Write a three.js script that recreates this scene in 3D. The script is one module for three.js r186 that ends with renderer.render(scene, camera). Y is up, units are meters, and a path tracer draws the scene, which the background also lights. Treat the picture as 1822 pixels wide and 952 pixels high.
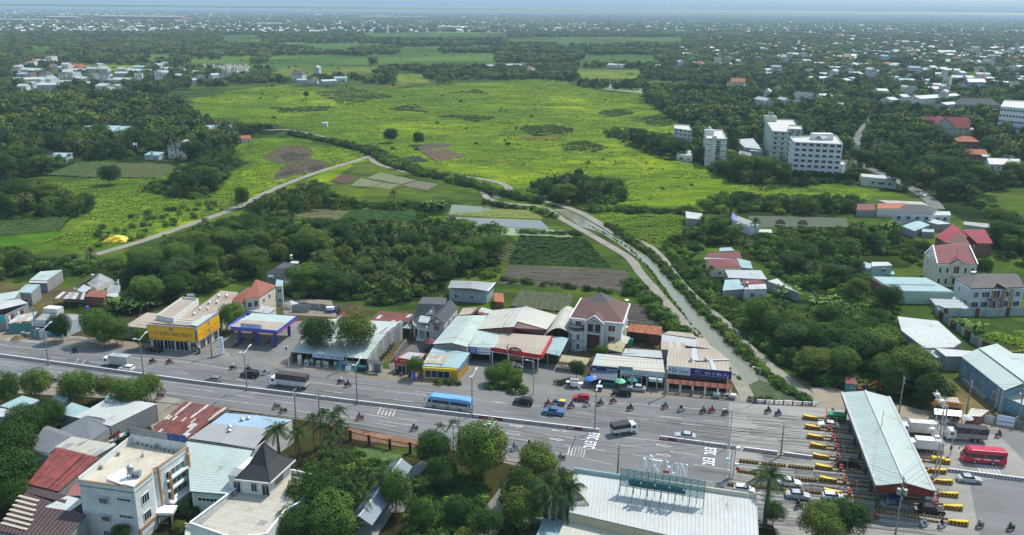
import*as THREE from 'three';
import{MarchingCubes}from 'three/addons/objects/MarchingCubes.js';
import{FontLoader}from 'three/addons/loaders/FontLoader.js';
import{TextGeometry}from 'three/addons/geometries/TextGeometry.js';
// camera, sky, sun, exposure
const PW=1822,PH=952,FOC=1530,EYE=92,PITCH=Math.atan((476 - 17)/ FOC),ROLL=THREE.MathUtils.degToRad(0.53);
const scene=new THREE.Scene();
const camera=new THREE.PerspectiveCamera(2*THREE.MathUtils.radToDeg(Math.atan(PH / 2 / FOC)),PW / PH,0.5,90000);
camera.rotation.order='YXZ';
camera.position.set(0,EYE,0);
camera.rotation.set(-PITCH,0,ROLL);
const renderer=new THREE.WebGLRenderer({antialias:true});
renderer.toneMapping=THREE.LinearToneMapping;
renderer.toneMappingExposure=1.3;
renderer.shadowMap.enabled=true;
const SUN=new THREE.Vector3(0.60,1.22,-0.56).normalize();
const sun=new THREE.DirectionalLight(new THREE.Color().setRGB(1,0.955,0.88),3.5);
sun.position.copy(SUN).multiplyScalar(600).add(new THREE.Vector3(0,0,-250));
sun.target.position.set(0,0,-250);
sun.castShadow=true;
sun.shadow.mapSize.set(4096,4096);
Object.assign(sun.shadow.camera,{left:-400,right:400,top:400,bottom:-400,near:10,far:1500});
scene.add(sun,sun.target);
const clamp01=(q)=>Math.min(1,Math.max(0,q));
{
const W=512,H=256,d=new Float32Array(W*H*4),v=new THREE.Vector3();
for(let j=0;j<H;j++)for(let i=0;i<W;i++){
const el=((j + 0.5)/ H - 0.5)*Math.PI,az=((i + 0.5)/ W - 0.5)*2*Math.PI;
v.set(Math.cos(az)*Math.cos(el),Math.sin(el),Math.sin(az)*Math.cos(el));
const c=v.dot(SUN),up=Math.max(0,v.y),t=Math.pow(1 - up,3.6),glow=0.30*Math.pow(Math.max(0,c),3)+ 0.5*Math.pow(Math.max(0,c),24);
const b=v.y<0?[0.2,0.24,0.22]:[0.2 + 0.5*t,0.345 + 0.43*t,0.54 + 0.31*t];
const o=(j*W + i)*4,e=clamp01((v.y - 0.012)/ 0.06),w=Math.pow(Math.max(0,(v.x*SUN.x + v.z*SUN.z)/ Math.hypot(v.x,v.z)/ Math.hypot(SUN.x,SUN.z)),4);
if(v.y>=0)for(let k=0;k<3;k++)b[k]=b[k]*e +(1 - e)*([0.24,0.4,0.5][k]+[0.4,0.34,0.27][k]*w);
for(let k=0;k<3;k++)d[o + k]=b[k]+ glow*[0.95,0.93,0.88][k]*(v.y<0?0.1:1);
d[o + 3]=1;
}
const t=new THREE.DataTexture(d,W,H,THREE.RGBAFormat,THREE.FloatType);
t.mapping=THREE.EquirectangularReflectionMapping;t.magFilter=THREE.LinearFilter;t.needsUpdate=true;
scene.background=t;scene.environment=t;
}
scene.fog=new THREE.FogExp2(new THREE.Color().setRGB(0.62,0.84,1.0),0.0001);
// helpers
let seed0=12345;
function rng(s){let a=(s*2654435761)>>>0||1;return()=>{a=(a + 0x6d2b79f5)|0;let t=Math.imul(a ^(a>>>15),1|a);t=(t + Math.imul(t ^(t>>>7),61|t))^ t;return((t ^(t>>>14))>>>0)/ 4294967296;};}
const R0=rng(77);
const V=(x,y,z)=>new THREE.Vector3(x,y,z);
const lerp=(a,b,t)=>a +(b - a)*t,clamp=(x,a=0,b=1)=>Math.min(b,Math.max(a,x));
const cP=Math.cos(-PITCH),sP=Math.sin(-PITCH),cR=Math.cos(ROLL),sR=Math.sin(ROLL);
function G(px,py,h=0){
const x0=(px - PW / 2)/ FOC,y0=(PH / 2 - py)/ FOC,x=cR*x0 - sR*y0,y=sR*x0 + cR*y0;
const Y=cP*y + sP,Z=sP*y - cP,t=(h - EYE)/ Y;
return V(x*t,h,Z*t);
}
function toPix(x,y,z){
const dy=y - EYE,yy=cP*dy + sP*z,zz=-sP*dy + cP*z,X=cR*x + sR*yy,Y=-sR*x + cR*yy;
return[PW / 2 + FOC*X / -zz,PH / 2 - FOC*Y / -zz];
}
const taken={};
function numbered(n){const k=taken[n]=(taken[n]??-1)+ 1;return k?n + '_' + String(k).padStart(3,'0'):n;}
function tag(o,label,category,group,kind){
if(label)o.userData.label=label;if(category)o.userData.category=category;if(group)o.userData.group=group;if(kind)o.userData.kind=kind;
return o;
}
function thing(name,label,category,pos,yaw=0,group){
const o=new THREE.Group();o.name=numbered(name);o.position.copy(pos??V(0,0,0));o.rotation.y=-yaw*Math.PI / 180;
scene.add(o);return tag(o,label,category,group);
}
function dup(root,label,group){
const c=root.clone();c.name=numbered(root.name.replace(/_\d+$/,''));c.userData={...root.userData};scene.add(c);
if(label)c.userData.label=label;if(group)c.userData.group=group;return c;
}
function mesh(name,geo,mat,parent,kind){
const m=new THREE.Mesh(geo,mat);m.name=(parent&&parent!==scene)?name:numbered(name);m.castShadow=m.receiveShadow=true;
if(kind)m.userData.kind=kind;(parent??scene).add(m);return m;
}
function h2(x,y){let n=Math.imul(x,374761393)+ Math.imul(y,668265263)|0;n=Math.imul(n ^(n>>>13),1274126177);return((n ^(n>>>16))>>>0)/ 4294967296;}
function vn(x,y){const i=Math.floor(x),j=Math.floor(y),u=x - i,v=y - j,a=u*u*(3 - 2*u),b=v*v*(3 - 2*v);return lerp(lerp(h2(i,j),h2(i + 1,j),a),lerp(h2(i,j + 1),h2(i + 1,j + 1),a),b);}
function fbm(x,y,o=4){let s=0,a=0.5,n=0;for(let k=0;k<o;k++){s +=a*vn(x,y);n +=a;x=x*2.03 + 17.1;y=y*2.03 + 5.3;a*=0.5;}return s / n;}
function inPoly(x,z,p){let c=false;for(let i=0,j=p.length - 1;i<p.length;j=i++){const a=p[i],b=p[j];if((a[1]>z)!==(b[1]>z)&&x<(b[0]- a[0])*(z - a[1])/(b[1]- a[1])+ a[0])c=!c;}return c;}
function zone(list){
const p=list.map(([x,y])=>{const g=G(x,y);return[g.x,g.z];}),xs=p.map((q)=>q[0]),zs=p.map((q)=>q[1]);
p.box=[Math.min(...xs),Math.max(...xs),Math.min(...zs),Math.max(...zs)];return p;
}
const inZone=(x,z,p)=>x>p.box[0]&&x<p.box[1]&&z>p.box[2]&&z<p.box[3]&&inPoly(x,z,p);
function distLine(x,z,l){let m=1e9;for(let i=0;i + 1<l.length;i++){const[ax,az]=l[i],[bx,bz]=l[i + 1],dx=bx - ax,dz=bz - az,t=clamp(((x - ax)*dx +(z - az)*dz)/(dx*dx + dz*dz));m=Math.min(m,Math.hypot(x - ax - t*dx,z - az - t*dz));}return m;}
class MB{
constructor(){this.p=[];this.c=null;this.u=[];}
tri(a,b,c){for(const q of[a,b,c])this.p.push(q.x,q.y,q.z);return this;}
quad(a,b,c,d){return this.tri(a,b,c).tri(a,c,d);}
poly(pts){for(let i=1;i + 1<pts.length;i++)this.tri(pts[0],pts[i],pts[i + 1]);return this;}
hex(b,t){
const n=b.length;for(let i=0;i<n;i++)this.quad(b[i],b[(i + 1)% n],t[(i + 1)% n],t[i]);
this.poly(t);this.poly([...b].reverse());return this;
}
box(x0,y0,z0,x1,y1,z1){return this.hex([V(x0,y0,z1),V(x1,y0,z1),V(x1,y0,z0),V(x0,y0,z0)],[V(x0,y1,z1),V(x1,y1,z1),V(x1,y1,z0),V(x0,y1,z0)]);}
cbox(x,y,z,w,h,d){return this.box(x - w / 2,y,z - d / 2,x + w / 2,y + h,z + d / 2);}
prism(pts,y0,y1){return this.hex(pts.map((q)=>V(q[0]??q.x,y0,q[1]??q.z)),pts.map((q)=>V(q[0]??q.x,y1,q[1]??q.z)));}
bar(a,b,w,h=w){
const d=b.clone().sub(a).normalize(),s=Math.abs(d.y)>0.9?V(1,0,0):V(0,1,0),u=d.clone().cross(s).normalize().multiplyScalar(w / 2),v=u.clone().normalize().cross(d).multiplyScalar(h / 2);
const q=(o)=>[o.clone().add(u).add(v),o.clone().sub(u).add(v),o.clone().sub(u).sub(v),o.clone().add(u).sub(v)];
return this.hex(q(a),q(b));
}
tube(a,b,r0,r1=r0,n=8,cap=true){
const d=b.clone().sub(a).normalize(),s=Math.abs(d.y)>0.9?V(1,0,0):V(0,1,0),u=d.clone().cross(s).normalize(),v=u.clone().cross(d);
const ring=(o,r)=>Array.from({length:n},(_,i)=>o.clone().addScaledVector(u,r*Math.cos(-i / n*6.2832)).addScaledVector(v,r*Math.sin(-i / n*6.2832)));
const A=ring(a,r0),B=ring(b,r1);for(let i=0;i<n;i++)this.quad(A[i],A[(i + 1)% n],B[(i + 1)% n],B[i]);
if(cap){this.poly([...A].reverse());this.poly(B);}return this;
}
cyl(x,y,z,r,h,n=10,r1=r){return this.tube(V(x,y,z),V(x,y + h,z),r,r1,n);}
slab(pts,th){
const dn=pts.map((q)=>V(q.x,q.y - th,q.z));this.poly(pts);this.poly([...dn].reverse());
for(let i=0;i<pts.length;i++){const j=(i + 1)% pts.length;this.quad(pts[j],pts[i],dn[i],dn[j]);}return this;
}
geo(){
const g=new THREE.BufferGeometry(),P=new Float32Array(this.p),U=new Float32Array(P.length / 3*2);
const a=V(),b=V(),c=V(),n=V(),t=V(),s=V();
for(let i=0;i<P.length;i +=9){
a.fromArray(P,i);b.fromArray(P,i + 3);c.fromArray(P,i + 6);n.copy(b).sub(a).cross(t.copy(c).sub(a)).normalize();
if(Math.abs(n.y)>0.999){t.set(1,0,0);s.set(0,0,1);}else{t.set(n.z,0,-n.x).normalize();s.copy(n).cross(t);}
[a,b,c].forEach((q,k)=>{const o=(i / 3 + k)*2;U[o]=q.dot(t);U[o + 1]=q.dot(s);});
}
g.setAttribute('position',new THREE.BufferAttribute(P,3));g.setAttribute('uv',new THREE.BufferAttribute(U,2));
if(this.c)g.setAttribute('color',new THREE.BufferAttribute(new Float32Array(this.c),3));
return g;
}
build(name,mat,parent,kind){return mesh(name,this.geo(),mat,parent,kind);}
}
// textures and materials
function dataTex(n,f,rx,ry=rx,srgb=true){
const d=new Uint8Array(n*n*4);
for(let j=0;j<n;j++)for(let i=0;i<n;i++){const c=f(i / n,j / n,i,j),o=(j*n + i)*4;for(let k=0;k<3;k++)d[o + k]=clamp(c[k]??c[0])*255;d[o + 3]=255;}
const t=new THREE.DataTexture(d,n,n);t.wrapS=t.wrapT=THREE.RepeatWrapping;t.magFilter=t.minFilter=THREE.LinearFilter;t.repeat.set(1 / rx,1 / ry);
if(srgb)t.colorSpace=THREE.SRGBColorSpace;t.needsUpdate=true;return t;
}
function tn(u,v,f,o=4,sx=0){
const a=fbm(u*f + sx,v*f,o),b=fbm(u*f - f + sx,v*f,o),c=fbm(u*f + sx,v*f - f,o),d=fbm(u*f - f + sx,v*f - f,o);
return lerp(lerp(a,b,u),lerp(c,d,u),v);
}
const T={
grime:dataTex(256,(u,v)=>{const a=tn(u,v,5),b=tn(u,v,32,3,9),s=tn(u,v*0.25,22,3,40);const k=0.86 + 0.22*(a - 0.35)+ 0.16*(b - 0.5)- 0.32*Math.max(0,s - 0.6);return[k,k*0.99,k*0.965];},9),
sheet:dataTex(256,(u,v)=>{const a=tn(u,v,4),b=tn(u,v,40,2,3),r=Math.max(0,tn(u,v,9,4,60)- 0.62)*2.0;const k=0.86 + 0.18*(a - 0.5)+ 0.1*(b - 0.5);return[k - r*0.3,k - r*0.55,k - r*0.75];},14),
rust:dataTex(256,(u,v)=>{const a=tn(u,v,6),b=tn(u,v*0.5,30,3,8),k=0.55 + 0.7*(a - 0.4)+ 0.35*(b - 0.5);return[k + 0.16,k*0.9,k*0.86];},8),
asph:dataTex(512,(u,v)=>{const a=tn(u,v,3),b=tn(u,v,90,2,3),s=tn(u,v*0.5,12,3,20),q=Math.max(0,tn(u,v,6,2,50)- 0.64);const k=0.84 + 0.26*(a - 0.5)+ 0.16*(b - 0.5)- 0.3*Math.max(0,s - 0.52)- 0.9*q;return[k,k,k*0.99];},84,15),
conc:dataTex(256,(u,v)=>{const a=tn(u,v,5),b=tn(u,v,60,2,5),s=Math.max(0,tn(u,v,10,3,31)- 0.6);const k=0.84 + 0.3*(a - 0.5)+ 0.12*(b - 0.5)- 0.5*s;return[k,k*0.985,k*0.96];},17),
soil:dataTex(256,(u,v)=>{const a=tn(u,v,6),b=tn(u,v,50,3,5),k=0.72 + 0.5*(a - 0.5)+ 0.4*(b - 0.5);return[k,k*0.98,k*0.95];},11),
leafy:dataTex(256,(u,v)=>{const a=tn(u,v,7),b=tn(u,v,60,2,5),k=0.68 + 0.6*(a - 0.5)+ 0.5*(b - 0.5);return[k,k,k*0.9];},13),
tileBump:dataTex(64,(u,v)=>{const r=v*4,f=r - Math.floor(r),x=u*4 +(Math.floor(r)% 2)*0.5;return[0.25 + 0.7*f - 0.25*(Math.abs(x - Math.round(x))<0.06?1:0)];},1.6,1.6,false),
};
T.asph.rotation=0.245;
const mats={};
function M(key,r,g,b,o={}){
if(mats[key])return mats[key];
const m=new THREE.MeshStandardMaterial({roughness:0.85,metalness:0,side:THREE.DoubleSide,...o});m.color.setRGB(r,g,b);m.name=key;
return mats[key]=m;
}
const wallM=(k,r,g,b)=>M('wall ' + k,r,g,b,{map:T.grime,roughness:0.9});
const tinM=(k,r,g,b,o)=>M('sheet roof ' + k,r,g,b,{map:T.sheet,roughness:0.5,...o});
const tileM=(k,r,g,b)=>M('tile roof ' + k,r,g,b,{map:T.grime,bumpMap:T.tileBump,bumpScale:0.05,roughness:0.8});
const C={
white:wallM('white',0.84,0.85,0.84),paint:M('white paint',0.78,0.79,0.79,{roughness:0.6}),cream:wallM('cream',0.78,0.74,0.62),pale:wallM('pale blue',0.62,0.72,0.78),grey:wallM('grey',0.36,0.37,0.38),
brick:wallM('brick',0.3,0.13,0.08),mint:wallM('mint',0.55,0.68,0.58),dark:M('dark metal',0.04,0.042,0.045,{roughness:0.5}),steel:M('galvanised steel',0.42,0.44,0.45,{roughness:0.4,metalness:0.5}),
concrete:M('concrete',0.4,0.39,0.36,{map:T.conc}),glass:M('window glass',0.02,0.028,0.032,{roughness:0.08}),black:M('black rubber',0.018,0.018,0.019,{roughness:0.7}),
yellow:M('yellow paint',0.78,0.52,0.02,{roughness:0.55}),red:M('red paint',0.52,0.025,0.03,{roughness:0.5}),blue:M('blue paint',0.03,0.08,0.42,{roughness:0.45}),wood:M('brown wood',0.13,0.05,0.03),
teal:M('teal paint',0.05,0.22,0.22,{roughness:0.5}),gtin:tinM('pale green',0.56,0.67,0.61),teali:tinM('teal',0.42,0.6,0.6),wtin:tinM('white',0.66,0.68,0.65),ctin:tinM('cream',0.66,0.64,0.53),tan:tinM('tan',0.56,0.46,0.36),gray:tinM('grey',0.42,0.43,0.42),ltin:tinM('light grey',0.58,0.61,0.6),
btin:tinM('sky blue',0.4,0.57,0.7),rust:M('rusty sheet',0.3,0.14,0.11,{map:T.rust,roughness:0.7}),rbrown:tinM('brown red',0.17,0.055,0.05),dbrown:tinM('dark brown',0.085,0.04,0.04),
rtile:tileM('red',0.36,0.12,0.08),gtile:tileM('slate',0.1,0.105,0.12),btile:tileM('brown',0.17,0.09,0.075),mtile:tileM('maroon',0.24,0.07,0.075),otile:tileM('orange',0.5,0.17,0.08),bluetile:tileM('blue grey',0.2,0.22,0.25),crimson:tileM('crimson',0.36,0.04,0.07),
};
function canvasTex(w,h,draw){
const c=document.createElement('canvas');c.width=w;c.height=h;const x=c.getContext('2d');draw(x,w,h);
const t=new THREE.CanvasTexture(c);t.colorSpace=THREE.SRGBColorSpace;t.anisotropy=8;return t;
}
// land use, outlined on the ground
const Z={
meadow:zone([[330,182],[420,160],[500,152],[620,160],[700,160],[820,148],[960,140],[1060,160],[1150,172],[1180,200],[1205,218],[1255,262],[1290,312],[1400,334],[1590,336],[1540,356],[1380,352],[1240,372],[1050,372],[960,372],[905,345],[870,325],[780,305],[690,290],[640,262],[540,235],[430,215],[350,200]]),
grove:zone([[130,452],[200,470],[290,440],[360,402],[430,386],[500,395],[600,395],[740,397],[795,408],[880,412],[895,432],[882,500],[800,496],[745,545],[640,545],[560,528],[505,535],[470,520],[400,515],[330,530],[250,555],[200,580],[160,585],[150,540],[210,520],[205,480],[150,490],[110,490]]),
strip:zone([[430,372],[500,338],[560,325],[605,350],[650,362],[790,366],[795,377],[640,373],[560,376],[470,388]]),
leftA:zone([[-40,345],[40,322],[70,330],[160,348],[165,382],[60,395],[-40,396]]),
leftB:zone([[258,338],[300,318],[335,290],[410,262],[425,285],[400,320],[380,352],[330,356],[300,350]]),
leftC:zone([[-60,168],[110,163],[200,160],[325,172],[345,200],[390,218],[480,224],[490,236],[430,248],[412,270],[345,292],[322,288],[200,286],[140,286],[80,312],[-60,335]]),
leftD:zone([[-60,448],[20,445],[70,465],[160,462],[150,500],[60,505],[-60,500]]),
clump:zone([[935,330],[1000,316],[1050,316],[1108,328],[1112,358],[1060,372],[960,356]]),
hospA:zone([[1066,238],[1108,228],[1200,244],[1252,268],[1258,292],[1200,284],[1140,266]]),
hospB:zone([[1255,285],[1300,275],[1400,290],[1420,312],[1510,314],[1512,330],[1400,330],[1320,330],[1262,304]]),
rightA:zone([[1150,150],[1250,152],[1400,162],[1640,190],[1860,200],[1860,330],[1790,335],[1725,350],[1735,395],[1680,372],[1600,342],[1560,330],[1520,300],[1512,262],[1510,225],[1340,208],[1290,222],[1200,218],[1150,178]]),
rightE:zone([[1735,395],[1725,350],[1770,372],[1820,395],[1860,420],[1860,480],[1770,455]]),
pondRow:zone([[1238,362],[1300,346],[1380,352],[1520,352],[1548,378],[1400,386],[1260,382]]),
garden:zone([[1180,438],[1255,388],[1330,398],[1430,405],[1530,402],[1600,410],[1660,432],[1630,470],[1570,500],[1540,560],[1450,520],[1400,505],[1320,440],[1250,448],[1200,472]]),
rightF:zone([[1310,565],[1345,535],[1430,560],[1500,545],[1585,560],[1600,600],[1640,630],[1695,690],[1680,715],[1560,700],[1470,690],[1400,650],[1340,605]]),
bank:zone([[1190,478],[1235,465],[1300,520],[1330,560],[1420,660],[1400,665],[1300,575]]),
};
const PATHS=[
{name:'farm_track',w:4.2,p:[[120,470],[165,455],[250,430],[300,413],[420,370],[470,345],[510,327],[570,305],[630,287],[665,276]]},
{name:'canal_path',w:3.6,p:[[470,232],[505,231],[560,240],[620,258],[655,275],[668,290],[690,298],[740,310],[800,320],[850,330],[862,345],[868,353],[900,362],[960,368],[1000,390],[1040,412],[1080,435],[1120,460],[1140,487],[1165,515],[1185,540],[1235,592],[1302,662],[1326,700],[1332,716]]},
{name:'canal_path',w:4.0,p:[[800,312],[850,318],[875,322],[900,330],[913,346],[948,355],[991,364],[1031,378],[1072,401],[1102,419],[1145,434],[1175,458],[1206,500],[1247,542],[1304,590],[1337,626],[1404,679],[1429,698],[1459,718]]},
{name:'village_road',w:7,p:[[1556,208],[1535,232],[1522,256],[1530,290],[1590,318],[1650,352],[1668,372]]},
].map((o)=>({...o,q:o.p.map(([x,y])=>G(x,y)),l:o.p.map(([x,y])=>{const g=G(x,y);return[g.x,g.z];})}));
const CANAL=[[985,372],[1035,404],[1065,412],[1098,432],[1140,464],[1165,488],[1201,538],[1232,578],[1264,616],[1304,660],[1340,702],[1352,713],[1440,715],[1400,690],[1352,655],[1312,618],[1266,574],[1226,528],[1190,488],[1158,460],[1112,432],[1075,410],[1040,388],[1005,372]];
const canalZ=zone(CANAL);
const nearRoad=(x,z)=>z>-0.2*x - 330&&false;
// ground
let REED;
const NX=1800,NZ=1330;
{
const W=2048,H=1536,c=document.createElement('canvas');c.width=W;c.height=H;
const x=c.getContext('2d'),sx=W / NX,sz=H / NZ,to=(q)=>[(q[0]+ NX / 2)*sx,(q[1]+ 1425)*sz];
const fill=(p,col)=>{x.fillStyle=col;x.beginPath();p.forEach((q,i)=>{const[a,b]=to(q);i?x.lineTo(a,b):x.moveTo(a,b);});x.closePath();x.fill();};
const zf=(l,col)=>fill(zone(l),col);
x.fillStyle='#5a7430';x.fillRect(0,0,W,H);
zf([[-300,60],[2100,60],[2100,175],[1150,165],[700,165],[330,185],[-300,175]],'#4d6a34');
fill(Z.meadow,'#6f9426');
zf([[0,390],[126,388],[106,412],[0,450]],'#5a8a24');
zf([[60,330],[330,300],[260,340],[300,360],[420,345],[410,372],[240,425],[160,445],[60,440],[165,390],[160,345]],'#638a2c');
zf([[440,250],[500,240],[620,262],[655,278],[520,320],[420,360],[385,350],[430,300]],'#6a9028');
zf([[1060,375],[1230,378],[1200,430],[1150,432],[1100,410]],'#557c30');
zf([[1640,600],[1822,590],[1860,640],[1770,630],[1720,615]],'#6a6c42');
zf([[-60,500],[700,560],[1240,600],[1330,720],[1300,740],[600,670],[-60,620]],'#6f6b50');
zf([[1330,715],[1340,640],[1420,640],[1700,700],[1860,650],[1860,770],[1560,745]],'#857a5c');
zf([[-80,690],[400,720],[860,790],[1900,960],[1900,1100],[-200,1100]],'#46472b');
zf([[600,790],[700,795],[760,830],[640,830]],'#557a2a');
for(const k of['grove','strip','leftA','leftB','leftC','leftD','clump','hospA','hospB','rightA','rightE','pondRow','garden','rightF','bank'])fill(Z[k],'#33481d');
for(const l of[[[470,108],[670,106],[680,130],[500,136]],[[705,132],[760,132],[755,149],[700,149]],[[1022,120],[1140,122],[1140,142],[1030,140]],[[140,114],[255,115],[250,127],[150,127]],[[332,107],[450,108],[455,119],[340,119]]])zf(l,'#7d9440');
const bright=[[[500,165],[600,168],[590,210],[480,200]],[[640,215],[760,205],[900,225],[860,250],[700,240]],[[900,240],[1100,245],[1200,300],[1050,330],[900,300]],[[960,170],[1120,180],[1150,215],[1000,225]],[[1100,320],[1250,310],[1390,340],[1240,366],[1080,366]],[[780,290],[900,285],[1010,320],[930,335]],[[460,300],[500,295],[530,320],[450,340]],[[260,400],[400,370],[330,405],[240,425]],[[560,320],[600,300],[650,285],[640,310],[580,330]]];
for(const l of bright)zf(l,'#84a226');
const reed=REED=[[[925,228],[980,222],[1020,230],[1015,240],[950,242]],[[1000,258],[1040,252],[1080,262],[1060,270],[1005,268]],[[780,208],[830,203],[880,210],[850,217]],[[560,165],[640,158],[700,172],[610,188]],[[480,192],[590,188],[580,197],[500,200]],[[800,165],[850,160],[870,168]],[[1140,210],[1180,205],[1200,222],[1160,228]],[[1060,200],[1110,195],[1130,202],[1090,208]],[[690,195],[740,185],[760,200]]];
for(const l of reed)zf(l,'#648036');
for(const l of[[[950,241],[1005,242],[1000,248],[930,246]],[[1300,352],[1400,346],[1430,358],[1330,362]],[[885,282],[930,280],[900,292]],[[660,152],[740,150],[700,156]]])zf(l,'#867c44');
const src=x.getImageData(0,0,W,H).data,d=new Uint8Array(W*H*4);
for(let j=0;j<H;j++)for(let i=0;i<W;i++){
const X=i / sx,Y=j / sz,w1=fbm(X / 22,Y / 22,3)- 0.5,w2=fbm(X / 22 + 90,Y / 22 + 40,3)- 0.5;
const ii=clamp(Math.round(i + w1*34),0,W - 1),jj=clamp(Math.round(j + w2*60),0,H - 1),o=(jj*W + ii)*4;
const big=fbm(X / 60 + 11,Y / 34 + 3,4),mid=fbm(X / 9,Y / 6 + 70,3),fine=h2(i,j);
const green=src[o + 1]>src[o]*1.12?1:0.35,k=0.70 + 0.36*(mid - 0.2)+ 0.14*(fine - 0.5)+ 0.25*(big - 0.5),yel=green*55*(big - 0.47)+ green*22*(mid - 0.5);
const q=(j*W + i)*4,z9=0.93;
d[q]=clamp((src[o]+ yel)*k*z9,0,255);d[q + 1]=clamp((src[o + 1]+ yel*0.55)*k*0.91,0,255);d[q + 2]=clamp((src[o + 2]- yel*0.15)*k*0.8,0,255);d[q + 3]=255;
}
const t=new THREE.DataTexture(d,W,H);t.colorSpace=THREE.SRGBColorSpace;t.magFilter=t.minFilter=THREE.LinearFilter;t.needsUpdate=true;
const g=new THREE.PlaneGeometry(NX,NZ,30,30);g.rotateX(-Math.PI / 2);
{const uv=g.attributes.uv;for(let i=0;i<uv.count;i++)uv.setY(i,1 - uv.getY(i));}
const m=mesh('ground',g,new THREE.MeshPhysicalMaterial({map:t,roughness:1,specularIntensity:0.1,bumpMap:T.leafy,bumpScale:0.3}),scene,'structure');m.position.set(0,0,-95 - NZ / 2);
}
{
const N=1024,t=dataTex(N,(u,v)=>{const a=tn(u,v,9),b=tn(u,v,60,3,4),f=clamp((tn(u,v,16,3,77)- 0.52)*9);const k=0.7 + 0.5*(a - 0.5)+ 0.5*(b - 0.5);return[lerp(0.36,0.48,f)*k,lerp(0.5,0.62,f)*k,lerp(0.2,0.24,f)*k];},1 / 22);
const m=mesh('ground',new THREE.PlaneGeometry(120000,90000,60,60).rotateX(-Math.PI / 2),new THREE.MeshPhysicalMaterial({map:t,roughness:1,specularIntensity:0.1}),scene,'structure');m.position.set(0,-0.3,-40000);
}
function ribbon(pts,w,y,th){
const b=new MB(),L=[],Rr=[],c=new THREE.CatmullRomCurve3(pts,false,'centripetal'),n=pts.length*5;
for(let i=0;i<=n;i++){const p=c.getPoint(i / n),t=c.getTangent(i / n),s=V(t.z,0,-t.x).normalize().multiplyScalar(w / 2*(0.9 + 0.2*fbm(p.x / 7,p.z / 7,2)));L.push(p.clone().add(s).setY(y));Rr.push(p.clone().sub(s).setY(y));}
for(let i=0;i<n;i++){b.quad(Rr[i],Rr[i + 1],L[i + 1],L[i]);b.quad(V(L[i].x,y - th,L[i].z),L[i],L[i + 1],V(L[i + 1].x,y - th,L[i + 1].z));b.quad(Rr[i],V(Rr[i].x,y - th,Rr[i].z),V(Rr[i + 1].x,y - th,Rr[i + 1].z),Rr[i + 1]);}
return b;
}
const trackM=M('pale track',0.36,0.34,0.29,{map:T.conc});
PATHS.forEach((o,i)=>ribbon(o.q,o.w,0.14 + 0.01*i,0.2).build(o.name,i===3?M('worn asphalt',0.2,0.2,0.19,{map:T.asph}):trackM,scene,'structure'));
const flatPoly=(l,y)=>{const b=new MB(),s=new THREE.Shape(l.map(([px,py])=>{const g=G(px,py);return new THREE.Vector2(g.x,-g.z);})),g=new THREE.ShapeGeometry(s);g.rotateX(-Math.PI / 2);g.translate(0,y,0);const a=g.toNonIndexed().attributes.position.array;for(let i=0;i<a.length;i++)b.p.push(a[i]);return b;};
const waterM=(k,r,g,b,ro=0.12)=>M('water ' + k,r,g,b,{roughness:ro,bumpMap:T.leafy,bumpScale:0.03});
const place=(b,name,mat,kind='structure')=>b.build(name,mat,scene,kind);
place(flatPoly(CANAL,0.06),'canal_water',waterM('silty',0.2,0.205,0.145,0.1));
place(flatPoly([[1322,690],[1352,676],[1442,714],[1345,714]],0.075),'canal_water',M('water weed',0.09,0.14,0.04,{map:T.leafy}));
place(flatPoly([[872,340],[885,338],[894,345],[890,354],[880,353]],0.06),'canal_water',waterM('silty',0.3,0.31,0.24));
place(flatPoly([[676,277],[684,279],[692,296],[686,296]],0.06),'canal_water',waterM('silty',0.3,0.31,0.24));
place(flatPoly([[804,364],[860,368],[943,374],[968,390],[798,383]],0.06),'pond_water',waterM('green',0.13,0.16,0.07));
place(flatPoly([[797,380],[850,377],[890,371],[943,374],[968,390],[798,383]],0.075),'pond_weed',M('duckweed',0.3,0.36,0.04,{map:T.leafy}));
place(flatPoly([[797,386],[962,392],[978,408],[790,400]],0.06),'pond_water',waterM('open',0.16,0.165,0.15,0.06));
place(flatPoly([[893,405],[1003,410],[1020,424],[890,418]],0.06),'pond_water',waterM('pale green',0.26,0.31,0.14,0.3));
place(flatPoly([[1331,384],[1506,388],[1510,404],[1363,404],[1335,398]],0.06),'pond_water',waterM('dark',0.04,0.06,0.022,0.75));
place(flatPoly([[1040,142],[1150,147],[1130,156],[1044,150]],0.06),'pond_water',waterM('open',0.16,0.165,0.15,0.06));
place(flatPoly([[1062,152],[1150,158],[1142,166],[1062,158]],0.06),'pond_water',waterM('pale green',0.26,0.31,0.14,0.3));
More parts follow.
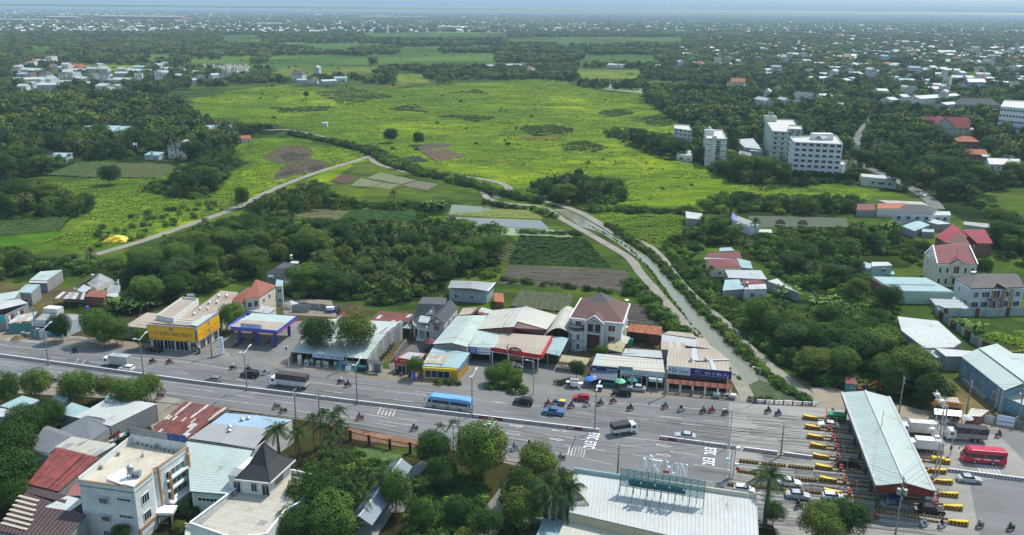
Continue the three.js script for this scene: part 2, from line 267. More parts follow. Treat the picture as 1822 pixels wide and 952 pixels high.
function field(name,l,mat,o={}){
const f=place(flatPoly(l,o.y??0.05),name,mat);
const[a,b,c,d]=l.length===4?l.map(([x,y])=>G(x,y)):[];
if(a&&o.rows){
const m=new MB(),r=rng(l[0][0]+ l[0][1]);
for(let i=0;i<o.rows;i++){
const t=(i + 0.5)/ o.rows,p=o.across?a.clone().lerp(d,t):a.clone().lerp(b,t),q=o.across?b.clone().lerp(c,t):d.clone().lerp(c,t);
const n=Math.ceil(p.distanceTo(q)/(o.step??6)),side=q.clone().sub(p).normalize().cross(V(0,1,0));
const prof=(k)=>{const e=p.clone().lerp(q,k / n),w=o.w*(0.75 + 0.5*r()),h=o.h*(0.6 + 0.7*r());return[e.clone().addScaledVector(side,w).setY(0.04),e.clone().addScaledVector(side,w*0.3).setY(0.05 + h),e.clone().addScaledVector(side,-w*0.4).setY(0.05 + h*0.9),e.clone().addScaledVector(side,-w).setY(0.04)];};
let A=prof(0);for(let k=1;k<=n;k++){const B=prof(k);for(let s=0;s<3;s++)m.quad(A[s],B[s],B[s + 1],A[s + 1]);A=B;}
}
m.build(o.rowName??'ridge',o.rowMat??mat,f,'stuff');
}
return f;
}
const BURN=zone([[465,282],[500,258],[560,260],[592,290],[560,313],[490,324],[468,300]]);
const soil=(k,r,g,b)=>M('soil ' + k,r,g,b,{map:T.soil,roughness:1});
const crop=(k,r,g,b)=>M('crop ' + k,r,g,b,{map:T.leafy,roughness:1});
const CR={rowName:'crop_row'};
field('vegetable_field',[[905,471],[1087,477],[1040,424],[925,420]],soil('dark',0.075,0.07,0.04),{...CR,rows:15,across:true,w:0.75,h:0.7,step:1.2,rowMat:crop('green',0.07,0.16,0.025)});
field('bare_field',[[886,505],[1138,519],[1112,482],[906,473]],soil('brown',0.15,0.125,0.095),{rows:16,across:true,w:0.75,h:0.3,rowMat:soil('pale',0.2,0.175,0.14)});
field('vegetable_field',[[907,546],[1010,557],[1018,524],[926,517]],soil('brown',0.15,0.125,0.095),{...CR,rows:9,w:1.3,h:0.35,step:1,rowMat:crop('grey green',0.16,0.19,0.11)});
field('bare_field',[[1120,575],[1190,582],[1166,545],[1118,541]],soil('grey',0.15,0.135,0.11),{rows:8,across:true,w:0.7,h:0.25});
field('vegetable_field',[[886,462],[903,468],[916,434],[898,430]],soil('dark',0.075,0.07,0.04),{...CR,rows:7,across:true,w:0.8,h:0.4,step:1.5,rowMat:crop('yellow green',0.2,0.24,0.05)});
field('mulched_field',[[651,317],[712,328],[741,321],[675,307]],soil('straw',0.36,0.37,0.25),{rows:14,w:0.8,h:0.2,rowMat:crop('straw',0.34,0.37,0.22)});
field('mulched_field',[[622,331],[659,333],[680,325],[642,317]],soil('straw2',0.4,0.4,0.27),{rows:10,w:0.7,h:0.2,rowMat:crop('straw',0.34,0.37,0.22)});
field('mulched_field',[[662,333],[693,337],[711,329],[682,326]],soil('straw',0.36,0.37,0.25),{rows:8,w:0.7,h:0.2,rowMat:crop('straw',0.34,0.37,0.22)});
field('bare_field',[[714,331],[758,339],[781,328],[741,322]],soil('grey',0.15,0.135,0.11),{rows:11,w:0.7,h:0.3,rowMat:soil('light',0.3,0.27,0.22)});
field('bare_field',[[586,323],[617,328],[638,313],[609,310]],soil('reddish',0.16,0.09,0.06),{rows:8,w:0.7,h:0.3});
field('bare_field',[[748,270],[776,288],[829,278],[791,265]],soil('red brown',0.24,0.17,0.11),{rows:12,w:1,h:0.4});
field('bare_field',[[733,260],[748,269],[808,258],[776,254]],soil('grey',0.15,0.135,0.11),{rows:8,w:1,h:0.3});
field('vegetable_field',[[714,281],[728,290],[763,287],[746,278]],soil('blackish',0.05,0.06,0.045),{...CR,rows:9,across:true,w:0.9,h:0.4,step:2,rowMat:crop('dark',0.05,0.08,0.035)});
field('vegetable_field',[[607,391],[736,395],[743,379],[627,374]],soil('dark',0.075,0.07,0.04),{...CR,rows:12,across:true,w:0.9,h:0.6,step:1.5,rowMat:crop('fresh',0.07,0.2,0.025)});
field('fallow_field',[[510,384],[600,391],[625,376],[560,372]],crop('dry',0.2,0.2,0.07));
field('orchard_field',[[82,313],[140,315],[186,291],[140,289]],crop('light',0.11,0.19,0.05),{...CR,rows:9,w:1.2,h:0.8,step:2,rowMat:crop('orchard',0.1,0.17,0.035)});
field('orchard_field',[[143,316],[284,318],[318,293],[190,291]],crop('light',0.11,0.19,0.05),{...CR,rows:22,w:1.1,h:0.6,step:2,rowMat:crop('olive',0.14,0.18,0.055)});
field('leafy_field',[[-30,424],[106,411],[126,389],[-30,392]],crop('light',0.11,0.19,0.05),{...CR,rows:16,across:true,w:1.3,h:0.9,step:1.6,rowMat:crop('leafy',0.1,0.2,0.03)});
for(const[l,c]of[[[[466,281],[484,270],[498,260],[520,258],[547,261],[558,272],[549,283],[526,286],[506,291],[480,287]],0],[[[512,291],[534,283],[560,283],[588,290],[578,299],[548,306],[520,314],[484,322],[490,308]],0],[[[545,300],[562,293],[580,294],[572,302],[556,307]],1],[[[496,276],[520,270],[547,274],[540,284],[505,287]],1],[[[492,314],[515,303],[540,303],[520,311]],1]])field('burnt_patch',l,soil(c?'char':'burnt',c?0.06:0.14,c?0.04:0.095,c?0.025:0.05),{y:c?0.09:0.06});
// the highway
const asphM=M('asphalt',0.235,0.238,0.24,{map:T.asph,roughness:0.85}),vergeM=M('dusty verge',0.34,0.3,0.24,{map:T.conc,roughness:1}),yardM=M('grey paving',0.27,0.27,0.265,{map:T.conc}),plazaM=M('plaza concrete',0.4,0.385,0.345,{map:T.asph}),lineM=M('road paint',0.86,0.87,0.86,{roughness:0.8,map:T.soil});
const sheet=(name,l,y,mat)=>place(flatPoly(l,y),name,mat);
sheet('verge',[[-120,575],[200,605],[560,645],[720,660],[1310,700],[1330,716],[1320,735],[900,730],[560,690],[-120,620]],0.1,vergeM);
sheet('verge',[[-160,690],[300,715],[640,762],[760,790],[1000,850],[1000,830],[640,735],[300,680],[-160,640]],0.095,vergeM);
sheet('verge',[[1325,716],[1480,728],[1860,775],[1900,790],[1900,760],[1640,730],[1480,690],[1440,690],[1462,718],[1400,712]],0.1,M('sand',0.4,0.34,0.25,{map:T.conc}));
sheet('red_soil',[[620,762],[735,782],[800,800],[720,797],[625,782]],0.16,soil('laterite',0.42,0.24,0.14));
sheet('main_road',[[-200,592],[300,627],[560,660],[700,679],[860,700],[1050,704],[1180,708],[1330,716],[1500,729],[1860,776],[1940,800],[2100,900],[2000,1120],[1500,990],[1300,905],[1100,858],[900,812],[700,775],[560,750],[280,704],[-250,640]],0.14,asphM);
sheet('toll_plaza',[[1297,717],[1490,729],[1700,760],[1778,776],[1850,850],[1724,856],[1750,990],[1400,990],[1360,905],[1297,860]],0.15,plazaM);
sheet('lane',[[190,806],[240,768],[276,738],[345,700],[300,700],[262,732],[196,795]].reverse(),0.11,M('lane concrete',0.4,0.38,0.33,{map:T.conc}));
sheet('verge',[[262,745],[350,700],[420,715],[330,735],[275,775]],0.105,vergeM);
sheet('forecourt',[[270,632],[372,642],[470,650],[512,640],[540,595],[545,570],[420,590],[388,606],[352,628]],0.115,yardM);
sheet('forecourt',[[700,668],[690,650],[735,610],[760,600],[768,615],[735,640],[730,665]],0.115,M('dark paving',0.17,0.17,0.17,{map:T.conc}));
sheet('forecourt',[[800,690],[860,700],[1050,704],[1060,690],[1010,650],[840,640],[815,668]],0.115,yardM);
sheet('forecourt',[[15,600],[92,612],[85,623],[0,615]],0.115,M('pale slab',0.42,0.43,0.43,{map:T.conc}));
sheet('dirt_lot',[[505,560],[600,565],[590,535],[500,530]],0.09,vergeM);
sheet('garden_path',[[700,850],[752,820],[765,826],[730,860],[735,910],[690,915]],0.1,yardM);
sheet('garden_path',[[905,850],[925,865],[880,960],[820,990],[850,920]],0.1,yardM);
sheet('forecourt',[[930,905],[1010,905],[1005,985],[920,985]],0.1,yardM);
sheet('garden_lawn',[[632,796],[725,806],[705,822],[640,818]],0.11,M('lawn',0.13,0.24,0.04,{map:T.leafy}));
sheet('garden_lawn',[[752,880],[840,885],[830,930],[770,930]],0.09,M('lawn',0.13,0.24,0.04,{map:T.leafy}));
{const b=new MB(),r=rng(55);for(let i=0;i<150;i++){const toll=i<96,u=r(),p=toll?G(lerp(1305,1480,u),lerp(738,930,r())):G(lerp(20,1290,u),lerp(622,668,r())+ u*108),L=6 + 22*r(),w=0.12 + 0.16*r(),a=toll?0.19:0.245,d=V(Math.cos(a),0,Math.sin(a)),s=V(-d.z,0,d.x).multiplyScalar(w);for(const o of[0,1.5]){const q=p.clone().addScaledVector(s,o / w).setY(0.153),e=q.clone().addScaledVector(d,L);b.quad(q.clone().add(s),e.clone().addScaledVector(s,0.3),e.clone().addScaledVector(s,-0.3),q.clone().sub(s));}}b.build('tyre_mark',M('rubber on asphalt',0.17,0.17,0.17,{map:T.asph}),scene,'structure');}
{const b=new MB(),l=[[-40,617],[300,637],[560,672],[640,684],[800,701]].map(([x,y])=>G(x,y));for(let i=0;i + 1<l.length;i++)b.bar(l[i].clone().setY(0.14),l[i + 1].clone().setY(0.14),0.3,0.22);b.build('kerb',C.concrete,scene,'structure');}
{const b=new MB(),l=[[-60,668],[280,716],[640,756],[720,772],[900,820],[1100,858],[1350,905]].map(([x,y])=>G(x,y));for(let i=0;i + 1<l.length;i++)b.bar(l[i].clone().setY(0.14),l[i + 1].clone().setY(0.14),0.3,0.22);b.build('kerb',C.concrete,scene,'structure');}
{
const b=new MB(),Y=0.16;
const seg=(p,q,w)=>{const d=q.clone().sub(p).normalize(),s=V(d.z,0,-d.x).multiplyScalar(w / 2);b.quad(p.clone().sub(s).setY(Y),q.clone().sub(s).setY(Y),q.clone().add(s).setY(Y),p.clone().add(s).setY(Y));};
const line=(l,w,dash,gap,off=0)=>{const P=l.map(([x,y])=>G(x,y));for(let i=0;i + 1<P.length;i++){const L=P[i].distanceTo(P[i + 1]);if(!dash){seg(P[i],P[i + 1],w);continue;}for(let t=off;t<L;t +=dash + gap)seg(P[i].clone().lerp(P[i + 1],t / L),P[i].clone().lerp(P[i + 1],Math.min(1,(t + dash)/ L)),w);}};
line([[-60,609],[0,614],[130,629],[330,645],[540,679]],0.22);line([[540,680],[763,705],[800,709]],0.22);line([[838,712],[930,722],[990,724],[1080,719],[1140,720],[1260,730]],0.22);
line([[-60,621],[22,628],[420,676],[700,712],[960,741],[1058,752]],0.2,5,7.5);line([[640,683],[860,713],[1000,732],[1290,763]],0.2,5,7.5,3);line([[1100,735],[1290,752]],0.2,5,5);
line([[-60,641],[0,648],[100,663],[340,692],[700,745],[1000,778],[1290,818]],0.22,6,6);line([[-60,655],[0,661],[50,668],[120,676],[300,700],[470,722],[560,737]],0.2);line([[560,735],[880,777],[1100,806],[1290,836]],0.22,9,5,2);line([[640,748],[860,790],[1010,810],[1180,848],[1290,861]],0.2,6,6,4);
line([[-60,636],[350,687],[640,723],[840,747],[1060,775],[1180,786],[1300,802]],0.18);
const bars=(a,bq,c,n,w)=>{const A=G(...a),B=G(...bq),D=G(...c).sub(A);for(let i=0;i<n;i++){const p=A.clone().lerp(B,i /(n - 1));seg(p,p.clone().add(D),w);}};
bars([678,725],[704,729],[672,738],5,0.3);bars([1014,796],[1041,801],[1010,811],6,0.3);bars([1736,826],[1772,832],[1748,845],6,0.45);bars([1714,790],[1745,793],[1718,797],5,0.45);
bars([140,639],[152,641],[134,646],2,0.3);
for(const[x,y]of[[918,759],[913,773],[994,768],[990,783],[1181,794],[1180,811]]){const p=G(x,y),d=V(0.97,0,0.243);seg(p.clone().addScaledVector(d,-1.6),p.clone().addScaledVector(d,1.6),0.55);seg(p.clone().addScaledVector(d,0),p.clone().addScaledVector(d,0.9),1.1);}
b.build('road_marking',lineM,scene,'structure');
}
const font=await new FontLoader().loadAsync('fonts/droid/droid_sans_bold.typeface.json');
function etc(px,py,w,h){
const g=new TextGeometry('ETC',{font,size:1.9,depth:0.004,curveSegments:4});g.computeBoundingBox();const s=g.boundingBox.max.x;g.translate(-s / 2,-0.95,0);g.scale(h / s,w / 1.9,1);g.rotateX(-Math.PI / 2);g.rotateY(-Math.PI / 2 - 0.245);
const m=mesh('road_lettering',g,C.paint,scene,'structure');m.position.copy(G(px,py)).setY(0.165);
}
etc(874,752,2.5,3.8);etc(1056,777,2.5,3.5);etc(1050,792,2.5,3.5);etc(1264,804,2.5,3.4);etc(1261,822,2.5,3.4);
const barrierM=M('barrier concrete',0.7,0.68,0.67,{map:T.grime}),barM=M('barrier bar',0.16,0.1,0.11,{roughness:0.7}),mark=M('maroon panel',0.2,0.015,0.03,{roughness:0.6});
function barrier(l,step=4,etcAt=[]){
const P=l.map(([x,y])=>G(x,y));let k=0;
for(let i=0;i + 1<P.length;i++){
const a=P[i],b=P[i + 1],L=a.distanceTo(b),n=Math.round(L / step),yaw=Math.atan2(b.z - a.z,b.x - a.x)*180 / Math.PI;
for(let j=0;j<n;j++,k++){
const c=a.clone().lerp(b,(j + 0.5)/ n).setY(0.14),w=L / n - 0.05,red=etcAt.some(([x,y])=>G(x,y).distanceTo(c)<step*0.72);
const t=red?thing('median_barrier','maroon concrete median block with white lettering in the striped line','barrier',c,yaw,'maroon lettered median blocks'):thing('median_barrier','concrete median block with slanted dark bars and white cap','barrier',c,yaw,'striped median blocks along the highway');
if(!barrier.geo?.[red])barrier.geo=barrier.geo??{};
const key=red + '|' + w.toFixed(2);const gs=barrier.geo[key]??(barrier.geo[key]=(()=>{
const body=new MB().hex([V(-w / 2,0,0.3),V(w / 2,0,0.3),V(w / 2,0,-0.3),V(-w / 2,0,-0.3)],[V(-w / 2,0.72,0.14),V(w / 2,0.72,0.14),V(w / 2,0.72,-0.14),V(-w / 2,0.72,-0.14)]).geo();
const cap=new MB().box(-w / 2,0.72,-0.15,w / 2,0.8,0.12).geo(),bars=new MB(),m=Math.round(w / 0.62);
const f=(x,t)=>V(x,t*0.72,0.305 - 0.16*t);
if(!red)for(let q=0;q<m;q++){const x=-w / 2 +(q + 0.25)*w / m,e=w / m*0.46;bars.hex([f(x - 0.12,0.06),f(x - 0.12 + e,0.06),f(x - 0.12 + e,0.06).setZ(0.2),f(x - 0.12,0.06).setZ(0.2)],[f(x + 0.16,0.94),f(x + 0.16 + e,0.94),f(x + 0.16 + e,0.94).setZ(0.1),f(x + 0.16,0.94).setZ(0.1)]);}
let txt=null;if(red){txt=new TextGeometry('ETC',{font,size:0.42,depth:0.01,curveSegments:3});txt.scale(1.5,1,1);txt.rotateX(-0.22);txt.translate(-w / 2 + 0.25,0.17,0.275);}
return{body,cap,bars:bars.geo(),txt};
})());
mesh('body',gs.body,red?mark:barrierM,t);mesh('cap',gs.cap,C.paint,t);
if(red)mesh('lettering',gs.txt,C.paint,t);else mesh('stripe_bars',gs.bars,barM,t);
}
}
}
barrier([[-40,630],[0,635],[350,683],[640,719],[840,743],[1066,770]],4,[[858,745],[870,747],[1016,763],[1026,765]]);
barrier([[1174,782],[1294,798]],3.6,[[1182,783],[1196,785]]);barrier([[1299,798],[1318,802]],3);barrier([[1322,802],[1383,810]],3.4);barrier([[1393,811],[1445,818]],3.4);barrier([[1685,840],[1826,858]],3.6);
// building helpers
function bld(name,label,cat,px,py,group){const g=thing(name,label,cat,G(px,py),0,group);g.L=(x,y,h=0)=>G(x,y,h).sub(g.position);return g;}
const loc=(g,l,h)=>l.map((q)=>(q.isVector3?q:(q[3]!=null?g.L(q[0],q[1]).setY(q[3]):g.L(q[0],q[1],q[2]??h))));
function roofQ(g,q,mat,o={}){
const[a,b,c,d]=loc(g,q,o.h),m=new MB().slab([a,b,c,d],o.th??0.1),sp=o.rib??0.9;
if(sp){
const[A,B,Cc,D]=o.along==='x'?[b,c,d,a]:[a,b,c,d],n=Math.min(60,Math.round(A.distanceTo(B)/ sp)),dir=B.clone().sub(A).normalize().multiplyScalar(0.09);
for(let i=0;i<=n;i++){const t=clamp(i / n,0.004,0.996),p=A.clone().lerp(B,t),r=D.clone().lerp(Cc,t),u=V(0,0.05,0);p.y +=0.004;r.y +=0.004;m.quad(p.clone().sub(dir),r.clone().sub(dir),r.clone().add(u),p.clone().add(u));m.quad(p.clone().add(u),r.clone().add(u),r.clone().add(dir),p.clone().add(dir));}
}
return m.build(o.name??'roof',mat,o.parent??g);
}
function sheets(g,q,nx,ny,pick,seed,o={}){
const[a,b,c,d]=loc(g,q,o.h),r=rng(seed),at=(u,v)=>a.clone().lerp(b,u).lerp(d.clone().lerp(c,u),v);
for(let j=0;j<ny;j++)for(let i=0;i<nx;i++){
const u0=i / nx,u1=(i + 1.04)/ nx,v0=j / ny,v1=(j + 1.05)/ ny,e=(r()- 0.5)*0.02,up=V(0,0.02 + 0.05*r()+ 0.03*((i + j)% 2),0),m=new MB();
const P=[at(u0 + e,v0),at(u1 + e,v0),at(u1 + e,v1),at(u0 + e,v1)].map((p)=>p.add(up));P[2].y +=0.02;P[3].y +=0.02;m.slab(P,0.04);
const w=P[0].distanceTo(P[1]),n=Math.max(2,Math.min(8,Math.round(w / 0.5))),s=P[1].clone().sub(P[0]).normalize().multiplyScalar(0.07);
for(let k=1;k<n;k++){const p=P[0].clone().lerp(P[1],k / n),z=P[3].clone().lerp(P[2],k / n),uu=V(0,0.06,0);m.quad(p.clone().sub(s),z.clone().sub(s),z.clone().add(uu),p.clone().add(uu));m.quad(p.clone().add(uu),z.clone().add(uu),z.clone().add(s),p.clone().add(s));}
m.build(o.name??'roof_sheet',pick(r(),i,j),g);
}
}
function walls(g,pts,mat,o={}){
const P=loc(g,pts,o.h),n=P.length,m=new MB(),y0=o.y0??0,th=0.16;
for(let i=0;i<n -(o.open?1:0);i++){
if(o.skip?.includes(i))continue;const a=P[i],b=P[(i + 1)% n],d=V(b.x - a.x,0,b.z - a.z).normalize(),s=V(d.z,0,-d.x).multiplyScalar(th),A=V(a.x,y0,a.z),B=V(b.x,y0,b.z);
m.hex([A,B,B.clone().add(s),A.clone().add(s)],[a.clone(),b.clone(),b.clone().add(s),a.clone().add(s)].map((p)=>p.setY(p.y -(o.drop??0.1))));
}
return m.build(o.name??'wall',mat,o.parent??g);
}
function faces(g,fs,mat,name='roof',th=0.18){const m=new MB();for(const f of fs)m.slab(loc(g,f),th);return m.build(name,mat,g);}
function posts(g,pts,top,r,mat,name='post',y0=0){for(const q of pts){const p=loc(g,[q],0)[0];new MB().cbox(p.x,y0,p.z,r,(q[2]??top)- y0,r).build(name,mat,g);}}
const winCache={};
function windowAt(g,p,n,w,h,o={}){
const key=[w.toFixed(2),h.toFixed(2),o.cols??2,o.rows??1].join();
const c=winCache[key]??(winCache[key]=(()=>{
const f=new MB(),t=0.09,nc=o.cols??2,nr=o.rows??1;f.box(-w / 2 - t,-t,0,w / 2 + t,0,0.1).box(-w / 2 - t,h,0,w / 2 + t,h + t,0.1).box(-w / 2 - t,0,0,-w / 2,h,0.1).box(w / 2,0,0,w / 2 + t,h,0.1);
for(let i=1;i<nc;i++)f.box(-w / 2 + i*w / nc - 0.035,0,0.03,-w / 2 + i*w / nc + 0.035,h,0.08);for(let i=1;i<nr;i++)f.box(-w / 2,i*h / nr - 0.035,0.032,w / 2,i*h / nr + 0.035,0.082);
return[f.geo(),new MB().box(-w / 2,0,0.01,w / 2,h,0.035).geo()];
})());
const f=mesh(o.name??'window',c[0],o.frame??C.paint,g);f.position.copy(p);f.rotation.y=Math.atan2(n.x,n.z);mesh(o.pane??'pane',c[1],o.glass??C.glass,f);return f;
}
const outN=(a,b)=>V(b.x - a.x,0,b.z - a.z).normalize().cross(V(0,1,0));
function wins(g,A,B,list,o={}){const a=loc(g,[A],0)[0],b=loc(g,[B],0)[0],n=outN(a,b);for(const[t,y,w,h,cols]of list){const p=a.clone().lerp(b,t).addScaledVector(n,o.off??0.02);p.y=y;windowAt(g,p,n,w,h,{...o,cols:cols??2});}}
const OPEN=wallM('inner plaster',0.34,0.33,0.31);
const doorO={name:'door',pane:'door_leaf',glass:C.wood};
function signB(g,A,B,y0,h,tex,o={}){
const a=loc(g,[A],0)[0],b=loc(g,[B],0)[0],n=outN(a,b),w=Math.hypot(b.x - a.x,b.z - a.z),t=o.th??0.18,k=new THREE.Group();
const m=mesh(o.name??'sign_board',new MB().box(-w / 2,0,-t,w / 2,h,0).geo(),o.back??C.steel,g);m.position.copy(a).lerp(b,0.5).setY(y0).addScaledVector(n,o.off??0.1);m.rotation.y=Math.atan2(n.x,n.z);if(o.tilt){m.rotation.order='YXZ';m.rotation.x=o.tilt;}
const f=new THREE.PlaneGeometry(w - 0.06,h - 0.06);f.translate(0,h / 2,0.012);mesh('sign_print',f,tex.isMaterial?tex:new THREE.MeshStandardMaterial({map:tex,roughness:0.5}),m);return m;
}
const SF='sans-serif';
function small(x,px,py,w,col){const r=rng(px + py);x.fillStyle=col;for(let q=px;q<px + w;){const k=5 + r()*16;x.fillRect(q,py + r()*2,k,9);q +=k + 5;}}
function txt(w,h,bg,items,extra){return canvasTex(w,h,(x)=>{x.fillStyle=bg;x.fillRect(0,0,w,h);x.textBaseline='middle';for(const[s,px,py,size,col,al,st,mw]of items){x.font=(st??'bold ')+ size + 'px ' + SF;x.fillStyle=col;x.textAlign=al??'center';mw?x.fillText(s,px,py,mw):x.fillText(s,px,py);}extra?.(x);});}
function ventilators(g,l,h){for(const[x,y]of l){const p=g.L(x,y,h);const v=new MB().cyl(p.x,h - 0.25,p.z,0.22,0.6,9).cyl(p.x,h + 0.3,p.z,0.42,0.28,10,0.5).cyl(p.x,h + 0.58,p.z,0.5,0.24,10,0.14);v.build('roof_ventilator',C.steel,g);}}
function tank(label,px,py,h,o={}){
const t=thing('water_tank',label,'water tank',G(px,py,h));const b=new MB();if(o.lying)b.tube(V(-0.8,0.9,0),V(0.8,0.9,0),0.55,0.55,14);else b.cyl(0,0.5,0,0.6,1.4,14).cyl(0,1.9,0,0.6,0.3,14,0.15);
b.build('tank',o.mat??C.steel,t);const f=new MB();for(const[x,z]of[[-0.5,-0.4],[0.5,-0.4],[-0.5,0.4],[0.5,0.4]])f.cbox(x,-0.4,z,0.08,0.92,0.08);f.cbox(0,0.42,0,1.2,0.08,1);f.build('frame',C.dark,t);return t;
}
function house(o){
const{w,d,h}=o,t=thing(o.name??'house',o.label,o.cat??'house',o.pos??G(...o.at),o.yaw??14,o.group),ov=o.ov??0.5,wm=o.wall??C.white,rm=o.roof??C.gtile,rh=o.rh??2.2,W2=w / 2;
const wallB=new MB().box(0,0,-d,w,h,0);const r=new MB(),E=[V(-ov,h,ov),V(w + ov,h,ov),V(w + ov,h,-d - ov),V(-ov,h,-d - ov)];
if(o.type==='hip'){
const k=Math.min(w,d)/ 2 + ov,R=w>=d?[V(k - ov,h + rh,-d / 2),V(w + ov - k,h + rh,-d / 2)]:[V(W2,h + rh,-(d + ov - k)),V(W2,h + rh,ov - k)];
if(w>=d){r.slab([E[0],E[1],R[1],R[0]],0.15).slab([E[1],E[2],R[1]],0.15).slab([E[2],E[3],R[0],R[1]],0.15).slab([E[3],E[0],R[0]],0.15);}else{r.slab([E[0],E[1],R[1]],0.15).slab([E[1],E[2],R[0],R[1]],0.15).slab([E[2],E[3],R[0]],0.15).slab([E[3],E[0],R[1],R[0]],0.15);}
for(const[a,b]of[[E[0],R[w>=d?0:1]],[E[1],R[1]],[R[0],R[1]]])r.bar(a.clone().add(V(0,0.06,0)),b.clone().add(V(0,0.06,0)),0.22,0.16);
}else if(o.type==='gx'||o.type==='gz'){
const x=o.type==='gx',a=x?V(-ov,h + rh,-d / 2):V(W2,h + rh,ov),b=x?V(w + ov,h + rh,-d / 2):V(W2,h + rh,-d - ov);
if(x){r.slab([E[0],E[1],b,a],0.15).slab([E[2],E[3],a,b],0.15);wallB.poly([V(w,h,0),V(w,h,-d),V(w,h + rh*0.93,-d / 2)]).poly([V(0,h,-d),V(0,h,0),V(0,h + rh*0.93,-d / 2)]);}
else{r.slab([E[3],E[0],a,b],0.15).slab([E[1],E[2],b,a],0.15);wallB.poly([V(0,h,0),V(w,h,0),V(W2,h + rh*0.93,0)]).poly([V(w,h,-d),V(0,h,-d),V(W2,h + rh*0.93,-d)]);}
r.bar(a.clone().add(V(0,0.05,0)),b.clone().add(V(0,0.05,0)),0.25,0.16);
}else if(o.type==='mono')r.slab([E[0],E[1],E[2].clone().setY(h + rh),E[3].clone().setY(h + rh)],0.12);
else{for(const[a,b,c,e]of[[0,0,w,-0.2],[0,-d + 0.2,w,-d],[0,-0.2,0.2,-d + 0.2],[w - 0.2,-0.2,w,-d + 0.2]])wallB.box(a,h,e,c,h + 0.8,b);r.box(0.2,h,-d + 0.2,w - 0.2,h + 0.06,-0.2);}
if(o.type==='mono'){wallB.poly([V(w,h,0),V(w,h,-d),V(w,h + rh,-d)]).poly([V(0,h,-d),V(0,h,0),V(0,h + rh,-d)]).quad(V(w,h,-d),V(0,h,-d),V(0,h + rh,-d),V(w,h + rh,-d));}
wallB.build('wall',wm,t);r.build('roof',rm,t);
const st=o.floors??Math.max(1,Math.round(h / 3.4)),fh=h / st,ww=o.ww??1.2,wh=o.wh??1.3,wo={frame:o.frame,glass:o.glass};
const row=(n,a,b,f)=>{for(let i=0;i<n;i++){const tt=(i + 0.5)/ n,p=a.clone().lerp(b,tt),nn=outN(a,b);p.addScaledVector(nn,0.02).setY(f*fh + fh*0.32);if(o.door!==false&&f===0&&nn.z>0.9&&i===Math.floor(n / 2))windowAt(t,p.setY(0.05),nn,1.5,2.3,{name:'door',pane:'door_leaf',glass:o.doorM??C.wood,frame:wo.frame});else windowAt(t,p,nn,ww,wh,wo);}};
for(let f=0;f<st;f++){if(o.nf!==0)row(o.nf??3,V(0,0,0),V(w,0,0),f);if(o.ns){row(o.ns,V(w,0,0),V(w,0,-d),f);row(o.ns,V(0,0,-d),V(0,0,0),f);}}
if(o.bands)for(let f=1;f<=st;f++)new MB().box(-0.06,f*fh - 0.5,-d - 0.06,w + 0.06,f*fh - 0.12,0.06).build('band',o.bands,t);
t.WH=[w,d,h];return t;
}
const POTS=[];
const FREE=[],cleared=[],FARSTUFF=[],LBc=class{constructor(){this.p=[];this.c=[];}};
const free=(...l)=>FREE.push(l);
// the far side of the highway, west to east
free([0,500],[120,470],[155,500],[190,490],[225,505],[215,560],[300,600],[0,620]);
{const g=bld('shed','long pale green tin shed with white eave strip below the trees','shed',80,512);roofQ(g,[[53,498,4],[83,499,4],[111,480,4],[72,483,4.6]],C.gtin);roofQ(g,[[52,503,3.6],[84,503.5,3.6],[83,499,3.85],[53,498,3.85]],C.wtin,{name:'eave_strip'});walls(g,[[53,499,3.9],[83,500,3.9],[111,481,3.9],[73,484,4.4]],C.grey);wins(g,[53,499,3.9],[83,500,3.9],[[0.4,1,1.6,1.1]]);}
{const g=bld('shed','faded green tin shed in the outermost roadside yard','shed',10,545);roofQ(g,[[-30,540,4.4],[25,531,4.4],[36,517,5],[-25,526,5]],C.gtin);walls(g,[[-30,541,4.3],[25,532,4.3],[36,518,4.9],[-25,527,4.9]],C.grey);}
{const g=bld('shed','blue green tin lean-to between the pale sheds','shed',50,530);roofQ(g,[[31,520,4.2],[55,521,4.2],[71,506,4.7],[46,506,4.7]],C.teali);walls(g,[[31,521,4.1],[55,522,4.1],[71,507,4.6],[46,507,4.6]],C.grey);wins(g,[31,521,4.1],[55,522,4.1],[[0.5,1,1.8,1.2]]);}
{const g=bld('shed','white tin shed with red and white panel wall and a turquoise sign','shed',20,590);roofQ(g,[[-40,560,5],[50,539,5],[35,532,5.8],[-35,538,5.8]],C.wtin);walls(g,[[-40,561,4.9],[8,560,4.9],[50,540,4.9],[35,533,5.6],[-35,540,5.6]],C.grey);for(let i=0;i<7;i++){const a=g.L(12 + i*5.4,590 - i*2.7),b=g.L(17 + i*5.4,587.5 - i*2.7);new MB().bar(a.clone().lerp(b,0.5).setY(0.3),a.clone().lerp(b,0.5).setY(4.2),a.distanceTo(b)*0.9,0.2).build('wall_panel',i % 3===1?C.white:i % 3?C.rust:C.grey,g);}signB(g,[-40,561,4.9],[8,560,4.9],2.6,2.2,txt(128,96,'#35b4bf',[['NHÀ',64,34,26,'#eaf6f8'],['XE',64,70,26,'#eaf6f8']]));}
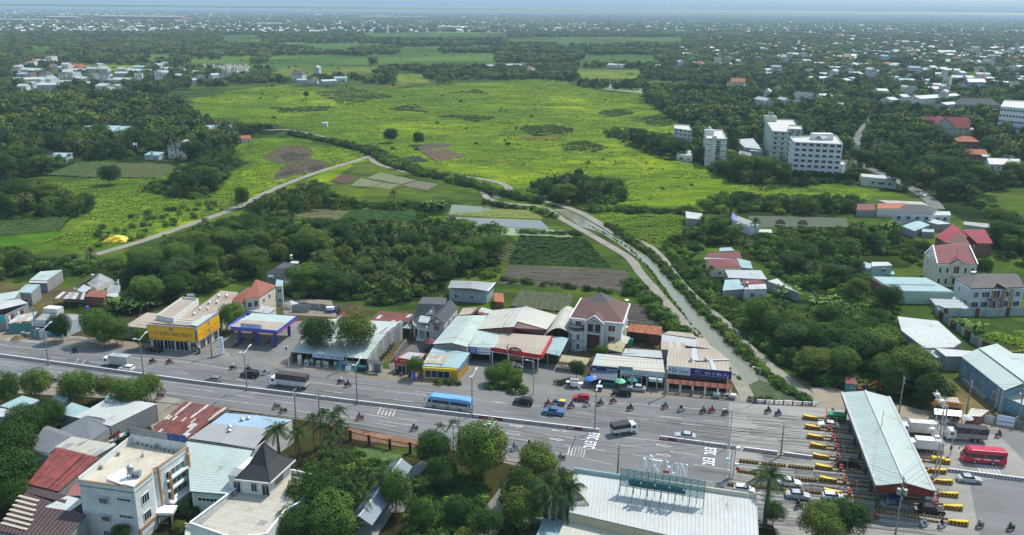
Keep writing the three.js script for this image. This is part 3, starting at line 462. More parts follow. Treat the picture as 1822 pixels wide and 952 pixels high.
{
const g=bld('shop','grey tin repair shop with a name board on its parapet','shop',80,602);
roofQ(g,[[56,574,3.6],[117,578,3.6],[150,560,4.2],[77,557,4.2]],C.gray);walls(g,[[56,575,3.5],[117,579,3.5],[150,561,4.1],[77,558,4.1]],C.pale,{skip:[0]});
sheets(g,[[14,575,3.3],[56,571,3.5],[66,555,3.8],[30,562,3.7]],4,2,(r)=>(r<0.4?C.tan:r<0.7?C.wtin:C.teali),3);walls(g,[[14,576,3.2],[56,574,3.2]],C.teal,{open:true});
const hut=new MB();const a=g.L(77,556,4.2),b=g.L(102,558,4.2);hut.prism([[a.x,a.z],[b.x,b.z],[b.x + 0.6,b.z - 2.6],[a.x + 0.6,a.z - 2.6]],3.4,5.6);hut.build('roof_hut',C.white,g);
signB(g,[56,575,3.5],[96,577.5,3.5],2.7,2.0,txt(512,128,'#d8d9dc',[['SỬA CHỮA Ô TÔ',256,36,34,'#555a66'],['BẢO HOÀNG TÂN',256,88,50,'#2a3048']]));
roofQ(g,[[84,596,2.4],[114,600,2.4],[113,593,3],[83,589,3]],C.teal,{name:'awning'});posts(g,[[85,605],[100,607],[113,608]],2.5,0.15,C.steel);
for(let i=0;i<4;i++){const p=g.L(62 + i*5,601.5 + i*0.6);new MB().cbox(p.x,0.1,p.z,1.9,2.5,0.15).build('shutter',[C.teal,C.grey,C.teal,C.pale][i],g);}
}
{const t=thing('sand_pile','small tan sand pile on the pale slab by the repair shop','sand pile',G(30,604));const c=new MB(),r=rng(8),ring=(R,y)=>Array.from({length:12},(_,i)=>V(Math.cos(-i / 12*6.28)*R*(0.85 + 0.3*r()),y,Math.sin(-i / 12*6.28)*R*(0.85 + 0.3*r())));const a=ring(2,0.1),b=ring(1,0.8),d=ring(0.35,1.15);for(let i=0;i<12;i++){const j=(i + 1)% 12;c.quad(a[i],a[j],b[j],b[i]).quad(b[i],b[j],d[j],d[i]);}c.poly(d);c.build('heap',soil('sand',0.42,0.3,0.16),t);}
for(let i=0;i<2;i++){const t=thing('oil_drum',i?'grey drum nearer the tree at the repair shop':'grey drum beside the sand pile','drum',G(42 + i*9,599 + i*1.2));new MB().cyl(0,0.1,0,0.62,1.3,12).build('barrel',C.gray,t);new MB().cyl(0,0.5,0,0.66,0.07,12).cyl(0,0.95,0,0.66,0.07,12).cyl(0,1.38,0,0.66,0.05,12).build('hoops',C.steel,t);}
{const g=bld('house','cream low house with grey gable roof among the trees','house',175,520);faces(g,[[[148,501,3.3],[171,513,3.3],[202,498,3.3],[178,486,5]],[[127,513,3.3],[148,501,4.4],[178,486,5],[160,497,3.3]]],C.gray);walls(g,[[130,513,3.2],[171,514,3.2],[202,499,3.2],[170,491,3.2]],C.cream);wins(g,[171,514,3.2],[202,499,3.2],[[0.25,1,1,1.2],[0.5,1,1,1.2],[0.8,1,0.8,1]]);roofQ(g,[[137,517,3],[150,521,3],[163,512,3.7],[149,506,3.7]],C.ltin,{name:'side_roof'});walls(g,[[202,500,3.6],[209,502,3.6],[211,496,3.6]],C.pale,{open:true,name:'side_wall'});}
{const g=bld('shed','lean-to with streaked white sheets before the cream house','shed',125,540);sheets(g,[[97,531,2.8],[149,533,2.8],[152,522,3.3],[111,520,3.3]],7,1,(r,i)=>[C.wtin,C.rbrown,C.ltin,C.gray][i % 4],5);posts(g,[[98,547],[124,549],[149,550]],2.8,0.14,C.wood);walls(g,[[152,523,3],[111,521,3]],C.grey,{open:true});}
{const g=bld('shed','small shed with red tile sheets before the cream house','shed',168,542);sheets(g,[[151,528,2.9],[185,530,2.9],[191,519,3.3],[161,517,3.3]],6,2,()=>C.rtile,6);walls(g,[[151,529,2.7],[185,531,2.7],[191,520,3],[161,518,3]],C.brick);}
{const g=bld('shed','grey shed roof and white sheet beside the small red shed','shed',205,530);roofQ(g,[[188,520,2.8],[213,520,2.8],[214,508,3.2],[195,508,3.2]],C.gray);roofQ(g,[[189,527,2.4],[209,529,2.4],[211,521,2.7],[190,519,2.7]],C.wtin,{name:'lower_roof'});posts(g,[[190,541],[208,543],[213,533],[195,521]],2.4,0.14,C.wood);}
tank('steel water tank on a stand behind the cream house',165,498,1.6);tank('bright blue barrel tank at the yard edge by the shrubs',156,556,0.5,{mat:C.blue});
{
const t=bld('balustrade_fence','low white balustrade in front of the bushy garden','fence',150,608);const P=[[120,606],[140,604],[160,608],[182,614]].map(([x,y])=>t.L(x,y));for(let i=0;i + 1<P.length;i++){new MB().bar(P[i].clone().setY(0.85),P[i + 1].clone().setY(0.85),0.2,0.14).bar(P[i].clone().setY(0.15),P[i + 1].clone().setY(0.15),0.2,0.2).build('rail',C.white,t);const n=Math.round(P[i].distanceTo(P[i + 1])/ 0.55);for(let k=0;k<n;k++){const p=P[i].clone().lerp(P[i + 1],(k + 0.5)/ n);new MB().cyl(p.x,0.2,p.z,0.11,0.6,6,0.07).build('baluster',C.white,t);}}
}
{
const g=bld('garage','grey garage hut with dark door adjoining the yellow-signed store','garage',248,602);roofQ(g,[[222,580,3.8],[267,585,3.8],[300,560,4.4],[262,556,4.4]],C.tan);walls(g,[[222,581,3.7],[267,586,3.7],[300,561,4.3],[262,557,4.3]],C.grey);wins(g,[222,581,3.7],[267,586,3.7],[[0.66,0.1,4.2,2.8,4]],{glass:OPEN,name:'door',pane:'door_leaf'});wins(g,[222,581,3.7],[267,586,3.7],[[0.2,1.2,1.2,1]]);
const f=thing('flag','red flag on a pole by the garage hut','flag',G(215,586));new MB().cyl(0,0,0,0.05,4.6,6).build('pole',C.steel,f);new MB().quad(V(0,3.2,0),V(0.5,3.1,0.15),V(0.6,4.4,0.1),V(0,4.5,0)).build('cloth',C.red,f);
}
{
const g=bld('materials_store','flat-roofed building materials store with huge yellow wraparound signs','store',353,624),h=7.1;
const fp=[[269,620],[354,626],[391,601],[300,596]].map(([x,y])=>g.L(x,y));
new MB().hex(fp.map((p)=>p.clone()),fp.map((p)=>p.clone().setY(3.3))).build('lower_storey',C.white,g);
roofQ(g,[[265,574,h - 0.4],[350,580,h - 0.4],[388,556,h - 0.4],[306,552,h - 0.4]],C.tan,{th:0.3,along:'x',rib:1.1});
new MB().hex(fp.map((p)=>p.clone().setY(3.3)),fp.map((p)=>p.clone().setY(h - 0.75))).build('upper_storey',C.grey,g);
const fr=(x)=>{x.strokeStyle='#2b4a92';x.lineWidth=16;x.strokeRect(0,0,x.canvas.width,x.canvas.height);};
const logo=(x,cx,cy,s)=>{x.fillStyle='#263a7a';x.fillRect(cx - s,cy - s,2*s,2*s);x.strokeStyle='#e9d98a';x.lineWidth=s*0.3;x.beginPath();x.arc(cx,cy,s*0.5,0.6,5.6);x.stroke();};
signB(g,[266.5,621.5],[352,628],3.15,4.35,txt(1024,310,'#efb308',[['VẬT LIỆU XÂY DỰNG ĐẤT NGUỒN',512,172,100,'#20285f','center','bold ',860]],(x)=>{small(x,60,262,470,'#4a3a10');small(x,840,274,110,'#4a3a10');logo(x,512,70,34);fr(x);}),{off:0.25});
signB(g,[353,628],[392.5,601.5],3.15,4.35,txt(900,330,'#efb308',[['VẬT LIỆU XÂY DỰNG',300,200,54,'#8a4630'],['ĐẤT NGUỒN',700,160,56,'#a0561e']],(x)=>{small(x,180,262,520,'#93552a');small(x,200,110,190,'#b06a20');logo(x,455,60,40);fr(x);}),{off:0.25});
wins(g,[269,620],[354,626],[[0.17,0.15,3,2.6,3],[0.4,0.15,3,2.6,3],[0.66,0.15,3.6,2.6,3],[0.9,0.2,1.6,2.4,2]],{name:'shopfront',frame:C.paint});wins(g,[354,626],[391,601],[[0.2,0.2,2.4,2.4,2],[0.5,0.2,2.2,2.4,2],[0.82,0.3,1.8,2.2,2]],{name:'shopfront'});
const an=[[278,560,6.9],[308,566,6.9],[353,531,6.9],[324,528,6.9]];roofQ(g,an.map(([x,y])=>[x,y,7.6]),C.tan,{along:'x',name:'annex_roof'});walls(g,an.map(([x,y])=>[x,y,8.2]),C.white,{y0:6,drop:0,name:'annex_wall'});
roofQ(g,[[331,562,6],[390,556,6],[423,520,6],[393,517,6.2]],C.tan,{name:'rear_roof',along:'x',rib:1.1});walls(g,[[391,557,5.9],[423,521,5.9],[393,518,6]],C.cream,{open:true,name:'rear_wall'});
roofQ(g,[[338,577.5,h - 0.2],[351,580.5,h - 0.2],[385,556,h - 0.2],[363,562,h - 0.2]],C.gtin,{name:'corner_sheet'});
ventilators(g,[[324,560],[345,560],[355,551],[369,551]],h - 0.3);ventilators(g,[[372,540],[386,539],[389,528],[403,528]],6.2);
{const p=g.L(339,527,8);new MB().tube(V(p.x - 1,8.2,p.z),V(p.x + 1,8.3,p.z),0.5,0.5,12).build('roof_tank',C.steel,g);}
for(let i=0;i<14;i++){const p=g.L(305 +(i % 7)*6,566 +(i % 7)*0.5 +(i>6?4:0),h - 0.2);new MB().cbox(p.x,h - 0.3,p.z,0.7,0.12,0.35).build('skylight_strip',C.paint,g);}
}
{
const spots=[[292,614],[312,618],[335,624],[347,626],[353,630]];
spots.forEach(([x,y],i)=>{const t=thing('tile_display','dark stand of tile samples, ' +['at the first shop window','between the white pillars','by the yellow notice','near the shop corner','at the paved corner'][i]+ ' of the yellow store','display stand',G(x,y),14);new MB().cbox(0,0.1,0,1.1,1.7,0.5).build('stand',M('dark blue cloth',0.03,0.035,0.07),t);for(let k=0;k<3;k++)new MB().cbox(-0.35 + k*0.35,0.5,0.27,0.3,1.1,0.05).build('tile',[C.grey,C.cream,C.brick][k],t);});
}
{
const g=bld('house','two-storey house with red hipped roof between store and petrol station','house',462,566);const e=[[435,531,7],[462,529,7],[492,508,7],[452,512,7]],ap=[455,497,10];
faces(g,[[e[0],e[1],ap],[e[1],e[2],ap],[e[2],e[3],ap],[e[3],e[0],ap],[[406,534,5.4],[434,540,5.4],[447,516,7.6]],[[406,534,5.4],[447,516,7.6],[443,510,5.6]]],C.rtile);
walls(g,[[436,532,6.9],[461,530,6.9],[490,509,6.9],[453,513,6.9]],C.cream);walls(g,[[408,535,5.3],[434,541,5.3],[448,514,5.3]],C.cream,{open:true,name:'wing_wall'});
wins(g,[461,530,6.9],[490,509,6.9],[[0.25,4.4,1.1,1.4],[0.6,4.4,1.1,1.4],[0.4,1,1.4,1.2]]);wins(g,[436,532,6.9],[461,530,6.9],[[0.3,4.2,1.1,1.5],[0.75,4.2,1.1,1.9]]);wins(g,[408,535,5.3],[434,541,5.3],[[0.5,3,1.2,1.2]]);
new MB().bar(g.L(437,569).setY(3.6),g.L(462,567).setY(3.6),1.2,0.2).build('balcony',C.white,g);const w=bld('house','narrow mint and cream house block behind the red hipped roof','house',500,545);walls(w,[[491,510,6.5],[502,509,6.5],[503,500,6.5],[493,498,6.5]],C.mint);roofQ(w,[[490,510,6.6],[503,509,6.6],[504,499,6.8],[492,497,6.8]],C.teali);wins(w,[491,510,6.5],[502,509,6.5],[[0.5,4.4,1,1.2],[0.5,1.2,1,1.2]]);
tank('steel tank on the flat corner behind the red hipped roof',482,497,7.6,{lying:1});
}
{
const g=bld('petrol_station_canopy','petrol station canopy with blue fascia, tan and green sheet roof','petrol station',455,612),H=4.6;
const q=[[404,586,H],[494,594,H],[529,568,H],[438,561.5,H]],P=loc(g,q);
const m=new MB();for(let i=0;i<4;i++){const a=P[i],b=P[(i + 1)% 4],d=b.clone().sub(a).normalize(),s=V(d.z,0,-d.x).multiplyScalar(0.2);m.hex([a,b,b.clone().add(s),a.clone().add(s)],[a,b,b.clone().add(s),a.clone().add(s)].map((p)=>p.clone().setY(H + 0.95)));}m.build('fascia',M('fascia blue',0.03,0.11,0.5,{roughness:0.4}),g);
const rd=new MB();for(const[i,j]of[[0,1],[1,2]]){const a=P[i].clone(),b=P[j].clone(),n=outN(a,b).multiplyScalar(0.05);rd.bar(a.add(n).setY(H + 0.02),b.add(n).setY(H + 0.02),0.16,0.2);}rd.build('red_trim',C.red,g);
const at=(u,v,h)=>P[0].clone().lerp(P[1],u).lerp(P[3].clone().lerp(P[2],u),v).setY(h);
new MB().slab([at(0.01,0.01,H + 0.15),at(0.99,0.01,H + 0.15),at(0.99,0.99,H + 0.15),at(0.01,0.99,H + 0.15)],0.1).build('ceiling',C.white,g);
roofQ(g,[at(0.03,0.02,H + 0.8),at(0.98,0.02,H + 0.8),at(0.98,0.5,H + 0.92),at(0.1,0.5,H + 0.92)],C.tan,{rib:1.4});roofQ(g,[at(0.13,0.5,H + 0.95),at(0.98,0.5,H + 0.95),at(0.98,0.98,H + 1.02),at(0.13,0.98,H + 1.02)],C.gtin,{name:'roof'});
for(const[u,v]of[[0.2,0.1],[0.55,0.1],[0.9,0.1],[0.2,0.8],[0.9,0.8]]){const p=at(u,v,0);new MB().cbox(p.x,0.1,p.z,0.75,H,0.75).build('column',M('column blue',0.03,0.06,0.3),g);}
const n0=at(0.25,0.06,H + 0.9),n1=at(0.66,0.06,H + 0.9);signB(g,n0,n1,H + 0.9,1.0,txt(640,90,'#b9bfd0',[['CỬA HÀNG XĂNG DẦU',340,60,34,'#3a4474']],(x)=>{small(x,130,18,430,'#46517e');x.fillStyle='#343f90';x.fillRect(14,16,44,44);}),{off:0,tilt:-0.25});
const em=at(0.05,0,H + 0.47);const e=new MB().tube(V(em.x,em.y,em.z),V(em.x,em.y,em.z + 0.14),0.42,0.42,18);e.build('emblem',C.paint,g);
const ki=bld('kiosk','low kiosk with pale flat roof behind the petrol canopy','kiosk',470,572);roofQ(ki,[[443,553,3.4],[477,558,3.4],[492,548,3.5],[453,543,3.5]],C.ltin);walls(ki,[[444,554,3.3],[476,559,3.3],[491,549,3.3],[454,545,3.3]],C.white);wins(ki,[444,554,3.3],[476,559,3.3],[[0.3,0.8,2,1.5,2],[0.7,0.8,2,1.5,2]]);
const pump=thing('fuel_pump','white fuel pump under the blue canopy, first from the yellow store','fuel pump',at(0.42,0.12,0.1),12);new MB().cbox(0,0,0,0.75,1.5,0.5).build('cabinet',C.paint,pump);new MB().cbox(0,1.55,0,0.8,0.35,0.5).build('display',C.blue,pump);new MB().cbox(0,0.75,0.22,0.45,0.4,0.1).build('meter',C.dark,pump);new MB().cbox(0,-0.1,0,1.1,0.14,0.9).build('plinth',C.concrete,pump);new MB().bar(V(0.42,0.5,0.1),V(0.42,1.3,0.1),0.09).build('hose',C.black,pump);
[['second',0.62],['third',0.82],['last',1.0]].forEach(([w,u])=>{const p=dup(pump,'white fuel pump under the blue canopy, ' + w + ' from the yellow store');p.position.copy(at(Math.min(u,0.97),0.12,0.1));});
const py=bld('totem_sign','white upright totem sign lettered for fuel on pebble base','sign',395,633,undefined);new MB().cbox(0,0.3,0,1.25,5.2,0.35).build('board',C.paint,py);const tx=txt(96,420,'#f3f4f6',[['X',48,40,62,'#2c3f86'],['Ă',48,105,62,'#2c3f86'],['N',48,170,62,'#2c3f86'],['G',48,235,62,'#2c3f86'],['DẦU',48,320,40,'#b02a2a']]);mesh('lettering',new THREE.PlaneGeometry(1.1,5).translate(0,2.9,0.19),new THREE.MeshStandardMaterial({map:tx,roughness:0.5}),py);new MB().cyl(0,0.1,0,2.2,0.25,14,1.7).build('pebble_base',M('pebbles',0.5,0.5,0.48,{map:T.soil}),py);
const rs=bld('road_sign','white roadside panel sign on a post by the second-hand yard','sign',514,652);new MB().cyl(0,0,0,0.1,6,8).build('post',C.paint,rs);new MB().cbox(-0.35,4.4,0.1,1,1.5,0.14).build('panel',C.paint,rs);new MB().cbox(-0.35,4.75,0.18,0.4,0.8,0.05).build('symbol',C.dark,rs);
}
{const g=bld('tent_roof','small white pitched store roof in the bare lot','shed',517,545);faces(g,[[[502,541,1.6],[518,543,1.6],[517,534,2.8]],[[518,543,1.6],[532,540,1.6],[517,534,2.8]],[[532,540,1.6],[518,534,1.6],[517,534,2.8]]],C.wtin);walls(g,[[503,542,1.5],[518,544,1.5],[531,541,1.5]],C.white,{open:true});}
function panelFence(label,l,h,n,pick,name='sheet_fence'){const t=bld(name,label,'fence',l[0][0],l[0][1]),P=l.map(([x,y])=>t.L(x,y));let L=0;for(let i=0;i + 1<P.length;i++)L +=P[i].distanceTo(P[i + 1]);let k=0;for(let i=0;i + 1<P.length;i++){const m=Math.max(1,Math.round(n*P[i].distanceTo(P[i + 1])/ L)),d=P[i + 1].clone().sub(P[i]).normalize(),s=V(d.z,0,-d.x);for(let j=0;j<m;j++,k++){const a=P[i].clone().lerp(P[i + 1],j / m),b=P[i].clone().lerp(P[i + 1],(j + 0.97)/ m),hh=h*(0.93 + 0.12*h2(k,n)),o=s.clone().multiplyScalar(0.05*(k % 2));const q=new MB();q.hex([a,b,b.clone().add(s.clone().multiplyScalar(0.05)),a.clone().add(s.clone().multiplyScalar(0.05))].map((p)=>p.clone().add(o)),[a,b,b.clone().add(s.clone().multiplyScalar(0.05)),a.clone().add(s.clone().multiplyScalar(0.05))].map((p)=>p.clone().add(o).setY(hh)));for(let e=1;e<5;e++){const p=a.clone().lerp(b,e / 5).add(o).addScaledVector(s,-0.04);q.bar(p.clone().setY(0.05),p.clone().setY(hh - 0.05),0.07);}q.build('sheet',pick(k),t);}}return t;}
panelFence('grey sheet wall closing the bare lot before the palms',[[531,548],[560,551],[606,556]],2.2,14,(k)=>(k % 3?C.gray:C.ltin));panelFence('short pale sheet screen standing in the bare lot',[[520,555],[550,556]],2.6,6,()=>C.ltin);
{const t=bld('dumpster','blue and white skip at the edge of the bare lot','skip',588,556);new MB().cbox(0,0.1,0,2.4,0.9,1.4).build('body',C.blue,t);new MB().cbox(0,1,0,2.4,0.9,1.4).build('upper_body',C.paint,t);}
free([510,565],[600,560],[740,560],[740,600],[660,660],[510,640]);free([400,520],[440,490],[510,495],[510,560],[600,545],[610,560],[540,600],[390,600]);
{
const g=bld('second_hand_yard','open-fronted tin shed of the second-hand goods yard with white name board','shop',585,660);
roofQ(g,[[517,626,3.3],[656,639,3.3],[690,594,4.6],[556,588,4.6]],C.gtin,{rib:1.2});sheets(g,[[556,588,4.6],[690,594,4.6],[716,574,5.2],[584,568,5.2]],9,2,(r)=>(r<0.65?C.wtin:r<0.85?C.ltin:C.gtin),12);
sheets(g,[[655,574,5],[708,577,5],[734,560,5.4],[674,554,5.4]],9,3,(r)=>(r<0.62?C.rust:r<0.8?C.ltin:C.rbrown),13);sheets(g,[[598,568,5],[620,569,5],[640,555,5.4],[610,555,5.4]],4,2,(r)=>(r<0.6?C.rust:C.wtin),14);
const tarps=[[656,640,3.1],[674,616,3.8],[690,596,4.4],[716,576,5]];const W=loc(g,tarps);for(let i=0;i<3;i++)for(let k=0;k<5;k++){const a=W[i].clone().lerp(W[i + 1],k / 5),b=W[i].clone().lerp(W[i + 1],(k + 0.97)/ 5);const n=outN(a,b);new MB().hex([V(a.x,0,a.z),V(b.x,0,b.z),V(b.x,0,b.z).addScaledVector(n,-0.06),V(a.x,0,a.z).addScaledVector(n,-0.06)],[a.clone(),b.clone(),b.clone().addScaledVector(n,-0.06),a.clone().addScaledVector(n,-0.06)].map((p)=>p.setY(p.y + 0.9 + 0.25*((k + i)% 2)))).build('side_sheet',(k + i)% 3?C.gray:C.ltin,g);}
walls(g,[[716,574,4.9],[584,568,4.9],[517,627,3]],C.grey,{open:true,name:'rear_wall'});posts(g,[[522,648],[548,651],[575,654],[602,657],[628,659],[652,662]],3.3,0.16,C.wood);
signB(g,[556,630,3.3],[612,635.3,3.3],2.4,1.35,txt(768,110,'#b9c6e0',[['CỬA HÀNG ĐỒ CŨ',215,55,46,'#34508c'],['NHẤT TÂM',590,60,66,'#1b2340']]));
const fr=thing('refrigerator','tall white fridge at the awning edge of the second-hand yard','fridge',G(534,648),14);new MB().cbox(0,0.1,0,0.9,2.5,0.8).build('cabinet',C.paint,fr);new MB().cbox(0,0.2,0.42,0.86,1.5,0.05).build('door',C.white,fr);new MB().cbox(0.32,1,0.48,0.05,0.6,0.05).build('handle',C.steel,fr);
const wa=thing('washing_machine','white washing machine in the second-hand yard, the one nearest the fridge','washing machine',G(546,650.5),14);new MB().cbox(0,0.1,0,1,1.5,0.9).build('cabinet',C.white,wa);new MB().tube(V(0,0.85,0.45),V(0,0.85,0.52),0.32,0.32,14).build('door',C.dark,wa);new MB().cbox(0,1.4,0.46,0.9,0.16,0.05).build('panel',C.grey,wa);
[[567,652,'below the start of the name board'],[581,654.5,'beside the green cabinet'],[622,658,'below the utility pole']].forEach(([x,y,s])=>{const d=dup(wa,'white washing machine in the second-hand yard, ' + s);d.position.copy(G(x,y));});
const cb=thing('green_cabinet','green enamel cabinet standing mid-front in the second-hand yard','cabinet',G(577,653),14);new MB().cbox(0,0.1,0,1,1.9,0.8).build('body',M('green enamel',0.05,0.2,0.14),cb);new MB().cbox(0,1.2,0.41,0.85,0.6,0.05).build('door',C.mint,cb);
const d2=dup(cb,'green enamel cabinet next to the white fridge');d2.position.copy(G(556,650));const d3=dup(cb,'green enamel cabinet among the leaning glass sheets');d3.position.copy(G(598,655));
const cr=thing('metal_crate','dark green metal crate at the corner of the second-hand yard','crate',G(645,661),14);const b=new MB();b.cbox(0,0.1,0,2.6,0.1,1.6);for(const[x,z]of[[-1.25,-0.75],[1.25,-0.75],[-1.25,0.75],[1.25,0.75]])b.cbox(x,0.1,z,0.12,1.7,0.12);for(let k=0;k<5;k++)b.cbox(0,0.4 + k*0.33,0.75,2.5,0.14,0.05).cbox(0,0.4 + k*0.33,-0.75,2.5,0.14,0.05);b.build('frame',M('green enamel dark',0.02,0.09,0.08),cr);new MB().cbox(0,1.5,0,2.5,0.12,1.5).build('lid',C.teal,cr);
for(let i=0;i<5;i++){const s=thing('glass_sheet','greenish glass sheet leaning in a row under the awning','glass sheet',G(604 + i*7,656 + i*0.8),14,'leaning glass sheets in the second-hand yard');const m=new MB().hex([V(-0.8,0.1,0.6),V(0.8,0.1,0.6),V(0.8,0.1,0.52),V(-0.8,0.1,0.52)],[V(-0.4,2.2,-0.8),V(1.2,2.2,-0.8),V(1.2,2.2,-0.88),V(-0.4,2.2,-0.88)]);m.build('sheet',M('green glass',0.12,0.3,0.28,{roughness:0.15}),s);new MB().bar(V(-0.8,0.12,0.62),V(0.8,0.12,0.62),0.08).build('edge',C.steel,s);}
const bb=thing('blue_barrel','bright blue plastic barrel in the second-hand yard','barrel',G(611,657));new MB().cyl(0,0.1,0,0.5,1.1,12).build('barrel',C.blue,bb);new MB().cyl(0,1.2,0,0.42,0.08,12).build('lid',C.dark,bb);
const sg=bld('signpost_board','small white roadside board by the pole at the second-hand yard','sign',620,663);new MB().cbox(0,0.5,0,1.4,1.2,0.1).build('board',C.paint,sg);new MB().cbox(-0.55,0,0,0.08,0.6,0.08).cbox(0.55,0,0,0.08,0.6,0.08).build('legs',C.steel,sg);
}
{
const t=bld('garden_wall','salmon pink wall with painted panels along the paved drive','wall',672,642),P=[[671,640],[690,618],[714,594]].map(([x,y])=>t.L(x,y));for(let i=0;i<2;i++){const d=P[i + 1].clone().sub(P[i]).normalize(),s=V(d.z,0,-d.x).multiplyScalar(0.2);new MB().hex([P[i],P[i + 1],P[i + 1].clone().add(s),P[i].clone().add(s)],[P[i],P[i + 1],P[i + 1].clone().add(s),P[i].clone().add(s)].map((p)=>p.clone().setY(1.9))).build('wall',M('salmon',0.5,0.22,0.14,{map:T.grime}),t);for(let k=0;k<5;k++){const a=P[i].clone().lerp(P[i + 1],(k + 0.5)/ 5).addScaledVector(outN(P[i],P[i + 1]),0.06);const b=new MB().bar(a.clone().setY(0.4),a.clone().setY(1.6),0.8,0.05);b.build('panel',C.white,t);}}
for(let i=0;i<9;i++){const k=i / 8,p=G(lerp(678,713,k),lerp(643,600,k));const s=thing('potted_shrub','potted shrub in the row along the salmon wall','potted plant',p,0,'potted shrubs along the drive');new MB().cyl(0,0.1,0,0.3,0.5,9,0.4).build('pot',C.rtile,s);s.userData.bush=1;POTS.push([s,0.55 + 0.35*h2(i,4)]);}
const gp=bld('gate_house','roofed entrance gate with pale piers at the drive','gate',668,658);roofQ(gp,[[654,646,2.9],[681,649,2.9],[684,643,3.2],[657,640,3.2]],C.gtile);posts(gp,[[656,659],[664,660],[679,662]],2.9,0.5,C.white,'pier');wins(gp,[664,660],[679,662],[[0.5,0.1,2.2,2,4]],{name:'gate_leaf',pane:'gate_panel',frame:C.dark,glass:C.grey});
}
{
const g=bld('villa','pale grey villa with steep slate gables and a curved balcony','house',752,610),gw=wallM('light grey',0.6,0.61,0.64);
faces(g,[[[762,573,6.4],[777,564,9.2],[802,533,9.2],[786,541,6.4]],[[777,564,9.2],[791,576,6.4],[815,547,6.4],[802,533,9.2]],[[738,560,6.2],[786,563,6.2],[792,542,9],[744,540,9]],[[744,540,9],[792,542,9],[795,530,6.2],[752,528,6.2]],[[754,559,6.5],[769,546,8.6],[775,538,8.6],[762,549,7]],[[769,546,8.6],[777,560,6.5],[783,549,7],[775,538,8.6]]],C.gtile);
walls(g,[[764,574,6.3],[790,577,6.3],[814,548,6.3],[787,542,6.3]],gw);walls(g,[[741,560,6.1],[768,562,6.1],[788,540,6.1],[752,536,6.1]],gw);
faces(g,[[[764,574,6.3],[790,577,6.3],[777,566,8.9]]],gw,'gable',0.05);faces(g,[[[755,560,6.4],[776,561,6.4],[769,548,8.3]]],gw,'gable',0.05);
for(const[x,y,h]of[[778,571,7.6],[766,555,7.4]]){const p=g.L(x,y,h);const q=new MB().tube(V(p.x,h,p.z),V(p.x,h,p.z + 0.25),0.42,0.42,14);q.build('gable_rosette',C.paint,g);}
wins(g,[764,574,6.3],[790,577,6.3],[[0.5,4.1,1.7,1.6,3]],{glass:C.wood});wins(g,[741,560,6.1],[768,562,6.1],[[0.35,3.6,1,2],[0.72,3.6,1.4,2.1]]);{const a=g.L(764,574,6.3),b=g.L(790,577,6.3),m=a.clone().lerp(b,0.5).addScaledVector(outN(a,b),0.35);new MB().cbox(m.x,6.0,m.z,2.3,0.12,0.7).build('window_hood',C.teal,g);}
wins(g,[790,577,6.3],[814,548,6.3],[[0.35,4.2,0.9,1.8],[0.7,4.2,1,1.4],[0.5,1,1,1.3]]);
const bp=[[790,613],[757,608],[745,606],[737,601],[734,594],[737,587],[741,583]].map(([x,y])=>g.L(x,y));const bs=new MB();bs.slab([...bp.map((p)=>p.clone().setY(3.5)),g.L(765,586,0).setY(3.5)],0.35);bs.build('balcony_slab',gw,g);
for(let i=0;i + 1<bp.length;i++)new MB().bar(bp[i].clone().setY(4.4),bp[i + 1].clone().setY(4.4),0.16).bar(bp[i].clone().setY(3.75),bp[i + 1].clone().setY(3.75),0.12,0.5).build('balustrade',C.white,g);
posts(g,[[757,607.5],[745,605.5],[738,600],[736,593]],3.3,0.42,C.white,'column');new MB().slab(loc(g,[[740,604,0.45],[790,613,0.45],[780,590,0.45],[742,588,0.45]]),0.4).build('terrace',C.white,g);walls(g,[[746,600,0,3.3],[790,609,0,3.3],[800,595,0,3.3]],gw,{open:true,name:'lower_wall'});wins(g,[746,600],[790,609],[[0.3,0.5,1.6,2.2],[0.6,0.5,1.4,2.2],[0.85,1,1.3,1.4]],{glass:C.wood});
roofQ(g,[[744,573,5.9],[764,575,5.9],[766,563,6.1],[748,561,6.1]],C.ltin,{name:'balcony_roof',rib:0});
const ca=bld('carport','teal and brown carport beside the grey villa','carport',725,600);roofQ(ca,[[714,583,2.8],[731,585,2.8],[733,577,3.2],[717,575,3.2]],C.teali);roofQ(ca,[[717,575,3.2],[736,577,3.2],[745,562,3.6],[728,560,3.6]],C.rbrown,{name:'rear_roof'});posts(ca,[[715,600],[731,602],[733,593],[718,592]],2.8,0.15,C.steel);
const pv=bld('pavilion','little octagonal brown-tiled pavilion before the grey villa','pavilion',763,622);const ap=g.L(765,601,3.6).add(g.position).sub(pv.position),rg=Array.from({length:8},(_,i)=>V(ap.x + Math.cos(-i / 8*6.283)*1.9,2.4,ap.z + Math.sin(-i / 8*6.283)*1.9));const m=new MB();for(let i=0;i<8;i++)m.slab([rg[i],rg[(i + 1)% 8],V(ap.x,3.7,ap.z)],0.12);m.build('roof',C.mtile,pv);for(let i=0;i<8;i +=2){const q=rg[i].clone().lerp(V(ap.x,2.4,ap.z),0.15);new MB().cbox(q.x,0,q.z,0.22,2.45,0.22).build('post',C.brick,pv);}
panelFence('white sheet screen along the drive before the grey villa',[[702,645],[716,626],[724,616]],2.4,9,()=>C.wtin);
}
free([700,545],[730,535],[820,525],[1010,540],[1050,540],[1195,575],[1330,640],[1330,720],[700,690]);
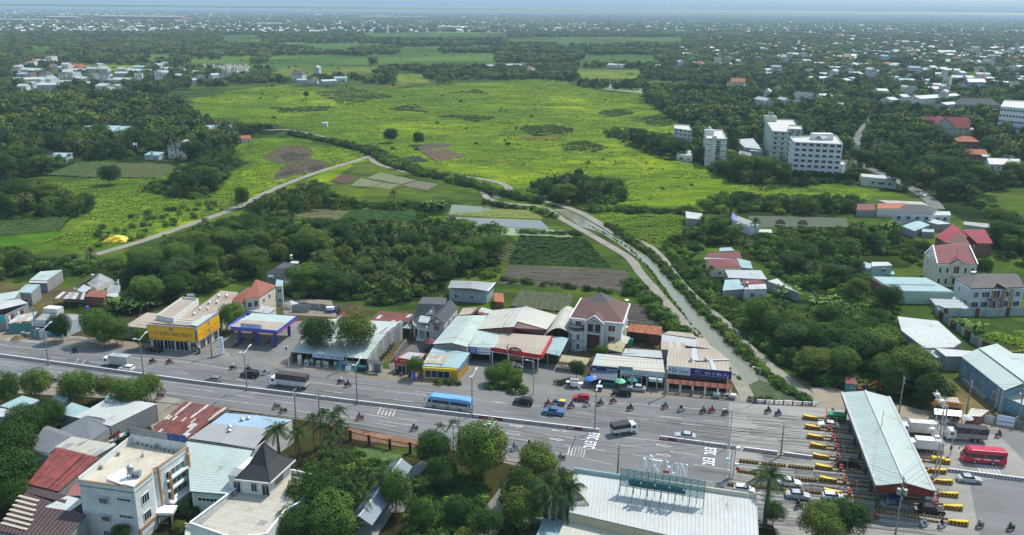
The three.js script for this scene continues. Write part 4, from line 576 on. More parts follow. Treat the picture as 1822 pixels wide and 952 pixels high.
{
const g=bld('restaurant','small red-fronted eatery with gold lettering beside the round tree','restaurant',705,664);walls(g,[[702,636,4],[728,640,4],[757,629,4],[727,625,4]],C.red);roofQ(g,[[702,637,3.6],[746,642,3.6],[757,629,3.9],[726,626,3.9]],C.ltin,{along:'x'});signB(g,[702,636,4],[728,640,4],2.3,1.8,txt(320,150,'#a3121d',[['ANH',190,58,66,'#e9b32c']],(x)=>{small(x,60,118,200,'#e7d6d0');x.fillStyle='#f2ece4';x.fillRect(14,20,52,16);x.fillRect(14,46,52,16);}),{back:C.red});wins(g,[702,636,4],[728,640,4],[[0.5,0.1,2.6,2,2],[0.88,0.1,1,2,1]],{name:'door',pane:'door_leaf'});
const bn=thing('banner_flag','blue feather banner on the verge before the red eatery','banner',G(734,682));new MB().cyl(0,0,0,0.05,3.6,6).build('pole',C.steel,bn);new MB().quad(V(0.05,0.9,0),V(0.75,1.0,0.1),V(0.75,3.3,0.1),V(0.05,3.6,0)).quad(V(0.05,0.9,-0.02),V(0.75,1.0,0.08),V(0.75,3.3,0.08),V(0.05,3.6,-0.02)).build('cloth',C.blue,bn);
}
{
const g=bld('cafe','yellow-walled cafe with teal sheet roof and tan roof patch','shop',785,675);roofQ(g,[[750,651,3.7],[816,655,3.7],[836,628,4.6],[771,617,4.6]],C.teali);sheets(g,[[753,646,3.95],[788,648,3.95],[801,632,4.3],[765,630,4.3]],7,4,(r)=>(r<0.75?C.tan:C.ctin),21,{name:'roof_patch_sheet'});walls(g,[[752,653,3.5],[814,657,3.5],[833,632,4.3],[772,620,4.3]],M('yellow wall',0.6,0.36,0.04,{map:T.grime}));wins(g,[752,653,3.5],[814,657,3.5],[[0.42,0.8,6.4,1.9,4]]);signB(g,[814,657,3.5],[833,632,4.3],2.6,1.1,txt(256,80,'#3a78b8',[],(x)=>{small(x,20,25,200,'#dfe9f2');small(x,40,50,150,'#dfe9f2');}));new MB().bar(g.L(752,653,3.5).setY(3.2),g.L(814,657,3.5).setY(3.2),0.5,0.6).build('yellow_eave',C.yellow,g);
}
{
const g=bld('warehouse','long pale green gabled warehouse beside the grey villa','warehouse',810,640);roofQ(g,[[770,612,5.4],[803,610,6.6],[841,561,6.8],[814,562,5.4]],C.gtin,{along:'d'});roofQ(g,[[803,610,6.6],[831,617,5.4],[867,561,5.4],[841,561,6.8]],C.gtin,{name:'roof'});walls(g,[[772,614,5.3],[830,618,5.3],[865,562,5.3],[816,563,5.3]],C.grey);faces(g,[[[772,614,5.3],[830,618,5.3],[803,612,6.4]]],C.grey,'gable',0.05);wins(g,[772,614,5.3],[830,618,5.3],[[0.5,5.4,0.9,0.6]]);new MB().bar(g.L(803,610,6.75),g.L(841,561,6.95),0.5,0.08).build('ridge_cap',C.gtin,g);
const s=bld('shed','tan and red patched sheet roof at the back of the pale green warehouse','shed',845,580);sheets(s,[[815,561,5],[842,559,5.6],[856,547,5.9],[824,549,5]],5,2,(r,i)=>(i===4?C.rbrown:C.tan),31);sheets(s,[[848,558,5.5],[868,562,5],[875,552,5],[857,547,5.9]],4,3,(r,i,j)=>(j===0?C.rust:C.gtin),32);walls(s,[[815,562,4.9],[868,563,4.9],[875,553,4.9],[824,550,4.9]],C.grey);
const b=bld('market_hall','wide cream gabled market hall with dark red front panel','hall',905,620);sheets(b,[[850,586,5.6],[911,582,7.6],[935,547,7.8],[875,553,5.6]],7,4,(r,i,j)=>(j<2?C.ctin:r<0.6?C.ctin:C.ltin),33);roofQ(b,[[918,571,7.8],[973,586,5.6],[992,561,5.6],[936,545,7.9]],C.ctin,{along:'x'});walls(b,[[851,587,5.5],[911,583,7.4],[920,572,7.4],[973,587,5.5],[992,562,5.5],[936,546,7.5],[876,554,5.5]],wallM('rust brown',0.2,0.1,0.075));faces(b,[[[911,583,7.2],[970,597,3.8],[973,587,5.4],[920,572,7.5]]],C.rbrown,'front_panel',0.06);for(let i=0;i<9;i++){const t=(i + 0.5)/ 9;new MB().bar(b.L(lerp(911,970,t),lerp(582.6,596.6,t),lerp(7.25,3.85,t)),b.L(lerp(920,973,t),lerp(571.8,586.8,t),lerp(7.55,5.45,t)),0.1).build('panel_rib',C.dbrown,b);}new MB().bar(b.L(912,581.5,7.75),b.L(936,545.5,8),0.7,0.1).build('ridge_cap',C.wtin,b);
const c=bld('shed','pale green lean-to roof between warehouse and tan market roof','shed',860,640);roofQ(c,[[832,616,4.6],[874,619,4.6],[895,590,5.4],[850,588,5.4]],C.gtin);posts(c,[[836,643],[872,646]],4.5,0.2,C.steel);walls(c,[[895,591,5.2],[850,589,5.2]],OPEN,{open:true});roofQ(c,[[873,618,4.9],[879,618.5,4.9],[899,590,5.5],[895,590,5.5]],C.wtin,{name:'gutter',rib:0});
signB(c,[836,616.3,4.6],[850,617.3,4.6],2.7,1.9,txt(128,128,'#5c7fc0',[],(x)=>{small(x,14,30,90,'#d8e2f4');small(x,20,60,80,'#d8e2f4');small(x,14,92,96,'#d8e2f4');}),{off:0.15});signB(c,[850,617.3,4.6],[873,619,4.6],2.6,2,txt(256,140,'#dfe3e8',[['A',34,40,56,'#5a3f86']],(x)=>{small(x,66,24,150,'#8a6a8a');small(x,66,46,120,'#8a6a8a');x.fillStyle='#2c3444';x.fillRect(20,88,30,26);x.fillRect(70,92,44,22);x.fillStyle='#7fb0c8';x.fillRect(140,84,80,34);}),{off:0.15});
const f=bld('market_stall_hall','tan-roofed open market front with deep red fascia and arched sign','market',925,655),H=4.7;roofQ(f,[[874,618,H],[962,632,H],[981,598,5.6],[894,592,5.6]],C.tan,{rib:0.8});const F0=f.L(874,618,H),F1=f.L(962,632,H),F2=f.L(981,598,5.6);const n1=outN(F0,F1),fb=new MB();fb.hex([F0,F1,F1.clone().addScaledVector(n1,0.25),F0.clone().addScaledVector(n1,0.25)].map((p)=>p.clone().setY(H - 1.15)),[F0,F1,F1.clone().addScaledVector(n1,0.12),F0.clone().addScaledVector(n1,0.12)].map((p)=>p.clone().setY(H + 0.12)));fb.build('fascia',C.red,f);new MB().hex([F1,F2,F2.clone().add(V(0.4,0,0)),F1.clone().add(V(0.5,0,0))].map((p)=>p.clone().setY(p.y - 1.1)),[F1,F2,F2.clone().add(V(0.3,0,0)),F1.clone().add(V(0.4,0,0))].map((p)=>p.clone().setY(p.y + 0.15))).build('side_fascia',C.red,f);
const trim=new MB().bar(F0.clone().addScaledVector(n1,0.3).setY(H - 1.12),F1.clone().addScaledVector(n1,0.3).setY(H - 1.12),0.1);trim.build('white_trim',C.paint,f);const tx=txt(512,64,'#9a1622',[],(x)=>{x.fillStyle='#d8b8b0';x.fillRect(20,12,40,8);small(x,70,28,200,'#e2c4bc');});mesh('fascia_print',new THREE.PlaneGeometry(5.5,0.7),new THREE.MeshStandardMaterial({map:tx,roughness:0.5}),f).position.copy(F0.clone().lerp(F1,0.24).addScaledVector(n1,0.22).setY(H - 0.5));f.children.at(-1).rotation.y=Math.atan2(n1.x,n1.z);
const ac=F0.clone().lerp(F1,0.5).addScaledVector(n1,0.1),sh=new THREE.Shape();sh.absellipse(0,0,1.9,1.15,0,Math.PI);const ag=new THREE.ExtrudeGeometry(sh,{depth:0.14,bevelEnabled:false,curveSegments:14});const am=mesh('arch_sign',ag,M('arch brown',0.34,0.12,0.06),f);am.position.copy(ac).setY(H + 0.1);am.rotation.y=Math.atan2(n1.x,n1.z);const al=new MB();for(let i=0;i<5;i++)al.cbox(-0.9 + i*0.45,0.2,0.15,0.3,0.42,0.05);al.build('lettering',C.paint,am);
posts(f,[[876,652],[905,657],[930,661],[957,664],[948,655]],H - 0.4,0.22,C.white);walls(f,[[981,599,5.4],[894,593,5.4]],OPEN,{open:true});const kb=f.L(918,656);signB(f,[904,654],[932,659],2.6,0.8,txt(256,48,'#7e2c14',[],(x)=>small(x,20,18,210,'#e8a24a')),{off:0});
[[906,656,C.yellow,'yellow poster board'],[914,655,C.paint,'pale poster board'],[923,658,C.yellow,'second yellow poster board'],[907,661,C.red,'red framed poster'],[924,663,C.dark,'dark framed poster']].forEach(([x,y,m,s])=>{const k=thing('poster_board',s + ' in the shade of the red market front','poster',G(x,y),14);new MB().cbox(0,0.7,0,1.1,1.2,0.08).build('board',C.paint,k);new MB().cbox(0,0.8,0.05,0.9,1,0.04).build('print',m,k);new MB().cbox(0,0,0,0.1,0.7,0.1).build('stand',C.steel,k);});
const v=bld('shed','cream barrel-vaulted shed between market hall and brown-roofed villa','shed',990,620);const L0=v.L(967,598,4.4),R1=v.L(1017,596,4.4),L3=v.L(991,559,4.4),R2=v.L(1028,556,4.4),vm=new MB();let pa,pb;for(let i=0;i<=10;i++){const t=i / 10,y=4.4 + Math.sin(Math.PI*t)*2.3,a=L0.clone().lerp(R1,t).setY(y),b2=L3.clone().lerp(R2,t).setY(y);if(pa)vm.slab([pa,a,b2,pb],0.1);pa=a;pb=b2;}vm.build('roof',C.ctin,v);posts(v,[[970,620],[1012,622]],4.4,0.2,C.steel);walls(v,[[967,599,4.4],[991,560,4.4],[1028,557,4.4]],OPEN,{open:true});
const w=bld('shed','teal flat lean-to beside the red market front','shed',990,650);roofQ(w,[[971,628,3.8],[996,633,3.8],[1012,601,4.2],[983,598,4.2]],C.teali);posts(w,[[974,651],[994,655],[1005,632]],3.8,0.18,C.steel);walls(w,[[1012,602,4.1],[983,599,4.1]],OPEN,{open:true});
const y=bld('gate_roof','straw-coloured awning over the villa gate','awning',1025,662);roofQ(y,[[995,643,2.7],[1043,649,2.7],[1050,637,3.2],[1000,631,3.2]],M('straw sheet',0.5,0.45,0.26,{map:T.sheet}));posts(y,[[998,656],[1041,663]],2.7,0.22,C.cream);const a0=y.L(999,656),b0=y.L(1040,662);for(let i=0;i<12;i++){const p=a0.clone().lerp(b0,(i + 0.5)/ 12);new MB().cbox(p.x,0.1,p.z,0.12,2,0.12).build('gate_bar',M('ochre iron',0.3,0.2,0.04),y);}new MB().bar(a0.clone().setY(2),b0.clone().setY(2),0.12).bar(a0.clone().setY(0.6),b0.clone().setY(0.6),0.12).build('gate_rail',C.dark,y);
}
{
const g=bld('villa','three-level white villa with brown hipped roof and pyramid cap','house',1040,628),e=8.6,wt=wallM('villa white',0.78,0.8,0.83);const c=[[1013,566,e],[1109,576,e],[1121,541,e],[1034,531,e]],k=[[1047,537,11.4],[1083,539,11.4],[1087,528,11.4],[1056,526,11.4]];
faces(g,[[c[0],c[1],k[1],k[0]],[c[1],c[2],k[2],k[1]],[c[2],c[3],k[3],k[2]],[c[3],c[0],k[0],k[3]],[[1039,573,e],[1058,562,10.6],[1062,553,10.6],[1046,560,e + 0.6]],[[1058,562,10.6],[1075,577,e],[1076,563,e + 0.6],[1062,553,10.6]]],C.btile);faces(g,[[k[0],k[1],[1069,519,13.4]],[k[1],k[2],[1069,519,13.4]],[k[2],k[3],[1069,519,13.4]],[k[3],k[0],[1069,519,13.4]]],C.gtile,'cap_roof');
walls(g,[[1017,568,e - 0.1],[1106,577,e - 0.1],[1117,545,e - 0.1],[1037,535,e - 0.1]],wt);faces(g,[[[1041,575,e - 0.2],[1074,578,e - 0.2],[1058,565,10.3]]],wt,'gable',0.06);const ev=loc(g,c),tb=new MB();for(let i=0;i<4;i++)tb.bar(ev[i],ev[(i + 1)% 4],0.35,0.3);tb.build('eave_trim',C.paint,g);const ga=[[1039,573,e + 0.1],[1058,562,10.75],[1075,577,e + 0.1]].map((q)=>g.L(...q));new MB().bar(ga[0],ga[1],0.3).bar(ga[1],ga[2],0.3).build('gable_trim',C.paint,g);const gm=[[1046,574,e],[1070,577,e],[1052,569.5,9.6],[1064,571,9.6],[1058,574,9.0]].map((q)=>g.L(...q).add(V(0,0,0.15)));new MB().bar(gm[0],gm[3],0.14).bar(gm[1],gm[2],0.14).bar(gm[2],gm[3],0.14).build('gable_frame',C.grey,g);
const VA=g.L(1017,568,e - 0.1),VB=g.L(1106,577,e - 0.1),von=outN(VA,VB),vp=(t,o)=>VA.clone().lerp(VB,t).addScaledVector(von,o).setY(0),tw=vp(0.14,0.7),tm=new MB().cyl(tw.x,0,tw.z - 0.6,2.5,5.9,16);tm.build('round_bay',wt,g);new MB().cyl(tw.x,5.9,tw.z - 0.6,2.7,0.3,16).cyl(tw.x,3,tw.z - 0.6,2.6,0.2,16).build('cornice',C.grey,g);new MB().cyl(tw.x,6.3,tw.z - 0.6,2.6,0.75,16).build('balcony_rail',C.dark,g);
for(const a of[-0.9,0,0.9])for(const y of[0.7,3.5]){const n=V(Math.sin(a),0,Math.cos(a));windowAt(g,V(tw.x,y,tw.z - 0.6).addScaledVector(n,2.47),n,0.8,1.7);}
const px=[vp(0.29,0.4),vp(0.62,0.4)];for(const p of px)new MB().cbox(p.x,0,p.z + 0.9,0.7,8.5,0.7).build('porch_column',wt,g);new MB().bar(px[0].clone().setY(5.4).add(V(0,0,0.5)),px[1].clone().setY(5.4).add(V(0,0,0.5)),1.6,0.4).build('porch_slab',wt,g);for(let i=0;i<7;i++){const p=px[0].clone().lerp(px[1],(i + 0.5)/ 7);new MB().cbox(p.x,5.6,p.z + 1.1,0.12,0.9,0.12).build('baluster',C.dark,g);}
wins(g,[1017,568,8.5],[1106,577,8.5],[[0.455,0.3,3.2,4.2,4],[0.39,5.7,1.2,2.2],[0.53,5.7,1.2,2.2]],{glass:C.wood,frame:C.wood});wins(g,[1017,568,8.5],[1106,577,8.5],[[0.81,6.1,1.9,1.7,2],[0.81,2.9,1.9,1.7,2]],{glass:C.wood});wins(g,[1017,568,8.5],[1106,577,8.5],[[0.14,6.1,1.6,2.1,2]],{glass:C.wood});wins(g,[1106,577,8.5],[1117,545,8.5],[[0.3,6,1.2,1.6],[0.7,6,1.2,1.6],[0.4,3,1.2,1.6]]);
for(let i=0;i<5;i++){const p=g.L(1111,578 + i*6,0);new MB().cbox(p.x + 0.4,2.4 +(5 - i)*1.1,p.z,1.1,0.16,1.4).build('stair_landing',C.white,g);}const sp=g.L(1113,600);new MB().cyl(sp.x + 0.4,0,sp.z,0.16,8.5,8).build('stair_post',C.white,g);
const y=bld('awning','straw sheet awning beside the villa shrubs','awning',1095,640);roofQ(y,[[1075,620,3.4],[1106,627,3.4],[1116,605,3.8],[1098,600,3.8]],M('straw sheet',0.5,0.45,0.26));posts(y,[[1078,640],[1105,646]],3.4,0.16,C.steel);roofQ(y,[[1103,607,3.7],[1115,612,3.7],[1121,600,4],[1108,596,4]],C.ctin,{name:'upper_sheet'});
}
{const g=bld('shed','open kitchen shed with bright orange tiled roof','shed',1146,622);sheets(g,[[1116,590,3.6],[1177,597,3.6],[1178,582,4.6],[1121,576,4.6]],14,4,(r)=>(r<0.8?C.otile:C.rtile),41,{name:'roof_tile_panel'});posts(g,[[1119,614],[1147,618],[1175,620]],3.5,0.2,C.wood);walls(g,[[1178,583,4.4],[1121,577,4.4],[1116,591,3.4]],C.brick,{open:true});new MB().cbox(g.L(1165,612).x,0,g.L(1165,612).z,3.4,2.6,0.3).build('brick_partition',C.brick,g);const tg=thing('green_tarp_box','bright green tarpaulin screen at the open kitchen shed','screen',G(1120,616));new MB().hex([V(-0.7,0,0.4),V(0.7,0,0.4),V(0.7,0,-0.4),V(-0.7,0,-0.4)],[V(-0.4,2.4,0.3),V(1,2.2,0.3),V(1,2.2,-0.4),V(-0.4,2.4,-0.4)]).build('tarp',M('green tarp',0.03,0.32,0.2),tg);new MB().cbox(0.75,0,0,0.1,2.5,0.1).build('pole',C.steel,tg);}
{
const g=bld('shop_row','row of pale-roofed shops with navy sign and grey boards','shops',1115,690);roofQ(g,[[1053,651,4.3],[1183,663,4.3],[1180,640,5],[1062,629,5]],C.ctin,{along:'d'});roofQ(g,[[1053,650.6,4.36],[1070,652.3,4.36],[1074,630,5.06],[1062,629,5.06]],C.gtin,{name:'teal_strip'});roofQ(g,[[1106,632,4.4],[1178,637,4.4],[1176,624,4.8],[1113,620,4.8]],C.ltin,{name:'rear_roof'});walls(g,[[1055,652,4.2],[1181,664,4.2],[1178,626,4.7],[1064,630,4.7]],C.grey,{skip:[0]});walls(g,[[1052,652,4.5],[1061,630,5.2]],C.rbrown,{open:true,name:'side_cladding'});walls(g,[[1063,640,4],[1180,651,4]],OPEN,{open:true,name:'rear_partition'});
signB(g,[1050,651,4.3],[1099,655.3,4.3],2.9,1.75,txt(512,128,'#1c1f55',[['QUẢ',86,76,50,'#e6e8f2'],['KIM NGÂN',420,62,44,'#d9dcec']],(x)=>{x.strokeStyle='#c9cde0';x.lineWidth=5;x.beginPath();x.arc(150,40,26,3.2,6.2);x.stroke();x.fillStyle='#b0344a';x.fillRect(10,10,30,40);small(x,170,92,140,'#c9cde0');}),{off:0.3});signB(g,[1104,655.8,4.3],[1183,663,4.3],2.9,1.2,txt(512,80,'#a9b3bd',[],(x)=>{small(x,30,30,420,'#7f8a96');}),{off:0.25});signB(g,[1100,655.4,4.3],[1126,657.6,4.3],4.0,0.9,txt(256,80,'#4f8f8c',[]),{off:0});
const s0=g.L(1050,686),s1=g.L(1098,692);new MB().slab([s0.clone().setY(2.2),s1.clone().setY(2.2),g.L(1098,684).setY(3.5),g.L(1050,678).setY(3.5)],0.08).build('shutter_awning',M('slate awning',0.13,0.17,0.2),g);for(let i=0;i<4;i++){const x=[1103,1124,1150,1168][i];new MB().cbox(g.L(x,691 + i*1.5).x,0,g.L(x,691 + i*1.5).z,0.3,4,0.3).build('pillar',C.grey,g);}const a=g.L(1154,693),b=g.L(1178,696);new MB().hex([a,b,b.clone().add(V(0,0,-1)),a.clone().add(V(0,0,-1))].map((p)=>p.clone().setY(2.2)),[a,b,b.clone().add(V(0,0,-1)),a.clone().add(V(0,0,-1))].map((p)=>p.clone().setY(3))).build('canopy_box',C.pale,g);for(let i=0;i<3;i++){const p=a.clone().lerp(b,0.2 + i*0.3);new MB().cyl(p.x,2.6,p.z + 0.05,0.25,0.1,10).build('lamp_disc',C.paint,g);}
wins(g,[1104,684],[1150,689],[[0.2,0.2,2.2,2.4,3],[0.6,0.2,2.6,2.4,3]],{name:'shopfront'});
const h=bld('steel_shop','tan-roofed corner shop with white and navy sign boards','shop',1240,705);roofQ(h,[[1185,657,4.8],[1298,668,4.8],[1297,640,6],[1186,642,5.6]],C.tan,{along:'d'});roofQ(h,[[1186,642,5.6],[1297,640,6],[1275,622,5],[1190,618,5]],C.tan,{name:'rear_slope'});roofQ(h,[[1268,662,5.05],[1276,663,5.05],[1268,640.5,6.1],[1261,640.5,6]],C.wtin,{name:'white_strip',rib:0});roofQ(h,[[1231,641,5.85],[1242,641,5.9],[1239,619.5,5.2],[1230,619.5,5.2]],C.wtin,{name:'white_strip',rib:0});new MB().bar(h.L(1238,641,5.95),h.L(1298,640,6.1),0.55,0.08).build('ridge_cap',C.wtin,h);walls(h,[[1187,659,4.7],[1296,669,4.7],[1295,641,5.8],[1274,623,4.8],[1191,619,4.8]],C.cream,{skip:[0]});walls(h,[[1190,646,4],[1295,655,4]],OPEN,{open:true,name:'rear_partition'});ventilators(h,[[1230,640],[1256,640]],6);
const rear=bld('shed','patched pale and tan sheet roofs behind the corner shop, by the canal path','shed',1215,640);roofQ(rear,[[1177,609,4.2],[1242,618,4.2],[1240,604,4.8],[1178,595,4.8]],C.ltin);sheets(rear,[[1176,622,4],[1220,624,4],[1217,611,4.3],[1176,608,4.3]],6,1,(r)=>(r<0.5?C.tan:C.ctin),51);roofQ(rear,[[1240,617,4.4],[1272,622,4.4],[1254,602,4.6],[1238,600,4.6]],C.tan);roofQ(rear,[[1180,594,4.4],[1240,602,4.4],[1232,593,4.8],[1190,589,4.8]],C.tan);walls(rear,[[1177,623,3.9],[1272,624,3.9],[1252,600,4.2],[1190,590,4.2]],C.grey);
signB(h,[1186,687.5],[1226,691.5],3.7,2.2,txt(512,170,'#c3d3dd',[['P',52,84,92,'#1f3f58'],['mina',372,96,92,'#1f3f58']],(x)=>{x.strokeStyle='#1f3f58';x.lineWidth=15;x.beginPath();x.arc(135,84,36,0.7,5.4);x.stroke();x.beginPath();x.arc(178,90,26,0,6.3);x.stroke();x.lineWidth=6;x.beginPath();x.moveTo(150,120);x.quadraticCurveTo(250,60,320,30);x.stroke();small(x,40,12,90,'#5a7890');small(x,30,146,420,'#5a7890');}),{off:0.35});signB(h,[1226,691.5],[1299,698.5],3.7,2.2,txt(768,190,'#15166a',[['QUỐC QUỐC',470,92,76,'#cfd0da']],(x)=>{x.strokeStyle='#cfd0da';x.lineWidth=7;x.beginPath();x.ellipse(140,80,58,30,0.1,0,6.3);x.stroke();x.beginPath();x.moveTo(110,86);x.quadraticCurveTo(150,30,175,26);x.stroke();small(x,190,20,400,'#8d93c8');small(x,24,148,700,'#c8cae8');}),{off:0.35});
const t0=h.L(1186,697),t1=h.L(1300,708);for(let i=0;i<26;i++){const p=t0.clone().lerp(t1,i / 26),q=t0.clone().lerp(t1,(i + 0.96)/ 26),n=outN(t0,t1);new MB().slab([p.clone().addScaledVector(n,0.9).setY(2.75),q.clone().addScaledVector(n,0.9).setY(2.75),q.clone().addScaledVector(n,-0.1).setY(3.55 + 0.05*(i % 2)),p.clone().addScaledVector(n,-0.1).setY(3.55 + 0.05*(i % 2))],0.08).build('roof_tile_panel',i % 3===0?C.otile:i % 3===1?C.rtile:C.mtile,h);}for(let i=0;i<6;i++){const p=t0.clone().lerp(t1,0.01 + i*0.195);new MB().cbox(p.x,0,p.z + 0.2,0.45,3.1,0.45).build('pillar',C.white,h);}for(const i of[0,1,4]){const p=t0.clone().lerp(t1,0.1 + i*0.195),q=new MB().cbox(0,0,0,3.4,0.9,0.1);const m=q.build('shutter',C.mint,h);m.position.set(p.x,2.2,p.z - 0.3);m.rotation.y=-0.19;}
}
{
const g=bld('house','light blue house with pale grey sheet roof behind the market halls','house',835,530);roofQ(g,[[797,512,4.2],[838,513,5.3],[842,500,5.3],[803,499,4.2]],C.gray);roofQ(g,[[838,513,5.3],[868,518,4.2],[880,503,4.2],[842,500,5.3]],C.gray,{name:'roof'});walls(g,[[799,514,4.1],[866,519,4.1],[878,504,4.1],[804,500,4.1]],wallM('light blue',0.42,0.52,0.62));faces(g,[[[799,514,4.1],[866,519,4.1],[838,515,5.2]]],wallM('light blue'),'gable',0.05);wins(g,[799,514,4.1],[866,519,4.1],[[0.2,1.2,1.2,1.2],[0.6,1.2,1.2,1.2]]);new MB().bar(g.L(868,518,4.3),g.L(881,503,4.3),0.4,0.2).build('verge_board',C.paint,g);free([790,495],[885,498],[885,545],[795,545]);
const b=bld('brick_hut','small orange brick hut behind the light blue house','hut',888,540);roofQ(b,[[880,536,2.4],[897,538,2.4],[895,522,2.8],[879,521,2.8]],C.otile);walls(b,[[881,537,2.3],[896,539,2.3],[894,523,2.6],[880,522,2.6]],C.brick);
const d=bld('house','low dark-roofed farmhouse deep in the grove','house',500,500);faces(d,[[[471,487,3.2],[507,490,3.2],[512,478,5],[490,476,5]],[[507,490,3.2],[535,473,3.2],[530,468,4.4],[512,478,5]],[[490,476,5],[512,478,5],[530,468,4.4],[505,467,3.4]]],C.gtile);walls(d,[[474,488,3.1],[506,491,3.1],[532,474,3.1],[505,469,3.1]],C.grey);roofQ(d,[[516,468,4.8],[530,469,4.8],[532,465,4.9],[519,464,4.9]],C.wtin,{name:'upper_roof'});free([455,470],[545,455],[545,490],[520,505],[465,505]);
tank('steel tank on a lattice stand by the dark-roofed farmhouse',518,463,5.2);
}
// the near side of the highway
{
const g=bld('office_building','white three-storey block with orange trim and walled roof terrace','building',238,975),wt=wallM('cool white',0.86,0.92,0.94),or=M('orange trim',0.55,0.33,0.17,{map:T.grime}),H=11.2;
const pts=[[139,854],[188,860.5],[238,868],[270,842],[272,834],[281,831],[333,795],[233,779]].map(([x,y])=>g.L(x,y,H));const base=(h)=>pts.map((p)=>p.clone().setY(h));
walls(g,pts,wt,{drop:0});new MB().slab(base(H - 0.95),0.3).build('roof_deck',M('deck concrete',0.74,0.69,0.58,{map:T.conc}),g);{const b=new MB();for(let i=0;i + 1<7;i++)b.bar(pts[i].clone().setY(H + 0.06),pts[i + 1].clone().setY(H + 0.06),0.3,0.14);b.bar(pts[6].clone(),pts[6].clone().setY(2.8),0.4).bar(pts[5].clone(),pts[5].clone().setY(2.8),0.35);b.build('orange_coping',or,g);}
const hi=[pts[0],pts[7],pts[6]];for(let i=0;i<2;i++){const a=hi[i],b=hi[i + 1],s=outN(a,b).multiplyScalar(0.2);new MB().hex([a,b,b.clone().add(s),a.clone().add(s)],[a,b,b.clone().add(s),a.clone().add(s)].map((p)=>p.clone().setY(H +(i?0.9:0.55)))).build('terrace_wall',C.white,g);}
for(let i=0;i<12;i++){const a=pts[7].clone().lerp(pts[6],i / 12),b=pts[7].clone().lerp(pts[6],(i + 0.97)/ 12),n=outN(pts[7],pts[6]);const q=new MB().hex([a,b,b.clone().addScaledVector(n,0.06),a.clone().addScaledVector(n,0.06)].map((p)=>p.clone().setY(H + 0.9)),[a,b,b.clone().addScaledVector(n,0.06),a.clone().addScaledVector(n,0.06)].map((p)=>p.clone().setY(H + 2.3 + 0.1*(i % 2))));q.build('screen_sheet',i>7?M('blue sheet',0.05,0.08,0.26):C.gray,g);if(i % 2)new MB().bar(a.clone().setY(H - 0.9),a.clone().setY(H + 2.4),0.07).bar(a.clone().setY(H + 1.9),a.clone().addScaledVector(n,1.4).setY(H - 0.9),0.05).build('screen_brace',C.steel,g);}
const st=[[188,851],[219,864],[238,869],[252,853],[222,838]].map(([x,y])=>g.L(x,y,H));new MB().hex(st.map((p)=>p.clone().setY(H - 0.9)),st.map((p)=>p.clone().setY(H + 0.35))).build('stair_head',C.white,g);new MB().slab(loc(g,[[188,851,H + 0.45],[216,862,H + 0.45],[238,845,H + 0.45],[220,832,H + 0.45]]),0.12).build('stair_roof',C.paint,g);
const A=pts[0].clone().setY(0),B=pts[2].clone().setY(0),D=pts[3].clone().setY(0);wins(g,A,B,[[0.42,7.2,1.6,1.2,4],[0.42,3.6,1.6,1.2,4],[0.42,0.4,1.6,1.2,4],[0.8,8.3,2.6,0.55,5],[0.8,4.9,2.6,0.55,5]],{off:0.12});{const n=outN(A,B);for(const y of[8.6,5]){const p=A.clone().lerp(B,0.42).addScaledVector(n,0.4);new MB().cbox(p.x,y,p.z,2.5,0.07,0.85).build('window_hood',C.ltin,g);}}wins(g,B,D,[[0.5,6.8,1.9,1.7,3],[0.5,3.3,1.9,1.7,3]]);
{const n=outN(B,D),p=B.clone().lerp(D,0.5).addScaledVector(n,0.05);const b0=B.clone().addScaledVector(n,0.08),d0=D.clone().addScaledVector(n,0.08);new MB().bar(b0.clone().setY(2.7),d0.clone().setY(2.7),0.4).bar(b0.clone().setY(2.7),b0.clone().setY(0),0.35).build('orange_frame',or,g);signB(g,B.clone().lerp(D,0.1),B.clone().lerp(D,0.9),1.1,1.2,txt(256,80,'#e8ecee',[],(x)=>{small(x,20,20,210,'#9aa6b0');small(x,20,48,160,'#9aa6b0');}),{off:0.1});}
const E=pts[5].clone().setY(0),F=pts[6].clone().setY(0),n=outN(E,F);for(let k=0;k<3;k++){wins(g,E,F,[[0.52,3.6 + k*2.1,5.2,1.3,4]],{glass:M('green glazing',0.05,0.13,0.13,{roughness:0.1})});new MB().bar(E.clone().lerp(F,0.16).addScaledVector(n,0.3).setY(3.3 + k*2.1),E.clone().lerp(F,0.9).addScaledVector(n,0.3).setY(3.3 + k*2.1),0.7,0.35).build('floor_band',C.paint,g);}for(const t of[0.28,0.93]){const p=E.clone().lerp(F,t).addScaledVector(n,0.45);new MB().bar(p.clone().setY(0),p.clone().setY(t>0.5?10.2:9.2),0.5).build('orange_fin',or,g);}const pr=E.clone().lerp(F,-0.1).addScaledVector(n,1.4);new MB().cbox(pr.x,2.7,pr.z,3.4,0.5,2.6).build('porch_roof',C.paint,g);new MB().cbox(pr.x + 1.4,0,pr.z + 1,0.35,2.8,0.35).cbox(pr.x - 1.4,0,pr.z + 1,0.35,2.8,0.35).build('porch_post',or,g);new MB().bar(E.clone().lerp(F,0.15).addScaledVector(n,0.6).setY(3),F.clone().addScaledVector(n,0.6).setY(3),1.6,0.35).build('canopy',C.paint,g);
const mast=g.L(254,812,H - 0.9);new MB().cyl(mast.x,H - 0.9,mast.z,0.05,4.6,6).cbox(mast.x,H - 0.9,mast.z,0.4,0.5,0.4).build('antenna_mast',C.steel,g);for(let i=0;i<9;i++){const p=g.L(245 + i*8,790 + i*2,H - 0.9);new MB().cbox(p.x,H - 0.95,p.z,0.18,0.45,0.18).build('rebar_stub',C.dark,g);}for(const[x,y]of[[211,810],[180,834],[278,797]]){const p=g.L(x,y,H - 0.9);new MB().cbox(p.x,H - 0.95,p.z,0.5,0.7,0.5).build('roof_block',C.concrete,g);}
